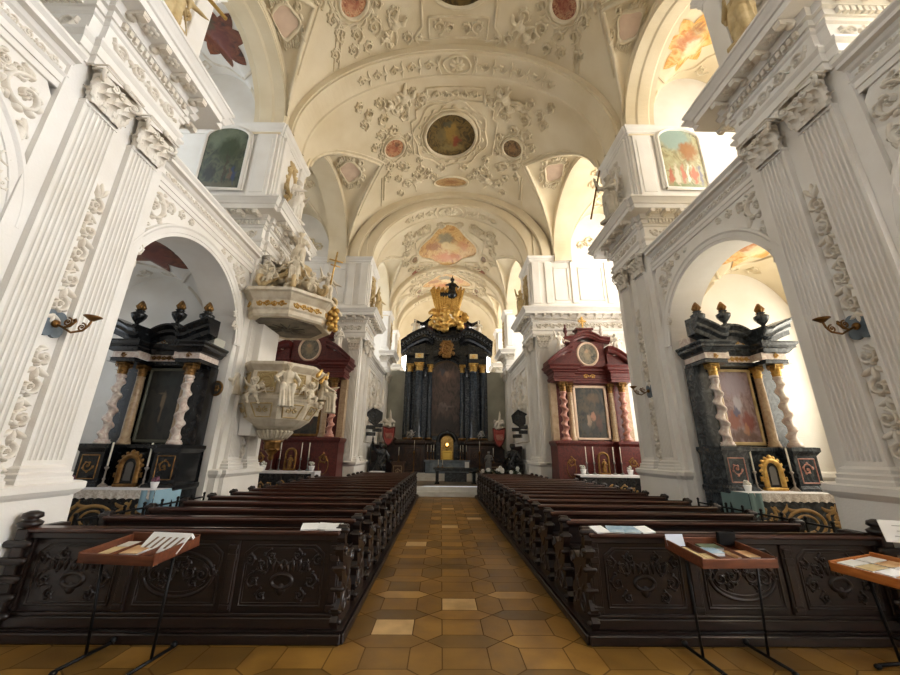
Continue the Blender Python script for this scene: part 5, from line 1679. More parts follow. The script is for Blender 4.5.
def candle(root_loc, h, label, m=BRASS, ch=.25, group=None, r=.05, cat='candlestick', cm=None):
    o = empty('candlestick', root_loc); tag(o, label, cat, group)
    mb = MB(); mb.lathe([(r, 0), (r, .012), (r * .7, .03), (r * .3, .05), (r * .22, h * .3), (r * .42, h * .36), (r * .2, h * .45), (r * .2, h * .8), (r * .55, h * .88), (r * .6, h * .93), (r * .3, h * .95), (r * .25, h)], (0, 0, 0), 12)
    for k in range(3):
        a = 2 * pi * k / 3 + .5; mb.caps((r * .4 * cos(a), r * .4 * sin(a), .05), (r * 1.15 * cos(a), r * 1.15 * sin(a), .01), .012, .016, 6)
    mb.build('stem', m, o)
    mb = MB(); mb.lathe([(.014, h), (.014, h + ch), (.004, h + ch + .01)], (0, 0, 0), 10); mb.build('candle', cm or WAX, o)
    return o


def urn(loc, sc, label, mdark, mtop, group):
    o = empty('urn', loc, 0, sc); tag(o, label, 'urn', group)
    mb = MB(); mb.box(-.09, .09, -.09, .09, 0, .06, .01); mb.lathe([(.05, .06), (.04, .10), (.10, .17), (.15, .26), (.16, .32), (.10, .36), (.07, .38), (.10, .41), (.06, .43)], (0, 0, 0), 14); mb.build('vase', mdark, o)
    mb = MB(); 
    for k in range(6):
        a = k * 1.05; mb.tube([(.03 * cos(a), .03 * sin(a), .42), (.07 * cos(a), .07 * sin(a), .50), (.04 * cos(a + .6), .04 * sin(a + .6), .58), (.015 * cos(a + 1), .015 * sin(a + 1), .66)], [.03, .045, .03, .006], 6)
    mb.build('flame', mtop, o)
    return o


def potted(loc, sc, label, m, n=9):
    o = empty('flower_pot', loc, 0, sc); tag(o, label, 'flower pot')
    mb = MB(); mb.lathe([(.05, 0), (.075, .11), (.08, .13), (.065, .13)], (0, 0, 0), 14); mb.build('pot', PAPER, o)
    mb = MB(); r = random.Random(int(abs(loc[0]) * 100))
    for k in range(n):
        a = r.random() * 6.28; d = r.random() * .06; mb.ell((d * cos(a), d * sin(a), .15 + r.random() * .06), .03, 7, 5)
    mb.build('blossom', m, o)
    return o


PURPLEB = mat('mauve_blossom', S(128, 72, 92), .7, c2=S(86, 60, 70), scale=30)


def black_altar(s):
    sz = .965 if s < 0 else 1.02
    who = 'dim pulpit-side chapel altar' if s < 0 else 'sunlit black chapel altar'
    r = empty('altar', (sx(s, 5.68), 7.40, 0), 0, (1, 1, sz))
    tag(r, 'black marble chapel altar with twisted white columns ' + ('in the dim chapel beside the pulpit' if s < 0 else 'in the bright chapel opposite the pulpit'), 'altar')
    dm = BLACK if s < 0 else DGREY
    # base
    mb = MB(); p = brk_path(1.0, .34, .62, .50)
    mb.mould(p, [(.04, 0), (.04, 1.06), (.07, 1.10), (.07, 1.16), (0, 1.2), (0, 1.70), (.03, 1.74), (.06, 1.78), (.06, 1.84), (0, 1.85)], cap=True)
    mb.add([(x, y, 1.85) for x, y in p], [tuple(range(len(p)))])
    mb.build('pedestal', dm, r)
    for q in (-1, 1):
        mb = MB(); mp = lambda a, b, h, q=q: (q * .75 + a, -.62 - h, 1.45 + b)
        st = [poly([(-.17, -.2), (.17, -.2), (.17, .2), (-.17, .2)], .012, .015)] + acanthus(-.02, .02, .11, 0, q, .014, .02, RNG, 5)
        mb.strokes(st, mp); mb.build('carved_panel', DGOLD if s < 0 else PINKM, r)
    # columns
    for q in (-1, 1):
        mb = MB(); mb.box(q * .86 - .1, q * .86 + .1, -.2, 0, 1.85, 3.36); mb.build('pilaster', BLUEM, r)
        mb = MB(); twisted(mb, (q * .74, -.50, 1.85), .095, 1.30, 4.2, q); c = mb.build('twisted_column', WMARB, r)
        mb = MB(); round_cap(mb, (q * .74, -.50, 3.15), .082, .23); mb.build('capital', DGOLD if s < 0 else GOLD, c)
        mb = MB(); column(mb, (q * .52, -.27, 1.85), .085, 1.30); c = mb.build('column', TANM, r)
        mb = MB(); round_cap(mb, (q * .52, -.27, 3.15), .075, .23); mb.build('capital', DGOLD if s < 0 else GOLD, c)
        mb = MB(); mb.box(q * .62 - .36 * 0, q * .98, -.25, 0, 1.85, 3.38); mb.build('backing', dm, r)
    mb = MB(); mb.box(-.7, .7, -.12, 0, 1.85, 3.4); mb.build('back_wall', dm, r)
    # painting
    mb = MB()
    for (a, b, c, d) in ((-.44, -.385, 1.88, 3.36), (.385, .44, 1.88, 3.36), (-.44, .44, 3.30, 3.36), (-.44, .44, 1.88, 1.94)): mb.box(a, b, -.19, -.12, c, d, .012)
    f = mb.build('picture_frame', mat('dull_green_frame', S(96, 98, 84), .4) if s < 0 else PGOLD, r)
    if s < 0:
        pm = painting('canvas_crucifixion', [S(18, 20, 18), S(36, 38, 34), S(50, 48, 42), S(24, 26, 24)], [(.5, .55, .07, .16, S(140, 120, 92), .85, XZ), (.42, .66, .12, .02, S(124, 106, 80), .7, XZ), (.5, .36, .04, .12, S(132, 110, 84), .7, XZ), (.35, .2, .12, .1, S(52, 44, 36), .7, XZ), (.7, .2, .1, .12, S(48, 44, 40), .7, XZ), (.5, .85, .4, .1, S(52, 58, 56), .6, XZ)], 5, 1, seed=2, wob=.05)
    else:
        pm = painting('canvas_assumption', [S(96, 76, 74), S(128, 104, 104), S(150, 128, 132), S(104, 74, 58)], [(.5, .82, .5, .25, S(150, 138, 150), .8, XZ), (.5, .55, .14, .14, S(176, 170, 182), .8, XZ), (.3, .3, .24, .16, S(132, 70, 48), .85, XZ), (.72, .28, .22, .16, S(124, 54, 40), .85, XZ), (.5, .08, .5, .1, S(86, 56, 42), .8, XZ), (.42, .42, .1, .08, S(66, 70, 104), .8, XZ), (.62, .18, .1, .1, S(174, 120, 84), .7, XZ)], 6, 1.5, seed=7)
    mb = MB(); mb.box(-.39, .39, -.155, -.12, 1.93, 3.31); mb.build('painting', pm, f)
    # entablature
    P = brk_path(1.0, .36, .66, .40)
    mb = MB(); mb.mould(P, [(-.04, 3.38), (-.04, 3.45), (-.02, 3.46), (-.06, 3.47)]); mb.mould(P, [(-.06, 3.58), (0, 3.60), (.05, 3.66), (.09, 3.68), (.09, 3.72), (.13, 3.76), (.13, 3.79), (-.06, 3.82)])
    mb.add([(x, y, 3.38) for x, y in P], [tuple(range(len(P)))]); mb.build('cornice', dm, r)
    mb = MB(); mb.mould([(x * .94, y * .93) for x, y in P], [(0, 3.46), (0, 3.60)]); mb.build('frieze', WMARB, r)
    mb = MB(); mp = lambda a, b, h: (a, -.34 - h, 3.53 + b); mb.strokes(rinceau(-.34, .34, 0, .055, .012, .02, RNG), mp)
    mb.build('gilt_ornament', DGOLD if s < 0 else GOLD, r)
    for q in (-1, 1): mb = MB(); mb.strokes(acanthus(q * .7, 0, .05, 0, q, .01, .02, RNG, 5), lambda a, b, h: (a, -.62 - h, 3.53 + b)); mb.build('gilt_ornament', DGOLD if s < 0 else GOLD, r)
    # curved pediment
    def top(x):
        a = abs(x)
        if a < .45: return 4.20 - .18 * (a / .45) ** 2
        if a < .62: return 4.02 + .03 * (a - .45) / .17
        return 4.05 + .20 * ((a - .62) / .48) ** .8
    n = 40; xs = [-1.1 + 2.2 * i / n for i in range(n + 1)]
    def dep(x): return .42 if abs(x) < .40 else .72
    mb = MB(); vs = []; fs = []
    prof = [(-.3, -.30), (-.04, -.29), (-.03, -.20), (.03, -.15), (.03, -.09), (.10, -.02), (.10, .02), (-.3, .05)]
    st2 = []
    for x in xs:
        for e in ((-1, 1) if False else (0,)): st2.append(x)
    xs2 = []
    for x in xs:
        xs2.append(x)
    for a in (-.40, .40): xs2 += [a - 1e-4, a + 1e-4]
    xs2 = sorted(xs2)
    mb.sweep([(lambda o, h, x=x: (x, -(dep(x) + o), top(x) + h)) for x in xs2], prof)
    mb.build('pediment', dm, r)
    mb = MB(); mb.prism([(-1.0, 3.82), (1.0, 3.82), (1.0, 4.0), (.62, 3.86), (.4, 3.9), (0, 4.0), (-.4, 3.9), (-.62, 3.86), (-1.0, 4.0)], lambda a, b, d: (a, d, b), -.36, 0); mb.build('tympanum', WMARB if s > 0 else GREYPL, r)
    mb = MB(); mp = lambda a, b, h: (a, -.36 - h, 3.88 + b); st = []
    for q in (-1, 1): st += acanthus(q * .14, 0, .06, 0, q, .012, .02, RNG, 5) + acanthus(q * .28, -.01, .045, 0, -q, .01, .02, RNG, 5)
    mb.strokes(st, mp); mb.build('gilt_scroll', DGOLD if s < 0 else GOLD, r)
    for ch in r.children: ch.scale.x = .86
    # mensa
    mb = MB(); mb.box(-.86, .86, -1.02, -.40, 0, 1.10, .012); mb.build('altar_table', dm, r)
    mb = MB(); mp = lambda a, b, h: (a, -1.02 - h, .62 + b); st = [oval(0, .05, .3, .2, .03, .02, 36), oval(0, .05, .18, .12, .02, .02, 30)]
    for q in (-1, 1):
        for (dx, dz, rr, d) in ((.5, .12, .14, 1), (.68, -.1, .12, -1), (.4, -.18, .12, 1), (.72, .22, .09, 1)): st += acanthus(q * dx, dz, rr, pi / 2, q * d, .024, .018, RNG, 6)
        for j in range(4): st.append(drop(q * (.3 + .1 * j), .3 - .1 * j, -1 + j, .2, .03, .018, .8))
    mb.strokes(st, mp); mb.build('antependium_scrollwork', TRI, r)
    z = 1.10 * sz
    R = (sx(s, 5.68), 7.40)
    # cloth
    o = empty('altar_cloth', (R[0], R[1], z), 0, 1); tag(o, 'white lace cloth over the ' + who, 'cloth')
    mb = MB(); mb.box(-.9, .9, -1.06, -.36, .002, .018); mb.build('linen_top', CLOTH, o)
    mb = MB()
    def lace(i, j):
        x = -.9 + 1.8 * i / 120; zz = -.02 * 0 - j * .035
        sc_ = .02 * abs(sin(x * 26)) if j == 4 else 0
        return (x, -1.065 - .012 * sin(x * 40) * j / 4, .018 + zz + sc_)
    mb.grid(lace, 121, 5); mb.build('lace_edge', LACE, o)
    q = -s      # nave-side drop of the cloth, its bluish shadow put into the colour
    mb = MB(); mb.grid(lambda i, j: (q * (.905 + .02 * sin(i * 1.1) * j / 6), -1.06 + .62 * i / 14, .018 - .055 * j), 15, 8)
    mb.grid(lambda i, j: (q * (.905 - .22 * i / 8), -1.075 - .014 * sin(i * 1.3), .018 - (.055 + .0 * i) * j * (1 - .25 * i / 8)), 9, 8); mb.build('side_drop', mat('shadowed_linen', S(136, 168, 184) if s < 0 else S(110, 134, 132), .85), o)
    # reliquary frame
    o = empty('reliquary', (R[0] + .02, R[1] - .56, z + .018), 0, 1); tag(o, ('dull gold' if s < 0 else 'bright gilded') + ' reliquary frame standing on the ' + who, 'reliquary')
    mb = MB(); mb.box(-.2, .2, -.05, .05, 0, .05, .01)
    arcp = [(-.15, .06)] + [(.15 * -cos(pi * i / 14), .34 + .17 * sin(pi * i / 14)) for i in range(15)] + [(.15, .06)]
    mb.strokes([(arcp, .045, .05)], lambda a, b, h: (a, -.01 - h, b)); mb.strokes([(arcp, .045, .04)], lambda a, b, h: (a, -.01 + h, b))
    for k in range(9):
        a = pi * k / 8; mb.strokes([drop(.16 * cos(a), .34 + .18 * sin(a), a, .08, .03, .03, .4)], lambda p, b, h: (p, -.01 - h, b))
    for q in (-1, 1): mb.strokes(acanthus(q * .2, .2, .06, pi / 2, q, .016, .025, RNG, 5), lambda p, b, h: (p, -.01 - h, b))
    mb.ell((0, -.01, .56), (.05, .03, .05), 8, 6); mb.build('gilt_frame', GOLD if s > 0 else DGOLD, o)
    mb = MB(); mb.prism([(-.12, .06)] + [(.12 * -cos(pi * i / 12), .34 + .13 * sin(pi * i / 12)) for i in range(13)] + [(.12, .06)], lambda a, b, d: (a, d, b), -.01, .01); mb.build('dark_glass', BLACK, o)
    mb = MB(); mb.prism([(-.06, .10)] + [(.06 * -cos(pi * i / 12), .34 + .07 * sin(pi * i / 12)) for i in range(13)] + [(.06, .10)], lambda a, b, d: (a, d, b), -.02, -.008); mb.build('inner_panel', mat('relic_velvet', S(88, 84, 80), .8), o)
    for k, q in enumerate((-1, 1)):
        candle((R[0] + q * .34, R[1] - .6, z + .018), .34, ('slim white altar candle on the outer-wall side of the ' if q == s else 'slim white altar candle on the nave side of the ') + who, mat('silver_grey', S(150, 140, 130), .4, .6), .38, 'candles on the ' + who, .06)
        potted((R[0] + q * .68, R[1] - .8, z + .018), .8, ('small white flower pot on the outer-wall end of the ' if q == s else 'small white flower pot on the nave end of the ') + who, PURPLEB if s < 0 else mat('white_blossom', S(220, 214, 200), .8))
    for k, (x, y, zz) in enumerate(((-.78, -.45, 4.14), (0, -.3, 4.23), (.78, -.45, 4.14))):
        nm = {(-1, 0): 'on the outer-wall end of', (-1, 1): 'on the middle of', (-1, 2): 'on the nave end of', (1, 0): 'on the nave end of', (1, 1): 'on the middle of', (1, 2): 'on the outer-wall end of'}[(s, k)]
        urn((R[0] + x * .86, R[1] + y, zz * sz - .0), .85, 'dark flaming urn %s the pediment of the %s' % (nm, who), dm, DGOLD, 'urns on the ' + who)
    return r


for s in (-1, 1): black_altar(s)


def red_altar(s):
    r = empty('altar', (sx(s, 5.48), 14.36, 0)); who = 'red altar behind the pulpit' if s < 0 else 'red altar opposite the pulpit'
    tag(r, 'red marble crossing altar with twisted pink columns ' + ('half hidden behind the pulpit' if s < 0 else 'in the sunlit arm opposite the pulpit'), 'altar')
    P = brk_path(1.55, .42, .80, .72)
    mb = MB(); mb.mould(P, [(.06, 0), (.06, .5), (.03, .55), (.03, 2.0), (.06, 2.05), (.09, 2.1), (.09, 2.17), (0, 2.2)]); mb.add([(x, y, 2.2) for x, y in P], [tuple(range(len(P)))]); mb.build('pedestal', REDM, r)
    for q in (-1, 1):
        mb = MB(); mb.strokes(acanthus(q * 1.12, 1.45, .16, pi / 2, q, .025, .03, RNG, 6) + [oval(q * 1.12, 1.25, .16, .3, .015, .02)], lambda a, b, h: (a, -.83 - h, b)); mb.build('gilt_ornament', DGOLD, r)
    mb = MB(); mb.box(-1.45, 1.45, -.22, 0, 2.2, 4.4); mb.build('back_wall', REDM, r)
    for q in (-1, 1):
        mb = MB(); mb.box(q * 1.42 - .12, q * 1.42 + .12, -.34, -.05, 2.2, 4.38, .01); mb.build('pilaster', mat('cream_marble', S(206, 182, 150), .35, c2=S(180, 150, 116), scale=7) if q < 0 else TANM, r)
        mb = MB(); twisted(mb, (q * 1.14, -.60, 2.2), .13, 1.80, 5.0, q); c = mb.build('twisted_column', PINKM, r)
        mb = MB(); round_cap(mb, (q * 1.14, -.60, 4.0), .115, .36); mb.build('capital', DGOLD, c)
        mb = MB(); column(mb, (q * .80, -.36, 2.2), .11, 1.80); c = mb.build('column', TANM, r)
        mb = MB(); round_cap(mb, (q * .80, -.36, 4.0), .095, .36); mb.build('capital', DGOLD, c)
    mb = MB()
    for (a, b, c, d) in ((-.66, -.56, 2.24, 4.3), (.56, .66, 2.24, 4.3), (-.66, .66, 4.2, 4.3), (-.66, .66, 2.24, 2.32)): mb.box(a, b, -.32, -.2, c, d, .015)
    f = mb.build('picture_frame', PINKISH if s > 0 else DGOLD, r)
    pm = painting('canvas_red_altar_%d' % (s + 2), [S(24, 26, 26), S(44, 44, 40), S(70, 62, 48), S(32, 34, 34)], [(.55, .42, .1, .1, S(160, 112, 86), .8, XZ), (.42, .34, .06, .16, S(150, 126, 104), .7, XZ), (.6, .78, .3, .12, S(112, 86, 52), .4, XZ), (.35, .6, .2, .1, S(86, 74, 54), .5, XZ), (.75, .3, .12, .2, S(84, 54, 42), .8, XZ), (.3, .2, .2, .12, S(60, 62, 60), .7, XZ)], 5, 1.4, seed=9 + s)
    mb = MB(); mb.box(-.57, .57, -.26, -.2, 2.3, 4.22); mb.build('painting', pm, f)
    E = [(0, 4.36), (.0, 4.46), (.03, 4.47), (.03, 4.53), (.05, 4.55), (0, 4.57), (0, 4.70), (.06, 4.74), (.06, 4.78), (.16, 4.82), (.16, 4.90), (.24, 4.97), (.24, 5.0), (0, 5.04)]
    P2 = brk_path(1.5, .46, .80, .70); mb = MB(); mb.mould(P2, E); mb.add([(x, y, 4.36) for x, y in P2], [tuple(range(len(P2)))]); mb.add([(x, y, 5.04) for x, y in P2], [tuple(range(len(P2)))]); mb.build('entablature', REDM, r)
    mb = MB(); mb.strokes(acanthus(-.14, 4.63, .09, 0, 1, .02, .03, RNG, 5) + acanthus(.14, 4.63, .09, pi, -1, .02, .03, RNG, 5), lambda a, b, h: (a, -.46 - h, b)); mb.build('gilt_cartouche', GOLD, r)
    # broken pediment halves
    for q in (-1, 1):
        fr = []
        for i in range(17):
            t = i / 16; x = 1.70 - 1.0 * t; z = 5.04 + .62 * sin(t * pi / 2) ** 1.1
            fr.append(lambda o, h, x=x, z=z: (q * x, -(.62 + o), z + h))
        mb = MB(); mb.sweep(fr, [(-.5, -.12), (.16, -.12), (.2, -.06), (.2, 0), (.28, .08), (.28, .12), (-.5, .14)])
        mb.prism([(q * .72, 5.04), (q * 1.6, 5.04), (q * 1.2, 5.4), (q * .72, 5.6)], lambda a, b, d: (a, d, b), -.6, -.1); mb.build('pediment_half', REDM, r)
    mb = MB(); mb.box(-.70, .70, -.5, -.05, 5.0, 6.05, .02)
    fr = []
    for i in range(25):
        x = -.92 + 1.84 * i / 24; a = abs(x)
        z = 6.05 + (.22 * cos(a / .55 * pi / 2) if a < .55 else -.10 * (a - .55))
        fr.append(lambda o, h, x=x, z=z: (x, -(.5 + o), z + h))
    mb.sweep(fr, [(-.4, -.06), (.02, -.06), (.06, .0), (.12, .03), (.12, .1), (.18, .15), (.18, .19), (-.4, .2)])
    mb.box(-.3, .3, -.45, -.1, 6.2, 6.6, .02); mb.box(-.36, .36, -.5, -.05, 6.56, 6.64, .01); mb.build('attic', REDM, r)
    mb = MB(); mb.strokes([oval(0, 5.52, .40, .46, .05, .06, 40)], lambda a, b, h: (a, -.5 - h, b)); f2 = mb.build('oval_frame', PINKISH, r)
    mb = MB(); mb.prism([(.38 * cos(2 * pi * k / 36), 5.52 + .44 * sin(2 * pi * k / 36)) for k in range(36)], lambda a, b, d: (a, d, b), -.515, -.49); mb.build('oval_painting', painting('canvas_oval_%d' % (s + 2), [S(46, 48, 44), S(92, 86, 74), S(128, 118, 98), S(60, 60, 58)], [(.5, .5, .2, .3, S(150, 132, 104), .7, XZ), (.45, .65, .1, .1, S(176, 140, 110), .7, XZ)], 5, 1.4, seed=s), f2)
    # mensa
    mb = MB(); mb.box(-1.0, 1.0, -1.40, -.75, 0, 1.04, .012); mb.build('altar_table', BLACK, r)
    mb = MB(); st = [poly([(-.16, .62), (0, .76), (.16, .62), (0, .48)], .035, .02)] + [oval(0, .62, .07, .06, .02, .02, 20)]
    for q in (-1, 1): st += acanthus(q * .4, .62, .14, 0, q, .024, .018, RNG, 5) + acanthus(q * .7, .6, .12, 0, -q, .02, .018, RNG, 5)
    mb.strokes(st, lambda a, b, h: (a, -1.40 - h, b)); mb.build('antependium_scrollwork', TRI, r)
    R = (sx(s, 5.48), 14.36)
    o = empty('altar_cloth', (R[0], R[1], 1.04)); tag(o, 'white cloth on the ' + who, 'cloth'); mb = MB(); mb.box(-1.06, 1.06, -1.44, -.72, .002, .02); mb.build('linen_top', CLOTH, o)
    mb = MB(); mb.box(-1.06, 1.06, -1.45, -1.44, -.05, .02); mb.build('front_edge', CLOTH, o)
    if s < 0:
        for q in (-1, 1):
            mb = MB(); mb.box(q * 1.05, q * 1.065, -1.44, -.8, -.5, .02); mb.box(q * .95, q * 1.06, -1.455, -1.445, -.5, .02); mb.build('side_drop', CLOTH, o)
    for k in range(4):
        x = (-.62, -.36, .36, .62)[k]
        candle((R[0] + x, R[1] - .95, 1.06), .42, 'tall candle on the %s, %s' % (who, (('outermost towards the outer wall', 'inner towards the outer wall', 'inner towards the nave', 'outermost towards the nave') if s < 0 else ('outermost towards the nave', 'inner towards the nave', 'inner towards the outer wall', 'outermost towards the outer wall'))[k]), mat('tin', S(130, 130, 126), .4, .7) if k == 0 else bpy.data.materials['tin'], .5, 'candles on the ' + who, .06)
    o = empty('shrine', (R[0], R[1] - .92, 1.06)); tag(o, 'gilded shrine with arched niche between candles on the ' + who, 'shrine')
    mb = MB(); mb.box(-.2, .2, -.06, .08, 0, .06, .01); arcp = [(-.17, .06)] + [(.17 * -cos(pi * i / 14), .55 + .17 * sin(pi * i / 14)) for i in range(15)] + [(.17, .06)]
    mb.strokes([(arcp, .04, .05)], lambda a, b, h: (a, -h, b)); mb.strokes([(arcp, .04, .05)], lambda a, b, h: (a, h, b)); mb.build('gilt_frame', DGOLD, o)
    mb = MB(); mb.prism([(-.15, .06)] + [(.15 * -cos(pi * i / 12), .55 + .15 * sin(pi * i / 12)) for i in range(13)] + [(.15, .06)], lambda a, b, d: (a, d, b), 0, .02); mb.build('niche_back', REDM, o)
    mb = MB(); o2 = link('figurine', FIG_FOLD.copy(), o, (0, -.02, .06), (0, 0, 0), .45); o2.data.materials.append(DGOLD)
    for q in (-1, 1):
        potted((R[0] + q * .82, R[1] - 1.1, 1.06), 1.3, 'white potted flowers at the %s of the %s' % ('nave end' if q == -s else 'outer end', who), mat('white_flowers_%d%d' % (s + 2, q + 2), S(232, 230, 226), .8, c2=S(120, 130, 96), scale=30), 14)
    # cross and flanking figures
    o = empty('cross', (R[0], R[1] - .28, 6.64)); tag(o, 'gilded cross with rays on top of the ' + who, 'cross')
    mb = MB(); mb.box(-.035, .035, -.03, .03, 0, .55, .01); mb.box(-.17, .17, -.03, .03, .32, .385, .01)
    mb.build('cross_bars', GOLD, o)
    mb = MB()
    for k in range(12):
        a = 2 * pi * k / 12; mb.caps((.05 * cos(a), 0, .35 + .05 * sin(a)), (.19 * cos(a), 0, .35 + .19 * sin(a)), .018, .005, 6)
    mb.build('rays', GOLD, o)
    for k, q in enumerate((-1, 1)):
        o = link('statue', FIG_ANGEL.copy() if q < 0 else FIG_FOLD.copy(), None, (R[0] + q * 1.12, R[1] - .62, 5.44), (0, 0, -q * .3), .95); o.data.materials.append(WSTUCCO)
        tag(o, 'white stucco angel figure on the %s shoulder of the %s' % ('nave-side' if q == -s else 'outer', who), 'statue')
        mb = MB(); mb.lathe([(.10, 0), (.10, .05), (.05, .1), (.04, .2), (.10, .32), (.06, .38), (.08, .42), (.03, .5), (.05, .56), (.01, .64)], (0, 0, 0), 12)
        o = mb.build('finial', WMARB if q > 0 else REDM, None, loc=(R[0] + q * .74, R[1] - .3, 6.21)); tag(o, 'small vase finial on the attic of the %s, %s' % (who, 'nave side' if q == -s else 'outer side'), 'finial')


for s in (-1, 1): red_altar(s)


# ------------------------------------------------------------------ high altar
def high_altar():
    r = empty('high_altar', (X0 - .04, 22.0, .36)); tag(r, 'tall black high altar with blue-grey columns and gilded crest', 'altar')
    BR = mat('brown_black_marble', S(40, 30, 26), .35, c2=S(74, 52, 40), scale=5, detail=6)
    P = [(-2.75, .4), (-2.75, -.5), (-2.35, -.5), (-2.35, -.9), (-1.2, -.9), (-1.2, -.4), (1.2, -.4), (1.2, -.9), (2.35, -.9), (2.35, -.5), (2.75, -.5), (2.75, .4)]
    mb = MB(); mb.mould(P, [(.08, 0), (.08, .25), (.04, .32), (.04, 1.75), (.08, 1.8), (.12, 1.86), (.12, 1.95), (.05, 2.0), (.02, 2.05)]); mb.add([(x, y, 2.05) for x, y in P], [tuple(range(len(P)))]); mb.build('pedestal', BR, r)
    CB = mat('carved_brown', S(84, 58, 42), .5, c2=S(58, 40, 30), scale=8)
    for q in (-1, 1):
        mb = MB(); st = [poly([(q * 1.77 - .42, .45), (q * 1.77 + .42, .45), (q * 1.77 + .42, 1.6), (q * 1.77 - .42, 1.6)], .03, .03)]
        for (dx, dz, d) in ((-.15, 1.2, 1), (.15, 1.2, -1), (-.15, .8, -1), (.15, .8, 1)): st += acanthus(q * 1.77 + dx, dz, .16, pi / 2, d, .024, .03, RNG, 5)
        mb.strokes(st, lambda a, b, h: (a, -.94 - h, b)); mb.build('carved_panel', CB, r)
    for q in (-1, 1):   # scrolled wings against the side walls
        mb = MB(); fr = []
        for i in range(15):
            t = i / 14; fr.append(lambda o, h, t=t: (q * (2.75 + .65 * t), -(.3 + o), 2.05 + .45 * sin(t * pi) * (1 - t) - .5 * t + h))
        mb.sweep(fr, [(-.6, -1.6), (0, -1.6), (0, -.1), (.06, -.06), (.06, 0), (-.6, .02)]); mb.build('side_wing', BR, r)
    for q in (-1, 1):
        for k, (x, y, rr, m) in enumerate(((.98, -.25, .16, BLUEM), (1.62, -.62, .25, BLUEM), (2.18, -.3, .19, BLUEM))):
            mb = MB(); column(mb, (q * x, y, 2.05), rr, 3.95, 24); c = mb.build('column', m, r)
            mb = MB(); round_cap(mb, (q * x, y, 6.0), rr * .88, .48); mb.build('capital', GOLD, c)
            mb = MB(); mb.lathe([(rr * 1.45, 2.05), (rr * 1.45, 2.13), (rr * 1.2, 2.2)], (q * x, y, 0), 20); mb.build('gilt_base', DGOLD, c)
        mb = MB(); mb.box(q * .9, q * 2.5, -.12, .3, 2.05, 7.3); mb.build('back_wall', DGREY, r)
        mb = MB(); mb.box(q * 1.62 - .3, q * 1.62 + .3, -.92, -.1, 6.48, 7.1, .01); mb.box(q * .98 - .2, q * .98 + .2, -.48, 0, 6.48, 7.1, .01); mb.box(q * 2.18 - .24, q * 2.18 + .24, -.56, 0, 6.48, 7.1, .01); b = mb.build('entablature_block', BLACK, r)
        mb = MB(); mb.box(q * 1.62 - .24, q * 1.62 + .24, -.95, -.9, 6.72, 7.02, .01); mb.build('pale_panel', PGOLD, b)
        mb = MB(); mb.strokes(rosette(q * 1.62, 6.87, .12, .03, 8), lambda a, z, h: (a, -.95 - h, z)); mb.build('gilt_rosette', GOLD, b)
    # arched painting
    arc = [(-.98, 2.35)] + [(-.98 * cos(pi * i / 24), 5.75 + .98 * sin(pi * i / 24)) for i in range(25)] + [(.98, 2.35)]
    mb = MB(); mb.prism(arc, lambda a, b, d: (a, d, b), -.16, -.05)
    pm = painting('canvas_high_altar', [S(34, 28, 24), S(58, 46, 40), S(84, 66, 58), S(44, 36, 32)], [(.5, .80, .34, .1, S(108, 84, 72), .7, XZ), (.40, .86, .14, .05, S(62, 66, 74), .8, XZ), (.56, .80, .09, .06, S(140, 112, 92), .7, XZ), (.5, .38, .3, .04, S(112, 100, 92), .7, XZ), (.36, .32, .12, .05, S(96, 84, 76), .7, XZ), (.5, .12, .5, .12, S(36, 32, 30), .7, XZ)], 6, 1.6, seed=12)
    f = mb.build('painting', pm, r)
    mb = MB(); mb.strokes([(arc, .07, .08)], lambda a, b, h: (a, -.14 - h, b)); mb.box(-1.05, 1.05, -.24, -.05, 2.28, 2.4, .02); mb.build('picture_frame', mat('dull_bronze', S(92, 76, 58), .4, .4), r)
    mb = MB(); mb.box(-1.0, 1.0, -.05, .3, 2.0, 7.3); mb.build('back_panel', DGREY, r)
    # inner dark arch over the painting
    fr = []
    for i in range(29):
        a = pi * i / 28; fr.append(lambda o, h, a=a: (-(1.22 + h) * cos(a), -(.25 + o), 5.72 + (1.22 + h) * sin(a)))
    mb = MB(); mb.sweep(fr, [(-.2, 0), (.1, 0), (.14, .06), (.14, .12), (.24, .2), (.24, .26), (-.2, .3)]); mb.build('inner_arch', BLACK, r)
    # great broken cornice
    def top(x):
        a = abs(x)
        if a < .75: return 8.22 + .10 * (1 - (a / .75) ** 2) * 0 + .10 * (a / .75) ** 2
        if a < 1.3: return 8.32 + .22 * sin((a - .75) / .55 * pi / 2)
        t = (a - 1.3) / 1.45; return 8.54 - .82 * t ** 1.3
    def dep(x):
        a = abs(x); return .55 if a < .75 else (.55 + .5 * min(1, (a - .75) / .35) if a < 2.4 else .95)
    xs = [-2.75 + 5.5 * i / 90 for i in range(91)]
    mb = MB(); mb.sweep([(lambda o, h, x=x: (x, -(dep(x) + o), top(x) + h)) for x in xs], [(-1.0, -.72), (-.1, -.72), (-.08, -.58), (-.02, -.54), (-.06, -.5), (-.06, -.36), (.02, -.34), (.02, -.26), (.20, -.22), (.20, -.12), (.28, -.02), (.28, .03), (-1.0, .06)])
    mb.build('great_cornice', BLACK, r)
    mb = MB()
    for i in range(60):
        x = -2.65 + 5.3 * i / 59; t = Vector((1, 0, (top(x + .02) - top(x - .02)) / .04)).normalized(); mb.obox((x, -(dep(x) - .01), top(x) - .29), t, Vector((0, 1, 0)), t.cross(Vector((0, 1, 0))), .026, .05, .045)
    for i in range(30):
        x = -2.6 + 5.2 * i / 29; t = Vector((1, 0, (top(x + .02) - top(x - .02)) / .04)).normalized(); mb.obox((x, -(dep(x) + .12), top(x) - .235), t, Vector((0, 1, 0)), t.cross(Vector((0, 1, 0))), .045, .08, .025)
    mb.build('dentils', mat('grey_dentil', S(96, 98, 98), .4), r)
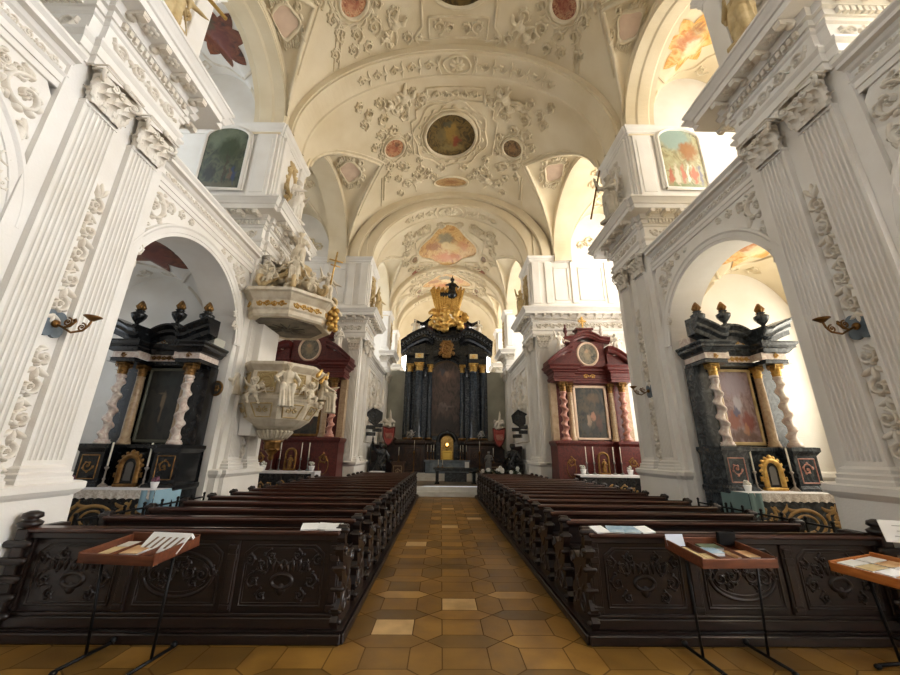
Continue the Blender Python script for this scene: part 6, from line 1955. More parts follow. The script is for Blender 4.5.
    mb = MB(); mb.prism([(-2.5, 7.05), (2.5, 7.05)] + [(2.5 - 5 * i / 40, top(2.5 - 5 * i / 40) - .3) for i in range(41)], lambda a, b, d: (a, d, b), -.52, .1); mb.prism([(-2.45, 6.9), (-1.3, 6.9), (-1.3, 7.7), (-2.45, 7.3)], lambda a, b, d: (a, d, b), -.85, 0); mb.prism([(2.45, 6.9), (1.3, 6.9), (1.3, 7.7), (2.45, 7.3)], lambda a, b, d: (a, d, b), -.85, 0); mb.build('attic_field', BLACK, r)
    # gilded cartouche under the cornice
    mb = MB(); st = cartouche(0, 7.35, .3, .36, .06, .09, RNG) + rosette(0, 7.35, .22, .08, 8)
    mb.strokes(st, lambda a, b, h: (a, -.75 - h, b)); mb.prism([(.32 * cos(2 * pi * k / 24), 7.35 + .4 * sin(2 * pi * k / 24)) for k in range(24)], lambda a, b, d: (a, d, b), -.76, -.4); mb.build('gilt_cartouche', DGOLD, r)
    mb = MB(); mb.box(-.75, .75, -.5, .0, 7.9, 9.4, .03); mb.build('attic_block', BLACK, r)
    # dark upper scroll pieces
    for q in (-1, 1):
        fr = []
        for i in range(21):
            t = i / 20; x = 2.05 - 1.45 * t; z = 9.05 + .12 * cos(t * 2.2 * pi) * (1 - t) + .95 * max(0, t - .35) ** 1.3 * 1.4
            fr.append(lambda o, h, x=x, z=z: (q * x, -(.45 + o), z + h))
        mb = MB(); mb.sweep(fr, [(-.4, -.12), (.1, -.12), (.14, -.04), (.22, .04), (.22, .1), (-.4, .12)])
        mb.box(q * .7, q * 1.35, -.6, -.1, 8.2, 9.1, .02); mb.build('upper_scroll', BLACK, r)
        mb = MB(); mb.box(q * 1.02 - .16, q * 1.02 + .16, -.66, -.6, 8.5, 9.0, .02); mb.build('pink_panel', REDM, r)
    # gilded cloud with cherubs and the fan of rays
    mb = MB(); rg = random.Random(3)
    for k in range(70):
        a = rg.random() * 2 * pi; d = sqrt(rg.random())
        mb.ell((d * 1.2 * cos(a), -.75 - .25 * (1 - d) - rg.random() * .15, 9.32 + d * .8 * sin(a)), .10 + .12 * rg.random(), 8, 6)
    for k in range(11):
        a = rg.random() * 2 * pi; d = .3 + .6 * rg.random(); c = (d * 1.15 * cos(a), -1.08, 9.32 + d * .68 * sin(a))
        head(mb, c, 2.0, (.1, 0), 1)
        for q in (-1, 1): mb.tube([(c[0] + q * .08, c[1] + .05, c[2] - .1), (c[0] + q * .24, c[1] + .02, c[2] + .02), (c[0] + q * .3, c[1] + .03, c[2] - .1)], [.05, .06, .02], 6)
    me = organic(mb, .035, 2, 'gilded_cloud'); me.materials.append(GOLD); link('gilded_cloud', me, r)
    mb = MB()
    for k in range(23):
        a = pi / 2 + (k - 11) * .062; L = 1.25 + .22 * (k % 3)
        mb.caps(((k - 11) * .06, -.62, 9.75), ((k - 11) * .095, -.66 - .05 * (k % 2), 11.15 + .12 * (k % 3) + .012 * abs(k - 11)), .06, .075, 6)
    mb.build('gilt_rays', GOLD, r)
    for q in (-1, 1):
        o = link('statue', (FIG_SIT if q < 0 else FIG_SIT).copy(), None, (X0 - .04 + q * 1.95, 21.35, 8.62 - .10), (0, 0, -q * .4), 1.15); o.data.materials.append(IVORY)
        tag(o, 'pale seated figure on the cornice of the high altar, %s' % ('on the pulpit side' if q < 0 else 'away from the pulpit'), 'statue')
    # dark crowning group
    mb = MB(); mb.ell((.18, -.6, 11.25), (.34, .34, .34), 16, 12); mb.ell((-.35, -.55, 11.25), (.42, .25, .28), 12, 8)
    for k in range(10): mb.ell((-.55 + .14 * k, -.55, 11.15 + .16 * sin(k * 1.9)), .17, 8, 6)
    robe(mb, [(11.4, .18, -.58, .30, .26), (11.7, .2, -.58, .24, .2), (11.95, .2, -.58, .2, .16), (12.15, .2, -.58, .1, .1)], 7, .1)
    head(mb, (.2, -.6, 12.28), 2.0, (.1, 0), 1); mb.caps((.36, -.62, 12.0), (.55, -.75, 11.75), .09, .06); mb.caps((.04, -.62, 12.0), (-.2, -.78, 11.85), .09, .06)
    hand(mb, (.55, -.75, 11.75), (.5, -.5, -.3), 2.0); hand(mb, (-.2, -.78, 11.85), (-.6, -.4, -.2), 2.0)
    mb.caps((.2, -.6, 12.38), (.2, -.6, 12.62), .07, .02)
    me = organic(mb, .03, 2, 'crowning_figure'); me.materials.append(mat('dark_silvered_bronze', S(40, 42, 44), .25, .5)); link('crowning_figure', me, r, (.1, 0, -.25))
    return r


high_altar()
# ------------------------------------------------------------------ pulpit and canopy on the second pier
PCX, PCY = -3.72, 8.46


def octa(r, ry=None, n=8, ph=pi / 8):
    return [(PCX + r * cos(ph + 2 * pi * k / n), PCY + (ry or r) * sin(ph + 2 * pi * k / n)) for k in range(n)]


def omould(mb, prof, base=0.0):
    """closed octagonal moulding; prof [(r,z)]"""
    n = 8; vs = []; fs = []
    for r, z in prof:
        for x, y in octa(r): vs.append((x, y, z))
    m = len(prof)
    for i in range(m - 1):
        for k in range(n):
            j = (k + 1) % n; fs.append((i * n + k, i * n + j, i * n + n + j, i * n + n + k))
    fs.append(tuple(range(n))); fs.append(tuple((m - 1) * n + k for k in range(n)))
    mb.add(vs, fs)


pu = empty('pulpit', (PCX, PCY, 0)); tag(pu, 'ivory and gold pulpit basket with seated figures hanging on the white pier', 'pulpit')
loc0 = (-PCX, -PCY, 0)
def pb(mb, name, m, par=pu):
    o = mb.build(name, m, par)
    if par is pu: o.location = loc0
    return o


mb = MB(); omould(mb, [(.20, 1.92), (.28, 1.98), (.34, 2.04), (.36, 2.10), (.34, 2.12), (.52, 2.2), (.70, 2.34), (.80, 2.52), (.84, 2.70), (.86, 2.74), (.86, 2.80), (.82, 2.82), (.80, 3.34), (.84, 3.38), (.88, 3.42), (.92, 3.46), (.92, 3.52), (.84, 3.54)])
pb(mb, 'basket', IVORY)
mb = MB()
for k in range(8):
    mb = MB(); a = 2 * pi * k / 8 + pi / 4
    d = Vector((cos(a), sin(a), 0)); t = Vector((-sin(a), cos(a), 0)); c = Vector((PCX, PCY, 3.08)) + d * .755
    mp = lambda p, q, h, c=c, d=d, t=t: tuple(c + t * p + Vector((0, 0, q)) + d * (h + .0))
    st = [poly([(-.20, -.20), (.20, -.20), (.20, .22), (-.20, .22)], .018, .025), oval(0, .02, .11, .12, .015, .025, 24)]
    st += [([(-.06, z), (.06, z)], .008, .02) for z in (-.02, .02, .06)]
    for q in (-1, 1): st += acanthus(q * .14, -.13, .05, 0, q, .01, .02, RNG, 4) + acanthus(q * .14, .15, .05, 0, -q, .01, .02, RNG, 4)
    mb.strokes(st, mp)
    d2 = (d * .86 + Vector((0, 0, -.5))).normalized(); u2 = (Vector((0, 0, .86)) + d * .5).normalized()
    c2 = Vector((PCX, PCY, 2.52)) + d * .735
    mp2 = lambda p, q, h, c=c2, d=d2, t=t, u=u2: tuple(c + t * p + u * q + d * (h + .01))
    st = [poly([(-.15, -.16), (.15, -.16), (.22, .14), (-.22, .14)], .016, .022)]
    for q in (-1, 1): st += acanthus(q * .07, 0, .06, pi / 2, q, .012, .02, RNG, 5)
    mb.strokes(st, mp2); pb(mb, 'gilt_relief', PGOLD)
OCH = mat('pale_ochre_panel', S(196, 176, 128), .6, c2=S(176, 152, 100), scale=6)
for k in range(8):
    mb = MB(); a = 2 * pi * k / 8 + pi / 4; d = Vector((cos(a), sin(a), 0)); t = Vector((-sin(a), cos(a), 0)); c = Vector((PCX, PCY, 3.08)) + d * .752
    mb.add([c + t * p + Vector((0, 0, q)) for p, q in ((-.19, -.19), (.19, -.19), (.19, .21), (-.19, .21))], [(0, 1, 2, 3)]); pb(mb, 'tinted_panel', OCH)
mb = MB(); mb.lathe([(.03, 1.50), (.07, 1.55), (.05, 1.60), (.12, 1.68), (.18, 1.78), (.17, 1.86), (.22, 1.92)], (PCX, PCY, 0), 16)
for k in range(8):
    a = 2 * pi * k / 8; o = Vector((cos(a), sin(a), 0)); leaf(mb, Vector((PCX, PCY, 1.95)) + o * .12, (0, 0, -1), o, (-sin(a), cos(a), 0), .34, .09, .25)
pb(mb, 'gilt_pendant', DGOLD)
mb = MB()
for k in range(24):
    a = 2 * pi * k / 24; mb.caps((PCX + .36 * cos(a), PCY + .36 * sin(a), 2.10), (PCX + .27 * cos(a), PCY + .27 * sin(a), 1.97), .035, .02, 6)
pb(mb, 'fluted_collar', IVORY)
mb = MB(); mb.box(PCX - .55, PCX - .3, PCY - .45, PCY + .45, 2.0, 3.5); mb.box(-4.33, -4.15, PCY - .42, PCY + .42, 2.2, 4.5, .01); pb(mb, 'wall_bracket', WHITE)
for k, (a, sc, lab) in enumerate(((-2.45, .78, 'seated figure on the wall-side corner of the pulpit basket'), (-1.05, .80, 'seated figure with scroll on the front corner of the pulpit basket'), (.15, .78, 'seated figure on the nave corner of the pulpit basket'), (1.2, .75, 'seated figure on the altar-side corner of the pulpit basket'))):
    me = FIG_SIT.copy(); me.materials.append(IVORY)
    o = link('carved_figure', me, pu, (.95 * cos(a), .95 * sin(a), 2.55), (0, 0, a + pi / 2), sc * 1.25)
    o['label'] = lab
for k, a in enumerate((-1.75, -.45, .6)):
    me = PUT[k % 3].copy(); me.materials.append(IVORY); link('carved_putto', me, pu, (.92 * cos(a), .92 * sin(a), 2.62), (0, 0, a + pi / 2), .55)
mb = MB()
for (a, z) in ((-.35, 3.32), (-.2, 3.2), (.1, 3.35)): mb.caps((PCX + .98 * cos(a), PCY + .98 * sin(a), z), (PCX + 1.0 * cos(a + .1), PCY + 1.0 * sin(a + .1), z + .14), .05, .03, 6)
pb(mb, 'gilt_attribute', GOLD)

# canopy
ca = empty('pulpit_canopy', (PCX - .07, PCY, -.18)); tag(ca, 'ivory sounding board with volutes and statues above the pulpit', 'canopy')
def cb(mb, name, m):
    o = mb.build(name, m, ca); o.location = loc0; return o


mb = MB(); omould(mb, [(.80, 4.72), (.98, 4.70), (1.02, 4.75), (1.02, 4.84), (1.06, 4.88), (1.06, 5.06), (1.10, 5.10), (1.18, 5.20), (1.24, 5.23), (1.24, 5.30), (1.1, 5.36), (.8, 5.48), (.5, 5.56), (.3, 5.60)])
mb.box(-4.33, -4.1, PCY - .6, PCY + .7, 4.75, 5.4, .01)
cb(mb, 'sounding_board', IVORY)
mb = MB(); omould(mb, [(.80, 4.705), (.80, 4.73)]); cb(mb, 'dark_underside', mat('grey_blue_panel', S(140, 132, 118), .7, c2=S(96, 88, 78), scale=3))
mb = MB()
for k in range(12):
    a = 2 * pi * k / 12; mb.caps((PCX, PCY, 4.69), (PCX + .4 * cos(a), PCY + .4 * sin(a), 4.695), .03, .01, 6)
mb.ell((PCX, PCY, 4.67), (.12, .14, .05), 10, 6); cb(mb, 'dove_and_rays', mat('dull_silver', S(92, 86, 76), .5, .4))
for k in range(8):
    mb = MB(); a = 2 * pi * k / 8 + pi / 4; d = Vector((cos(a), sin(a), 0)); t = Vector((-sin(a), cos(a), 0)); c = Vector((PCX, PCY, 4.97)) + d * .985
    mp = lambda p, q, h, c=c, d=d, t=t: tuple(c + t * p + Vector((0, 0, q)) + d * h)
    mb.strokes(rinceau(-.32, .32, 0, .08, .016, .025, RNG), mp); cb(mb, 'gilt_frieze', GOLD)
mb = MB()
for k in range(8):
    a = 2 * pi * k / 8 + pi / 8; d = Vector((cos(a), sin(a), 0))
    pts = []; rad = []
    for i in range(20):
        t = i / 19; pts.append(Vector((PCX, PCY, 5.48)) + d * (.98 - .72 * t ** .8) + Vector((0, 0, .16 * sin(t * pi * 1.2) + .75 * t ** 2))); rad.append(.075 - .02 * t)
    mb.tube(pts, rad, 8)
    volute(mb, Vector((PCX, PCY, 5.56)) + d * .95, d, Vector((0, 0, 1)), .13, .05, None, 1.3, 18); volute(mb, Vector((PCX, PCY, 6.18)) + d * .26, -d, Vector((0, 0, 1)), .12, .045, None, 1.3, 18)
mb.lathe([(.34, 5.58), (.28, 5.8), (.34, 5.95), (.26, 6.05), (.30, 6.22), (.38, 6.26), (.38, 6.34), (.2, 6.38)], (PCX, PCY, 0), 16)
cb(mb, 'volute_crown', mat('ochre_ivory', S(208, 186, 144), .55, c2=S(180, 152, 106), scale=5))
for k, (dx, dy, z, sc, rz, f, lab) in enumerate(((0, 0, 6.36, 1.05, .5, FIG_RAISED, 'robed figure standing highest on the canopy'), (-.45, -.62, 5.62, .62, -.6, FIG_SIT, 'seated figure on the wall side of the canopy'), (.28, -.68, 5.62, .75, .3, FIG_SIT, 'seated figure on the entrance side of the canopy'), (.30, .7, 5.6, .7, 2.4, FIG_SIT, 'seated figure on the altar side of the canopy'))):
    me = f.copy(); me.materials.append(IVORY); o = link('carved_figure', me, ca, (dx, dy, z), (0, 0, rz), sc); o['label'] = lab
for k, (dx, dy, z, sc, rz) in enumerate(((.62, -.5, 5.5, .5, .6), (-.2, -.85, 5.46, .45, -.2), (-.75, -.45, 5.5, .42, -1), (.15, -.42, 6.05, .42, .2), (-.2, -.3, 6.0, .4, -.5))):
    me = PUT[k % 3].copy(); me.materials.append(IVORY); link('carved_putto', me, ca, (dx, dy, z), (0, 0, rz), sc)
me = FIG_ANGEL.copy(); me.materials.append(IVORY); o = link('carved_angel', me, ca, (.90, -.12, 5.40), (0, 0, .7), .78); o['label'] = 'white angel holding the gold cross on the nave corner of the canopy'
mb = MB(); mb.tube([(1.02, -.34, 5.75), (1.10, -.34, 6.65)], .022, 6); mb.tube([(.94, -.40, 6.42), (1.24, -.26, 6.40)], .02, 6); mb.tube([(.98, -.38, 6.28), (1.2, -.28, 6.26)], .016, 6)
mb.build('gold_cross', GOLD, ca)
mb = MB()
for k in range(16):
    a = k * 2.4; mb.ell((1.1 + .08 * cos(a), -.1 + .08 * sin(a), 4.68 + .036 * k), .075, 7, 5)
mb.build('gilt_tassel', GOLD, ca)
mb = MB()
rg = random.Random(4)
for k in range(60):
    a = rg.random() * 6.28; rr = .25 + .5 * rg.random(); mb.ell((rr * cos(a), rr * sin(a), 5.55 + rg.random() * .5 * (1 - rr)), .05 + .07 * rg.random(), 7, 5)
me = organic(mb, .03, 1, 'cloud'); me.materials.append(IVORY); link('carved_cloud', me, ca)

# ------------------------------------------------------------------ large statues standing on the pier entablatures
def W(x, y, z): return (x, y, warp_z(x, z))
def statue(me, loc, rz, sc, m, label, group=None, extra=None):
    r = empty('statue', W(*loc), rz, sc); tag(r, label, 'statue', group)
    mm = me.copy(); mm.materials.append(m); link('figure', mm, r)
    mb = MB(); mb.box(-.2, .2, -.16, .16, -.06, .02, .02); mb.build('base', m, r)
    if extra: extra(r)
    return r


def staff(r):
    mb = MB(); mb.tube([(-.32, -.24, .15), (-.20, .02, 1.3)], .018, 6); mb.build('staff', DGOLD, r)
def beam(r):
    mb = MB(); mb.tube([(-.55, -.18, .62), (.62, -.16, .98)], .03, 6); mb.build('gilt_beam', GOLD, r)


PST = mat('pale_grey_stucco', S(196, 188, 172), .7, c2=S(168, 158, 140), scale=6)
statue(FIG_RAISED, (sx(1, 4.22), 8.2, 7.58), RAD(-72), 1.4, PST, 'grey stucco saint with a staff on the pier facing the pulpit', None, staff)
statue(FIG_FOLD, (sx(-1, 4.24), 8.2, 7.58), RAD(75), 1.25, WSTUCCO, 'white stucco saint standing on the pulpit pier above the canopy', None)
statue(FIG_ANGEL, (sx(-1, 4.28), 3.6, 7.58), RAD(80), 1.12, PGOLD, 'gilded angel with a long gold beam above the near pulpit-side pier', None, beam)
statue(FIG_FOLD, (sx(1, 4.26), 3.75, 7.58), RAD(-80), 1.15, PGOLD, 'pale gilt saint on the near pier opposite the pulpit')
for s in (-1, 1):
    statue(FIG_ANGEL if s < 0 else FIG_RAISED, (sx(s, 3.22), 15.2, 7.58), s * RAD(-75), 1.2, PGOLD, 'gilt figure on the chancel pier %s' % DESC[s])
# ------------------------------------------------------------------ gallery paintings
for s in (-1, 1):
    r = empty('painting', W(sx(s, 5.95), 7.62, 8.05)); tag(r, ('dark arched landscape painting with a tall tree on the pulpit-side gallery wall' if s < 0 else 'pale arched painting of a crowd on the bright gallery wall opposite the pulpit'), 'painting')
    w, h = .56, 1.95; arc = [(-w, 0)] + [(-w * cos(pi * i / 20), h - w * .62 + .62 * w * sin(pi * i / 20)) for i in range(21)] + [(w, 0)]
    mb = MB(); mb.prism(arc, lambda a, b, d: (a, d, b), -.03, -.0); mb.build('canvas', P_TREE if s < 0 else P_CROWD, r)
    mb = MB(); mb.strokes([(arc + [(-w, 0)], .045, .06)], lambda a, b, h: (a, -.02 - h, b)); mb.strokes([([(a * 1.1, b * 1.03 - .02) for a, b in arc] , .03, .04)], lambda a, b, h: (a, -.0 - h, b)); mb.build('frame', WHITE, r)
# ------------------------------------------------------------------ sconces and roundels
def sconce(s, y, z, label, u=4.65):
    r = empty('sconce', W(sx(s, u), y, z)); tag(r, label, 'sconce', 'brass wall sconces')
    d = -s
    mb = MB()
    for (a, b, q) in ((0, .0, .09), (.05, .07, .07), (-.05, .07, .07), (.05, -.07, .07), (-.05, -.07, .07)): mb.prism([(a + q * cos(2 * pi * k / 20), b + q * 1.15 * sin(2 * pi * k / 20)) for k in range(20)], lambda p, w, h: (d * h, p, w), .0, .035 + q * .05)
    mb.build('wall_plate', SLATE, r)
    mb = MB(); mb.ell((d * .06, 0, 0), (.03, .045, .045), 10, 8)
    mb.tube([(d * .06, 0, 0), (d * .14, .01, -.04), (d * .20, .02, -.02), (d * .24, .03, .04), (d * .22, .04, .07), (d * .19, .04, .05)], .013, 6)
    mb.tube([(d * .14, .01, -.04), (d * .22, .03, -.09), (d * .32, .05, -.06), (d * .36, .06, .0), (d * .38, .06, .07)], .013, 6)
    volute(mb, (d * .16, .02, .03), Vector((d, 0, 0)), Vector((0, 0, 1)), .05, .01, None); volute(mb, (d * .30, .05, -.02), Vector((d, 0, 0)), Vector((0, 0, 1)), .05, .01, None)
    mb.build('arm', BRASS, r)
    mb = MB(); mb.lathe([(.02, .06), (.05, .085), (.085, .11), (.08, .115), (.02, .1)], (d * .38, .06, 0), 14); mb.build('drip_pan', BRASS, r)


sconce(-1, 3.93, 3.13, 'brass sconce with grey plate on the near pulpit-side pier')
sconce(1, 3.93, 3.08, 'brass sconce with grey plate on the near pier opposite the pulpit')
sconce(1, 8.44, 3.05, 'small brass sconce on the pier facing the pulpit')
for s in (-1,):
    r = empty('roundel', W(sx(s, 4.84), 7.485, 3.0)); tag(r, 'small dark oval relief on the arch jamb beside the pulpit', 'plaque')
    mb = MB(); mb.prism([(.12 * cos(2 * pi * k / 28), .15 * sin(2 * pi * k / 28)) for k in range(28)], lambda a, b, d: (a, d, b), -.04, .0); mb.build('plate', mat('dark_relief', S(84, 78, 66), .5, c2=S(52, 50, 46), scale=20), r)
    mb = MB(); mb.strokes([oval(0, 0, .11, .14, .02, .02, 28)] + rosette(0, 0, .07, .02, 6), lambda a, b, h: (a, -.04 - h, b)); mb.build('rim', DGOLD, r)

# ------------------------------------------------------------------ wrought-iron grilles closing the chapels
def grille(s, y0, y1, label):
    r = empty('grille', (sx(s, 4.60), (y0 + y1) / 2, 0)); tag(r, label, 'grille')
    L = (y1 - y0) / 2; mb = MB()
    for z in (.06, .30, .88): mb.box(-.012, .012, -L, L, z - .012, z + .012)
    n = int(2 * L / .34)
    for k in range(n + 1):
        y = -L + 2 * L * k / n; mb.box(-.012, .012, y - .012, y + .012, 0, .92); mb.ell((0, y, .94), .025, 6, 5)
    mb.build('bars', IRON, r)
    mb = MB()
    for k in range(n):
        c = -L + 2 * L * (k + .5) / n
        for q in (-1, 1):
            for (dz, rr, d) in ((.74, .075, 1), (.55, .08, -1), (.40, .06, 1)):
                sp = spiral(c + q * .075, dz, rr, pi / 2, 1.3, .01, .012, q * d, 16); mb.tube([(0, a, b) for a, b in sp[0]], .009, 5)
            mb.ell((0, c + q * .03, .64), (.012, .03, .05), 6, 5)
        mb.ell((0, c, .20), (.012, .05, .07), 6, 5)
    mb.build('scrollwork', IRON, r)


for s in (-1, 1):
    grille(s, 4.88, 7.36, 'wrought-iron scroll grille closing the chapel ' + DESC[s])
# ------------------------------------------------------------------ things in the choir
ZC = .365
# free-standing altar table
r = empty('altar_table', (X0 + .42, 17.9, ZC)); tag(r, 'dark people\'s altar table with slim legs before the choir steps', 'table')
mb = MB(); mb.box(-1.02, 1.02, -.4, .4, .62, .70, .01); mb.box(-.95, .95, -.34, .34, .54, .62); mb.build('table_top', DGREY, r)
for q in (-1, 1):
    mb = MB(); mb.box(q * .84 - .07, q * .84 + .07, -.3, .3, 0, .54, .012); mb.box(q * .84 - .11, q * .84 + .11, -.34, .34, 0, .06, .01); mb.build('leg', BLACK, r)
mb = MB(); mb.box(-.5, .5, -.31, -.27, .1, .5); mb.build('front_panel', DGREY, r)
o = empty('missal_stand', (X0 + .95, 17.85, ZC + .70)); tag(o, 'small white card standing on the people\'s altar', 'card'); mb = MB(); mb.box(-.1, .1, -.02, .02, 0, .26, .004); mb.build('card', PAPER, o)
for k, x in enumerate((-.8, -.6)):
    candle((X0 + .42 + x, 17.9, ZC + .70), .12, 'short candle at the pulpit end of the people\'s altar, %s' % ('outermost' if k == 0 else 'second from the end'), BRASS, .22, 'candles on the people\'s altar', .05)
# choir step block and altar steps
mb = MB(); mb.box(X0 - 1.9, X0 + 2.1, 19.6, 21.0, ZC, ZC + .17, .012); mb.box(X0 - 1.7, X0 + 1.9, 19.95, 21.0, ZC + .17, ZC + .32, .012)
struct(mb.build('trim', STONE), 'pale stone steps directly before the high altar', 'step')
# mensa of the high altar with tabernacle
r = empty('altar_block', (X0 + .06, 20.62, ZC + .32)); tag(r, 'blue-grey marble altar block below the tabernacle of the high altar', 'altar')
mb = MB(); mb.box(-1.15, 1.15, -.35, .35, 0, .62, .02); mb.box(-1.22, 1.22, -.40, .38, .56, .66, .012); mb.build('block', mat('pale_blue_marble', S(120, 132, 142), .35, c2=S(86, 96, 106), scale=5, detail=6), r)
mb = MB(); mb.box(-.9, .9, -.37, -.35, .08, .5); mb.build('front_slab', mat('mid_blue_marble', S(104, 116, 128), .3, c2=S(140, 152, 160), scale=6), r)
r = empty('tabernacle', (X0 + .06, 20.78, ZC + .98)); tag(r, 'golden lit tabernacle in a black domed frame on the high altar', 'tabernacle')
mb = MB(); mb.box(-.62, -.34, -.15, .15, 0, .95, .02); mb.box(.34, .62, -.15, .15, 0, .95, .02)
arcp = [(-.48, .95)] + [(-.48 * cos(pi * i / 16), .98 + .44 * sin(pi * i / 16)) for i in range(17)] + [(.48, .95)]
mb.strokes([(arcp, .12, .14)], lambda a, b, h: (a, -h, b)); mb.strokes([(arcp, .12, .12)], lambda a, b, h: (a, h, b))
for q in (-1, 1):
    volute(mb, (q * .75, 0, .72), Vector((q, 0, 0)), Vector((0, 0, 1)), .17, .05, None); mb.box(q * .62, q * .95, -.12, .12, 0, .5, .02)
mb.lathe([(.12, 1.42), (.16, 1.46), (.08, 1.55), (.02, 1.62)], (0, 0, 0), 12); mb.build('black_frame', BLACK, r)
mb = MB(); mb.prism([(-.34, 0), (.34, 0), (.34, .95)] + [(.34 * cos(pi * i / 12), .95 + .32 * sin(pi * i / 12)) for i in range(13)] + [(-.34, .95)], lambda a, b, d: (a, d, b), .02, .1); mb.build('gold_niche', GOLD, r)
mb = MB(); mb.box(-.27, .27, -.2, .02, .0, .48, .02); mb.strokes([poly([(-.2, .06), (.2, .06), (.2, .42), (-.2, .42)], .03, .03)], lambda a, b, h: (a, -.2 - h, b)); mb.build('tabernacle_door', mat('bright_gold', S(236, 200, 96), .35, .6), r)
mb = MB(); mb.ell((0, -.08, .78), (.14, .04, .17), 14, 10); mb.lathe([(.02, .6), (.08, .48), (.03, .55)], (0, -.08, 0), 10)
for k in range(14):
    a = 2 * pi * k / 14; mb.caps((.14 * cos(a), -.08, .78 + .17 * sin(a)), (.23 * cos(a), -.08, .78 + .27 * sin(a)), .02, .006, 6)
mb.build('monstrance', GOLD, r)
mb = MB(); mb.ell((0, -.12, .80), (.07, .02, .08), 10, 8); mb.build('lamp_glow', emit('warm_lamp', (1, .55, .12, 1), 6), r)
for k, x in enumerate((-1.05, -.86, -.72, .72, .86, 1.05)):
    candle((X0 + .06 + x, 20.56, ZC + .98), .42, ('outermost', 'middle', 'innermost', 'innermost', 'middle', 'outermost')[k] + ' candle %s of the tabernacle' % ('on the pulpit side' if x < 0 else 'on the side away from the pulpit'), BRASS, .35, 'candles beside the tabernacle', .06)
for q in (-1, 1):
    candle((X0 + .05 + q * 1.75, 20.4, ZC + .32), 1.15, 'tall floor candlestick beside the altar steps, %s' % ('pulpit side' if q < 0 else 'side away from the pulpit'), BRASS, .5, 'floor candlesticks', .12)
    # small white angels at the column feet
    o = empty('statue', (X0 + q * 1.95, 20.96, 2.42), -q * .3, .5); tag(o, 'small pale putto by the columns of the high altar, %s' % ('pulpit side' if q < 0 else 'side away from the pulpit'), 'statue'); me = PUT[q % 3].copy(); me.materials.append(mat('silvered_%d' % (q + 1), S(150, 150, 150), .4, .3)); link('figure', me, o)
# grey standing figure
o = empty('statue', (X0 + 2.05, 18.6, ZC), -.4, 1.0); tag(o, 'small grey standing figure on a post beside the altar steps', 'statue')
mb = MB(); mb.box(-.14, .14, -.14, .14, 0, .5, .02); mb.build('post', BLACK, o); me = FIG_FOLD.copy(); me.materials.append(mat('grey_figure', S(120, 118, 116), .7)); link('figure', me, o, (0, 0, .5), (0, 0, 0), .95)

def shield(s, y, z, w, h, m, label, hexa=True):
    r = empty('epitaph', ((sx(s, 3.46), y, z) if hexa else (-2.92 if s < 0 else 3.22, y, z))); r.rotation_euler = (0, 0, -s * RAD(24)); tag(r, label, 'plaque')
    P = [(-w, .35 * h), (-.15 * w, h), (w, .45 * h), (w * .95, -.35 * h), (.1 * w, -h), (-w * .85, -.4 * h)] if hexa else [(-w, h), (0, h * .8), (w, h), (w * .9, -.1 * h), (w * .5, -.7 * h), (0, -h), (-w * .5, -.7 * h), (-w * .9, -.1 * h)]
    mb = MB(); mb.prism(P, lambda a, b, d: (a, d, b), -.10, .0); mb.build('plate', m, r)
    mb = MB(); mb.strokes([poly(P, .035, .04)], lambda a, b, hh: (a, -.10 - hh, b)); mb.build('rim', BLACK if hexa else REDM, r)
    mb = MB(); rg = random.Random(int(y * 10) + s)
    for k in range(26):
        t = (rg.random() - .5) * 2; mb.ell((t * w * .9, -.02 - .1 * rg.random(), h * .95 + rg.random() * .45), .05 + .05 * rg.random(), 7, 5)
    for t in ((-.6, .1, .7) if hexa else (.1,)): mb.tube([(t * w, -.06, h), (t * w * 1.1, -.1, h + .4), (t * w * 1.5, -.05, h + .75), (t * w * 1.3, 0, h + .95)], [.08, .09, .06, .02], 6)
    me = organic(mb, .028, 1, 'trophy'); me.materials.append(WSTUCCO); link('stucco_trophy', me, r)
    if hexa:
        mb = MB(); mb.strokes(acanthus(-.1, .05, .14, 0, 1, .02, .02, RNG, 5), lambda a, b, hh: (a, -.1 - hh, b)); mb.build('relief', DGREY, r)
        for k, (a, b) in enumerate(((-.45, -1.45), (.5, -1.2), (-.35, -2.2), (.45, -1.75))):
            mb = MB(); mb.box(a * w - .2, a * w + .2, -.24, .02, b * h, b * h + .16, .01); mb.build('black_bracket', BLACK, r)
    else:
        mb = MB()
        for k in range(6): mb.strokes([drop((k - 2.5) * .07, .35 * h, -pi / 2, .35, .03, .03, .3)], lambda a, b, hh: (a, -.1 - hh, b))
        mb.build('pale_figures', PINKM, r)


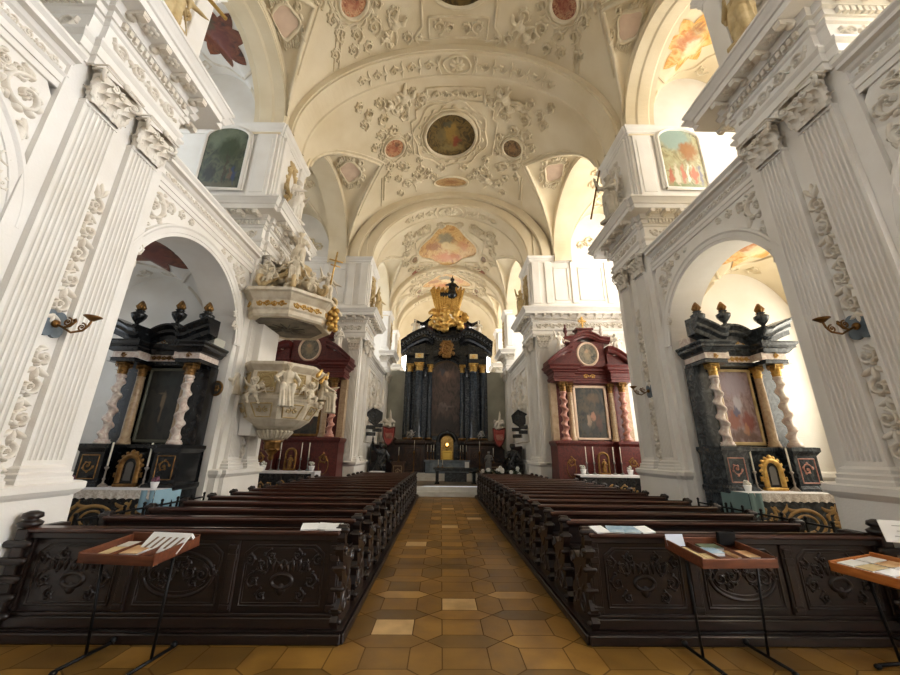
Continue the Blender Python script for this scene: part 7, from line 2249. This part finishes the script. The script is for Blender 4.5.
for s in (-1, 1):
    d = DESC[s]
    shield(s, 17.6, 3.3, .36, .40, BLACK, 'black hexagonal epitaph under white stucco on the choir wall ' + d)
    shield(s, 20.75, 2.55, .34, .50, mat('crimson_%d' % (s + 1), S(140, 40, 36), .5, c2=S(176, 78, 66), scale=6), 'crimson shield under white stucco near the high altar ' + d, False)
    # dark choir stall with panelled back
    r = empty('choir_stall', (sx(s, 3.30), 19.3, ZC)); tag(r, 'dark carved choir stall along the wall ' + d, 'choir stall')
    mb = MB(); mb.box(s * .22, s * .30, -1.3, 1.3, 0, 1.7, .01); mb.build('back', WOOD, r)
    mb = MB(); mb.box(-.25 * 1, .22, -1.3, 1.3, .40, .46, .01) if s > 0 else mb.box(-.22, .25, -1.3, 1.3, .40, .46, .01); mb.build('seat', WOOD, r)
    mb = MB(); mb.box(-s * .42, -s * .34, -1.3, 1.3, 0, .95, .01); mb.box(-s * .5, -s * .28, -1.34, 1.34, .93, .98, .01); mb.build('desk', WOOD, r)
    for k in range(4):
        y = -1.3 + 2.6 * k / 3; mb = MB(); mb.box(-.3, .3, y - .03, y + .03, 0, .9, .01); volute(mb, (-s * .2, y, .95), Vector((-s, 0, 0)), Vector((0, 0, 1)), .12, .04, None); mb.build('arm_rest', WOOD, r)
    # black draped figures before the stalls
    o = empty('statue', (sx(s, 3.0), 17.45, ZC), s * -.5, 1.8); tag(o, 'black robed statue by the chancel pier ' + d, 'statue')
    mm = FIG_RAISED.copy() if s < 0 else FIG_FOLD.copy(); mm.materials.append(BLACK); link('figure', mm, o)
    mb = MB(); mb.box(-.2, .2, -.17, .17, -.0, .03, .01); mb.build('base', BLACK, o)
    o = empty('pedestal', (sx(s, 2.40), 19.4, ZC)); tag(o, 'brown carved pedestal with candle beside the high altar ' + d, 'pedestal')
    mb = MB(); mb.box(-.3, .3, -.25, .25, 0, .85, .02); mb.box(-.36, .36, -.3, .3, .82, .9, .01); mb.build('body', mat('brown_panel_%d' % (s + 1), S(92, 66, 48), .5, c2=S(64, 44, 32), scale=6), o)
    mb = MB(); mb.strokes([poly([(-.2, .15), (.2, .15), (.2, .7), (-.2, .7)], .02, .02)] + acanthus(0, .45, .12, 0, 1, .02, .02, RNG, 5), lambda a, b, h: (a, -.25 - h, b)); mb.build('carving', TANM, o)
    candle((sx(s, 2.40), 19.4, ZC + .9), .3, 'candle on the brown pedestal ' + d, BRASS, .4, None, .07)
# flowers and cloth by the chancel piers
o = empty('side_table', (sx(-1, 3.0), 16.75, ZC)); tag(o, 'small table under a white cloth at the pulpit-side chancel pier', 'table')
mb = MB(); mb.box(-.28, .28, -.22, .22, .5, .54, .01); mb.build('table_top', WOOD, o); mb = MB(); mb.box(-.30, .30, -.24, .24, .54, .555); mb.box(-.30, .30, -.245, -.235, .25, .555); mb.box(.29, .305, -.24, .24, .25, .555); mb.build('white_cover', CLOTH, o)
for q in (-1, 1):
    mb = MB(); mb.box(q * .25 - .02, q * .25 + .02, -.2, .2, 0, .5); mb.build('leg', WOOD, o)
rg = random.Random(9)
WF = mat('white_petals', S(236, 236, 232), .7); GL = mat('dark_leaves', S(34, 48, 30), .6, c2=S(58, 76, 44), scale=10)
for k, (x, y, lab) in enumerate(((sx(1, 2.3), 17.1, 'dark leafy bouquet with large white blooms, nearest the choir middle opposite the pulpit'), (sx(1, 2.95), 16.85, 'leafy bouquet with white blooms closest to the chancel pier opposite the pulpit'), (sx(1, 1.75), 17.3, 'low spreading bouquet with white lilies before the high altar steps'))):
    o = empty('bouquet', (x, y, ZC)); tag(o, lab, 'flowers', 'bouquets by the chancel pier')
    mb = MB(); mb.lathe([(.12, 0), (.16, .2), (.12, .36), (.15, .4)], (0, 0, 0), 14); mb.build('vase', BLACK, o)
    mb = MB()
    for j in range(26):
        a = rg.random() * 6.28; d = Vector((cos(a), sin(a), 0)); L = .3 + .25 * rg.random(); leaf(mb, (.03 * cos(a), .03 * sin(a), .36), (d * .5 + Vector((0, 0, .8))).normalized(), d, (-sin(a), cos(a), 0), L, .06, .4, 5, 4)
    mb.build('leaves', GL, o)
    for j in range(5):
        a = rg.random() * 6.28; rr = .1 + .15 * rg.random(); mb = MB(); c = Vector((rr * cos(a), rr * sin(a) - .08, .5 + .25 * rg.random()))
        for q in range(6): b = q * 1.047; mb.ell(c + Vector((.045 * cos(b), -.02, .045 * sin(b))), (.045, .02, .045), 7, 5)
        mb.build('bloom', WF, o)
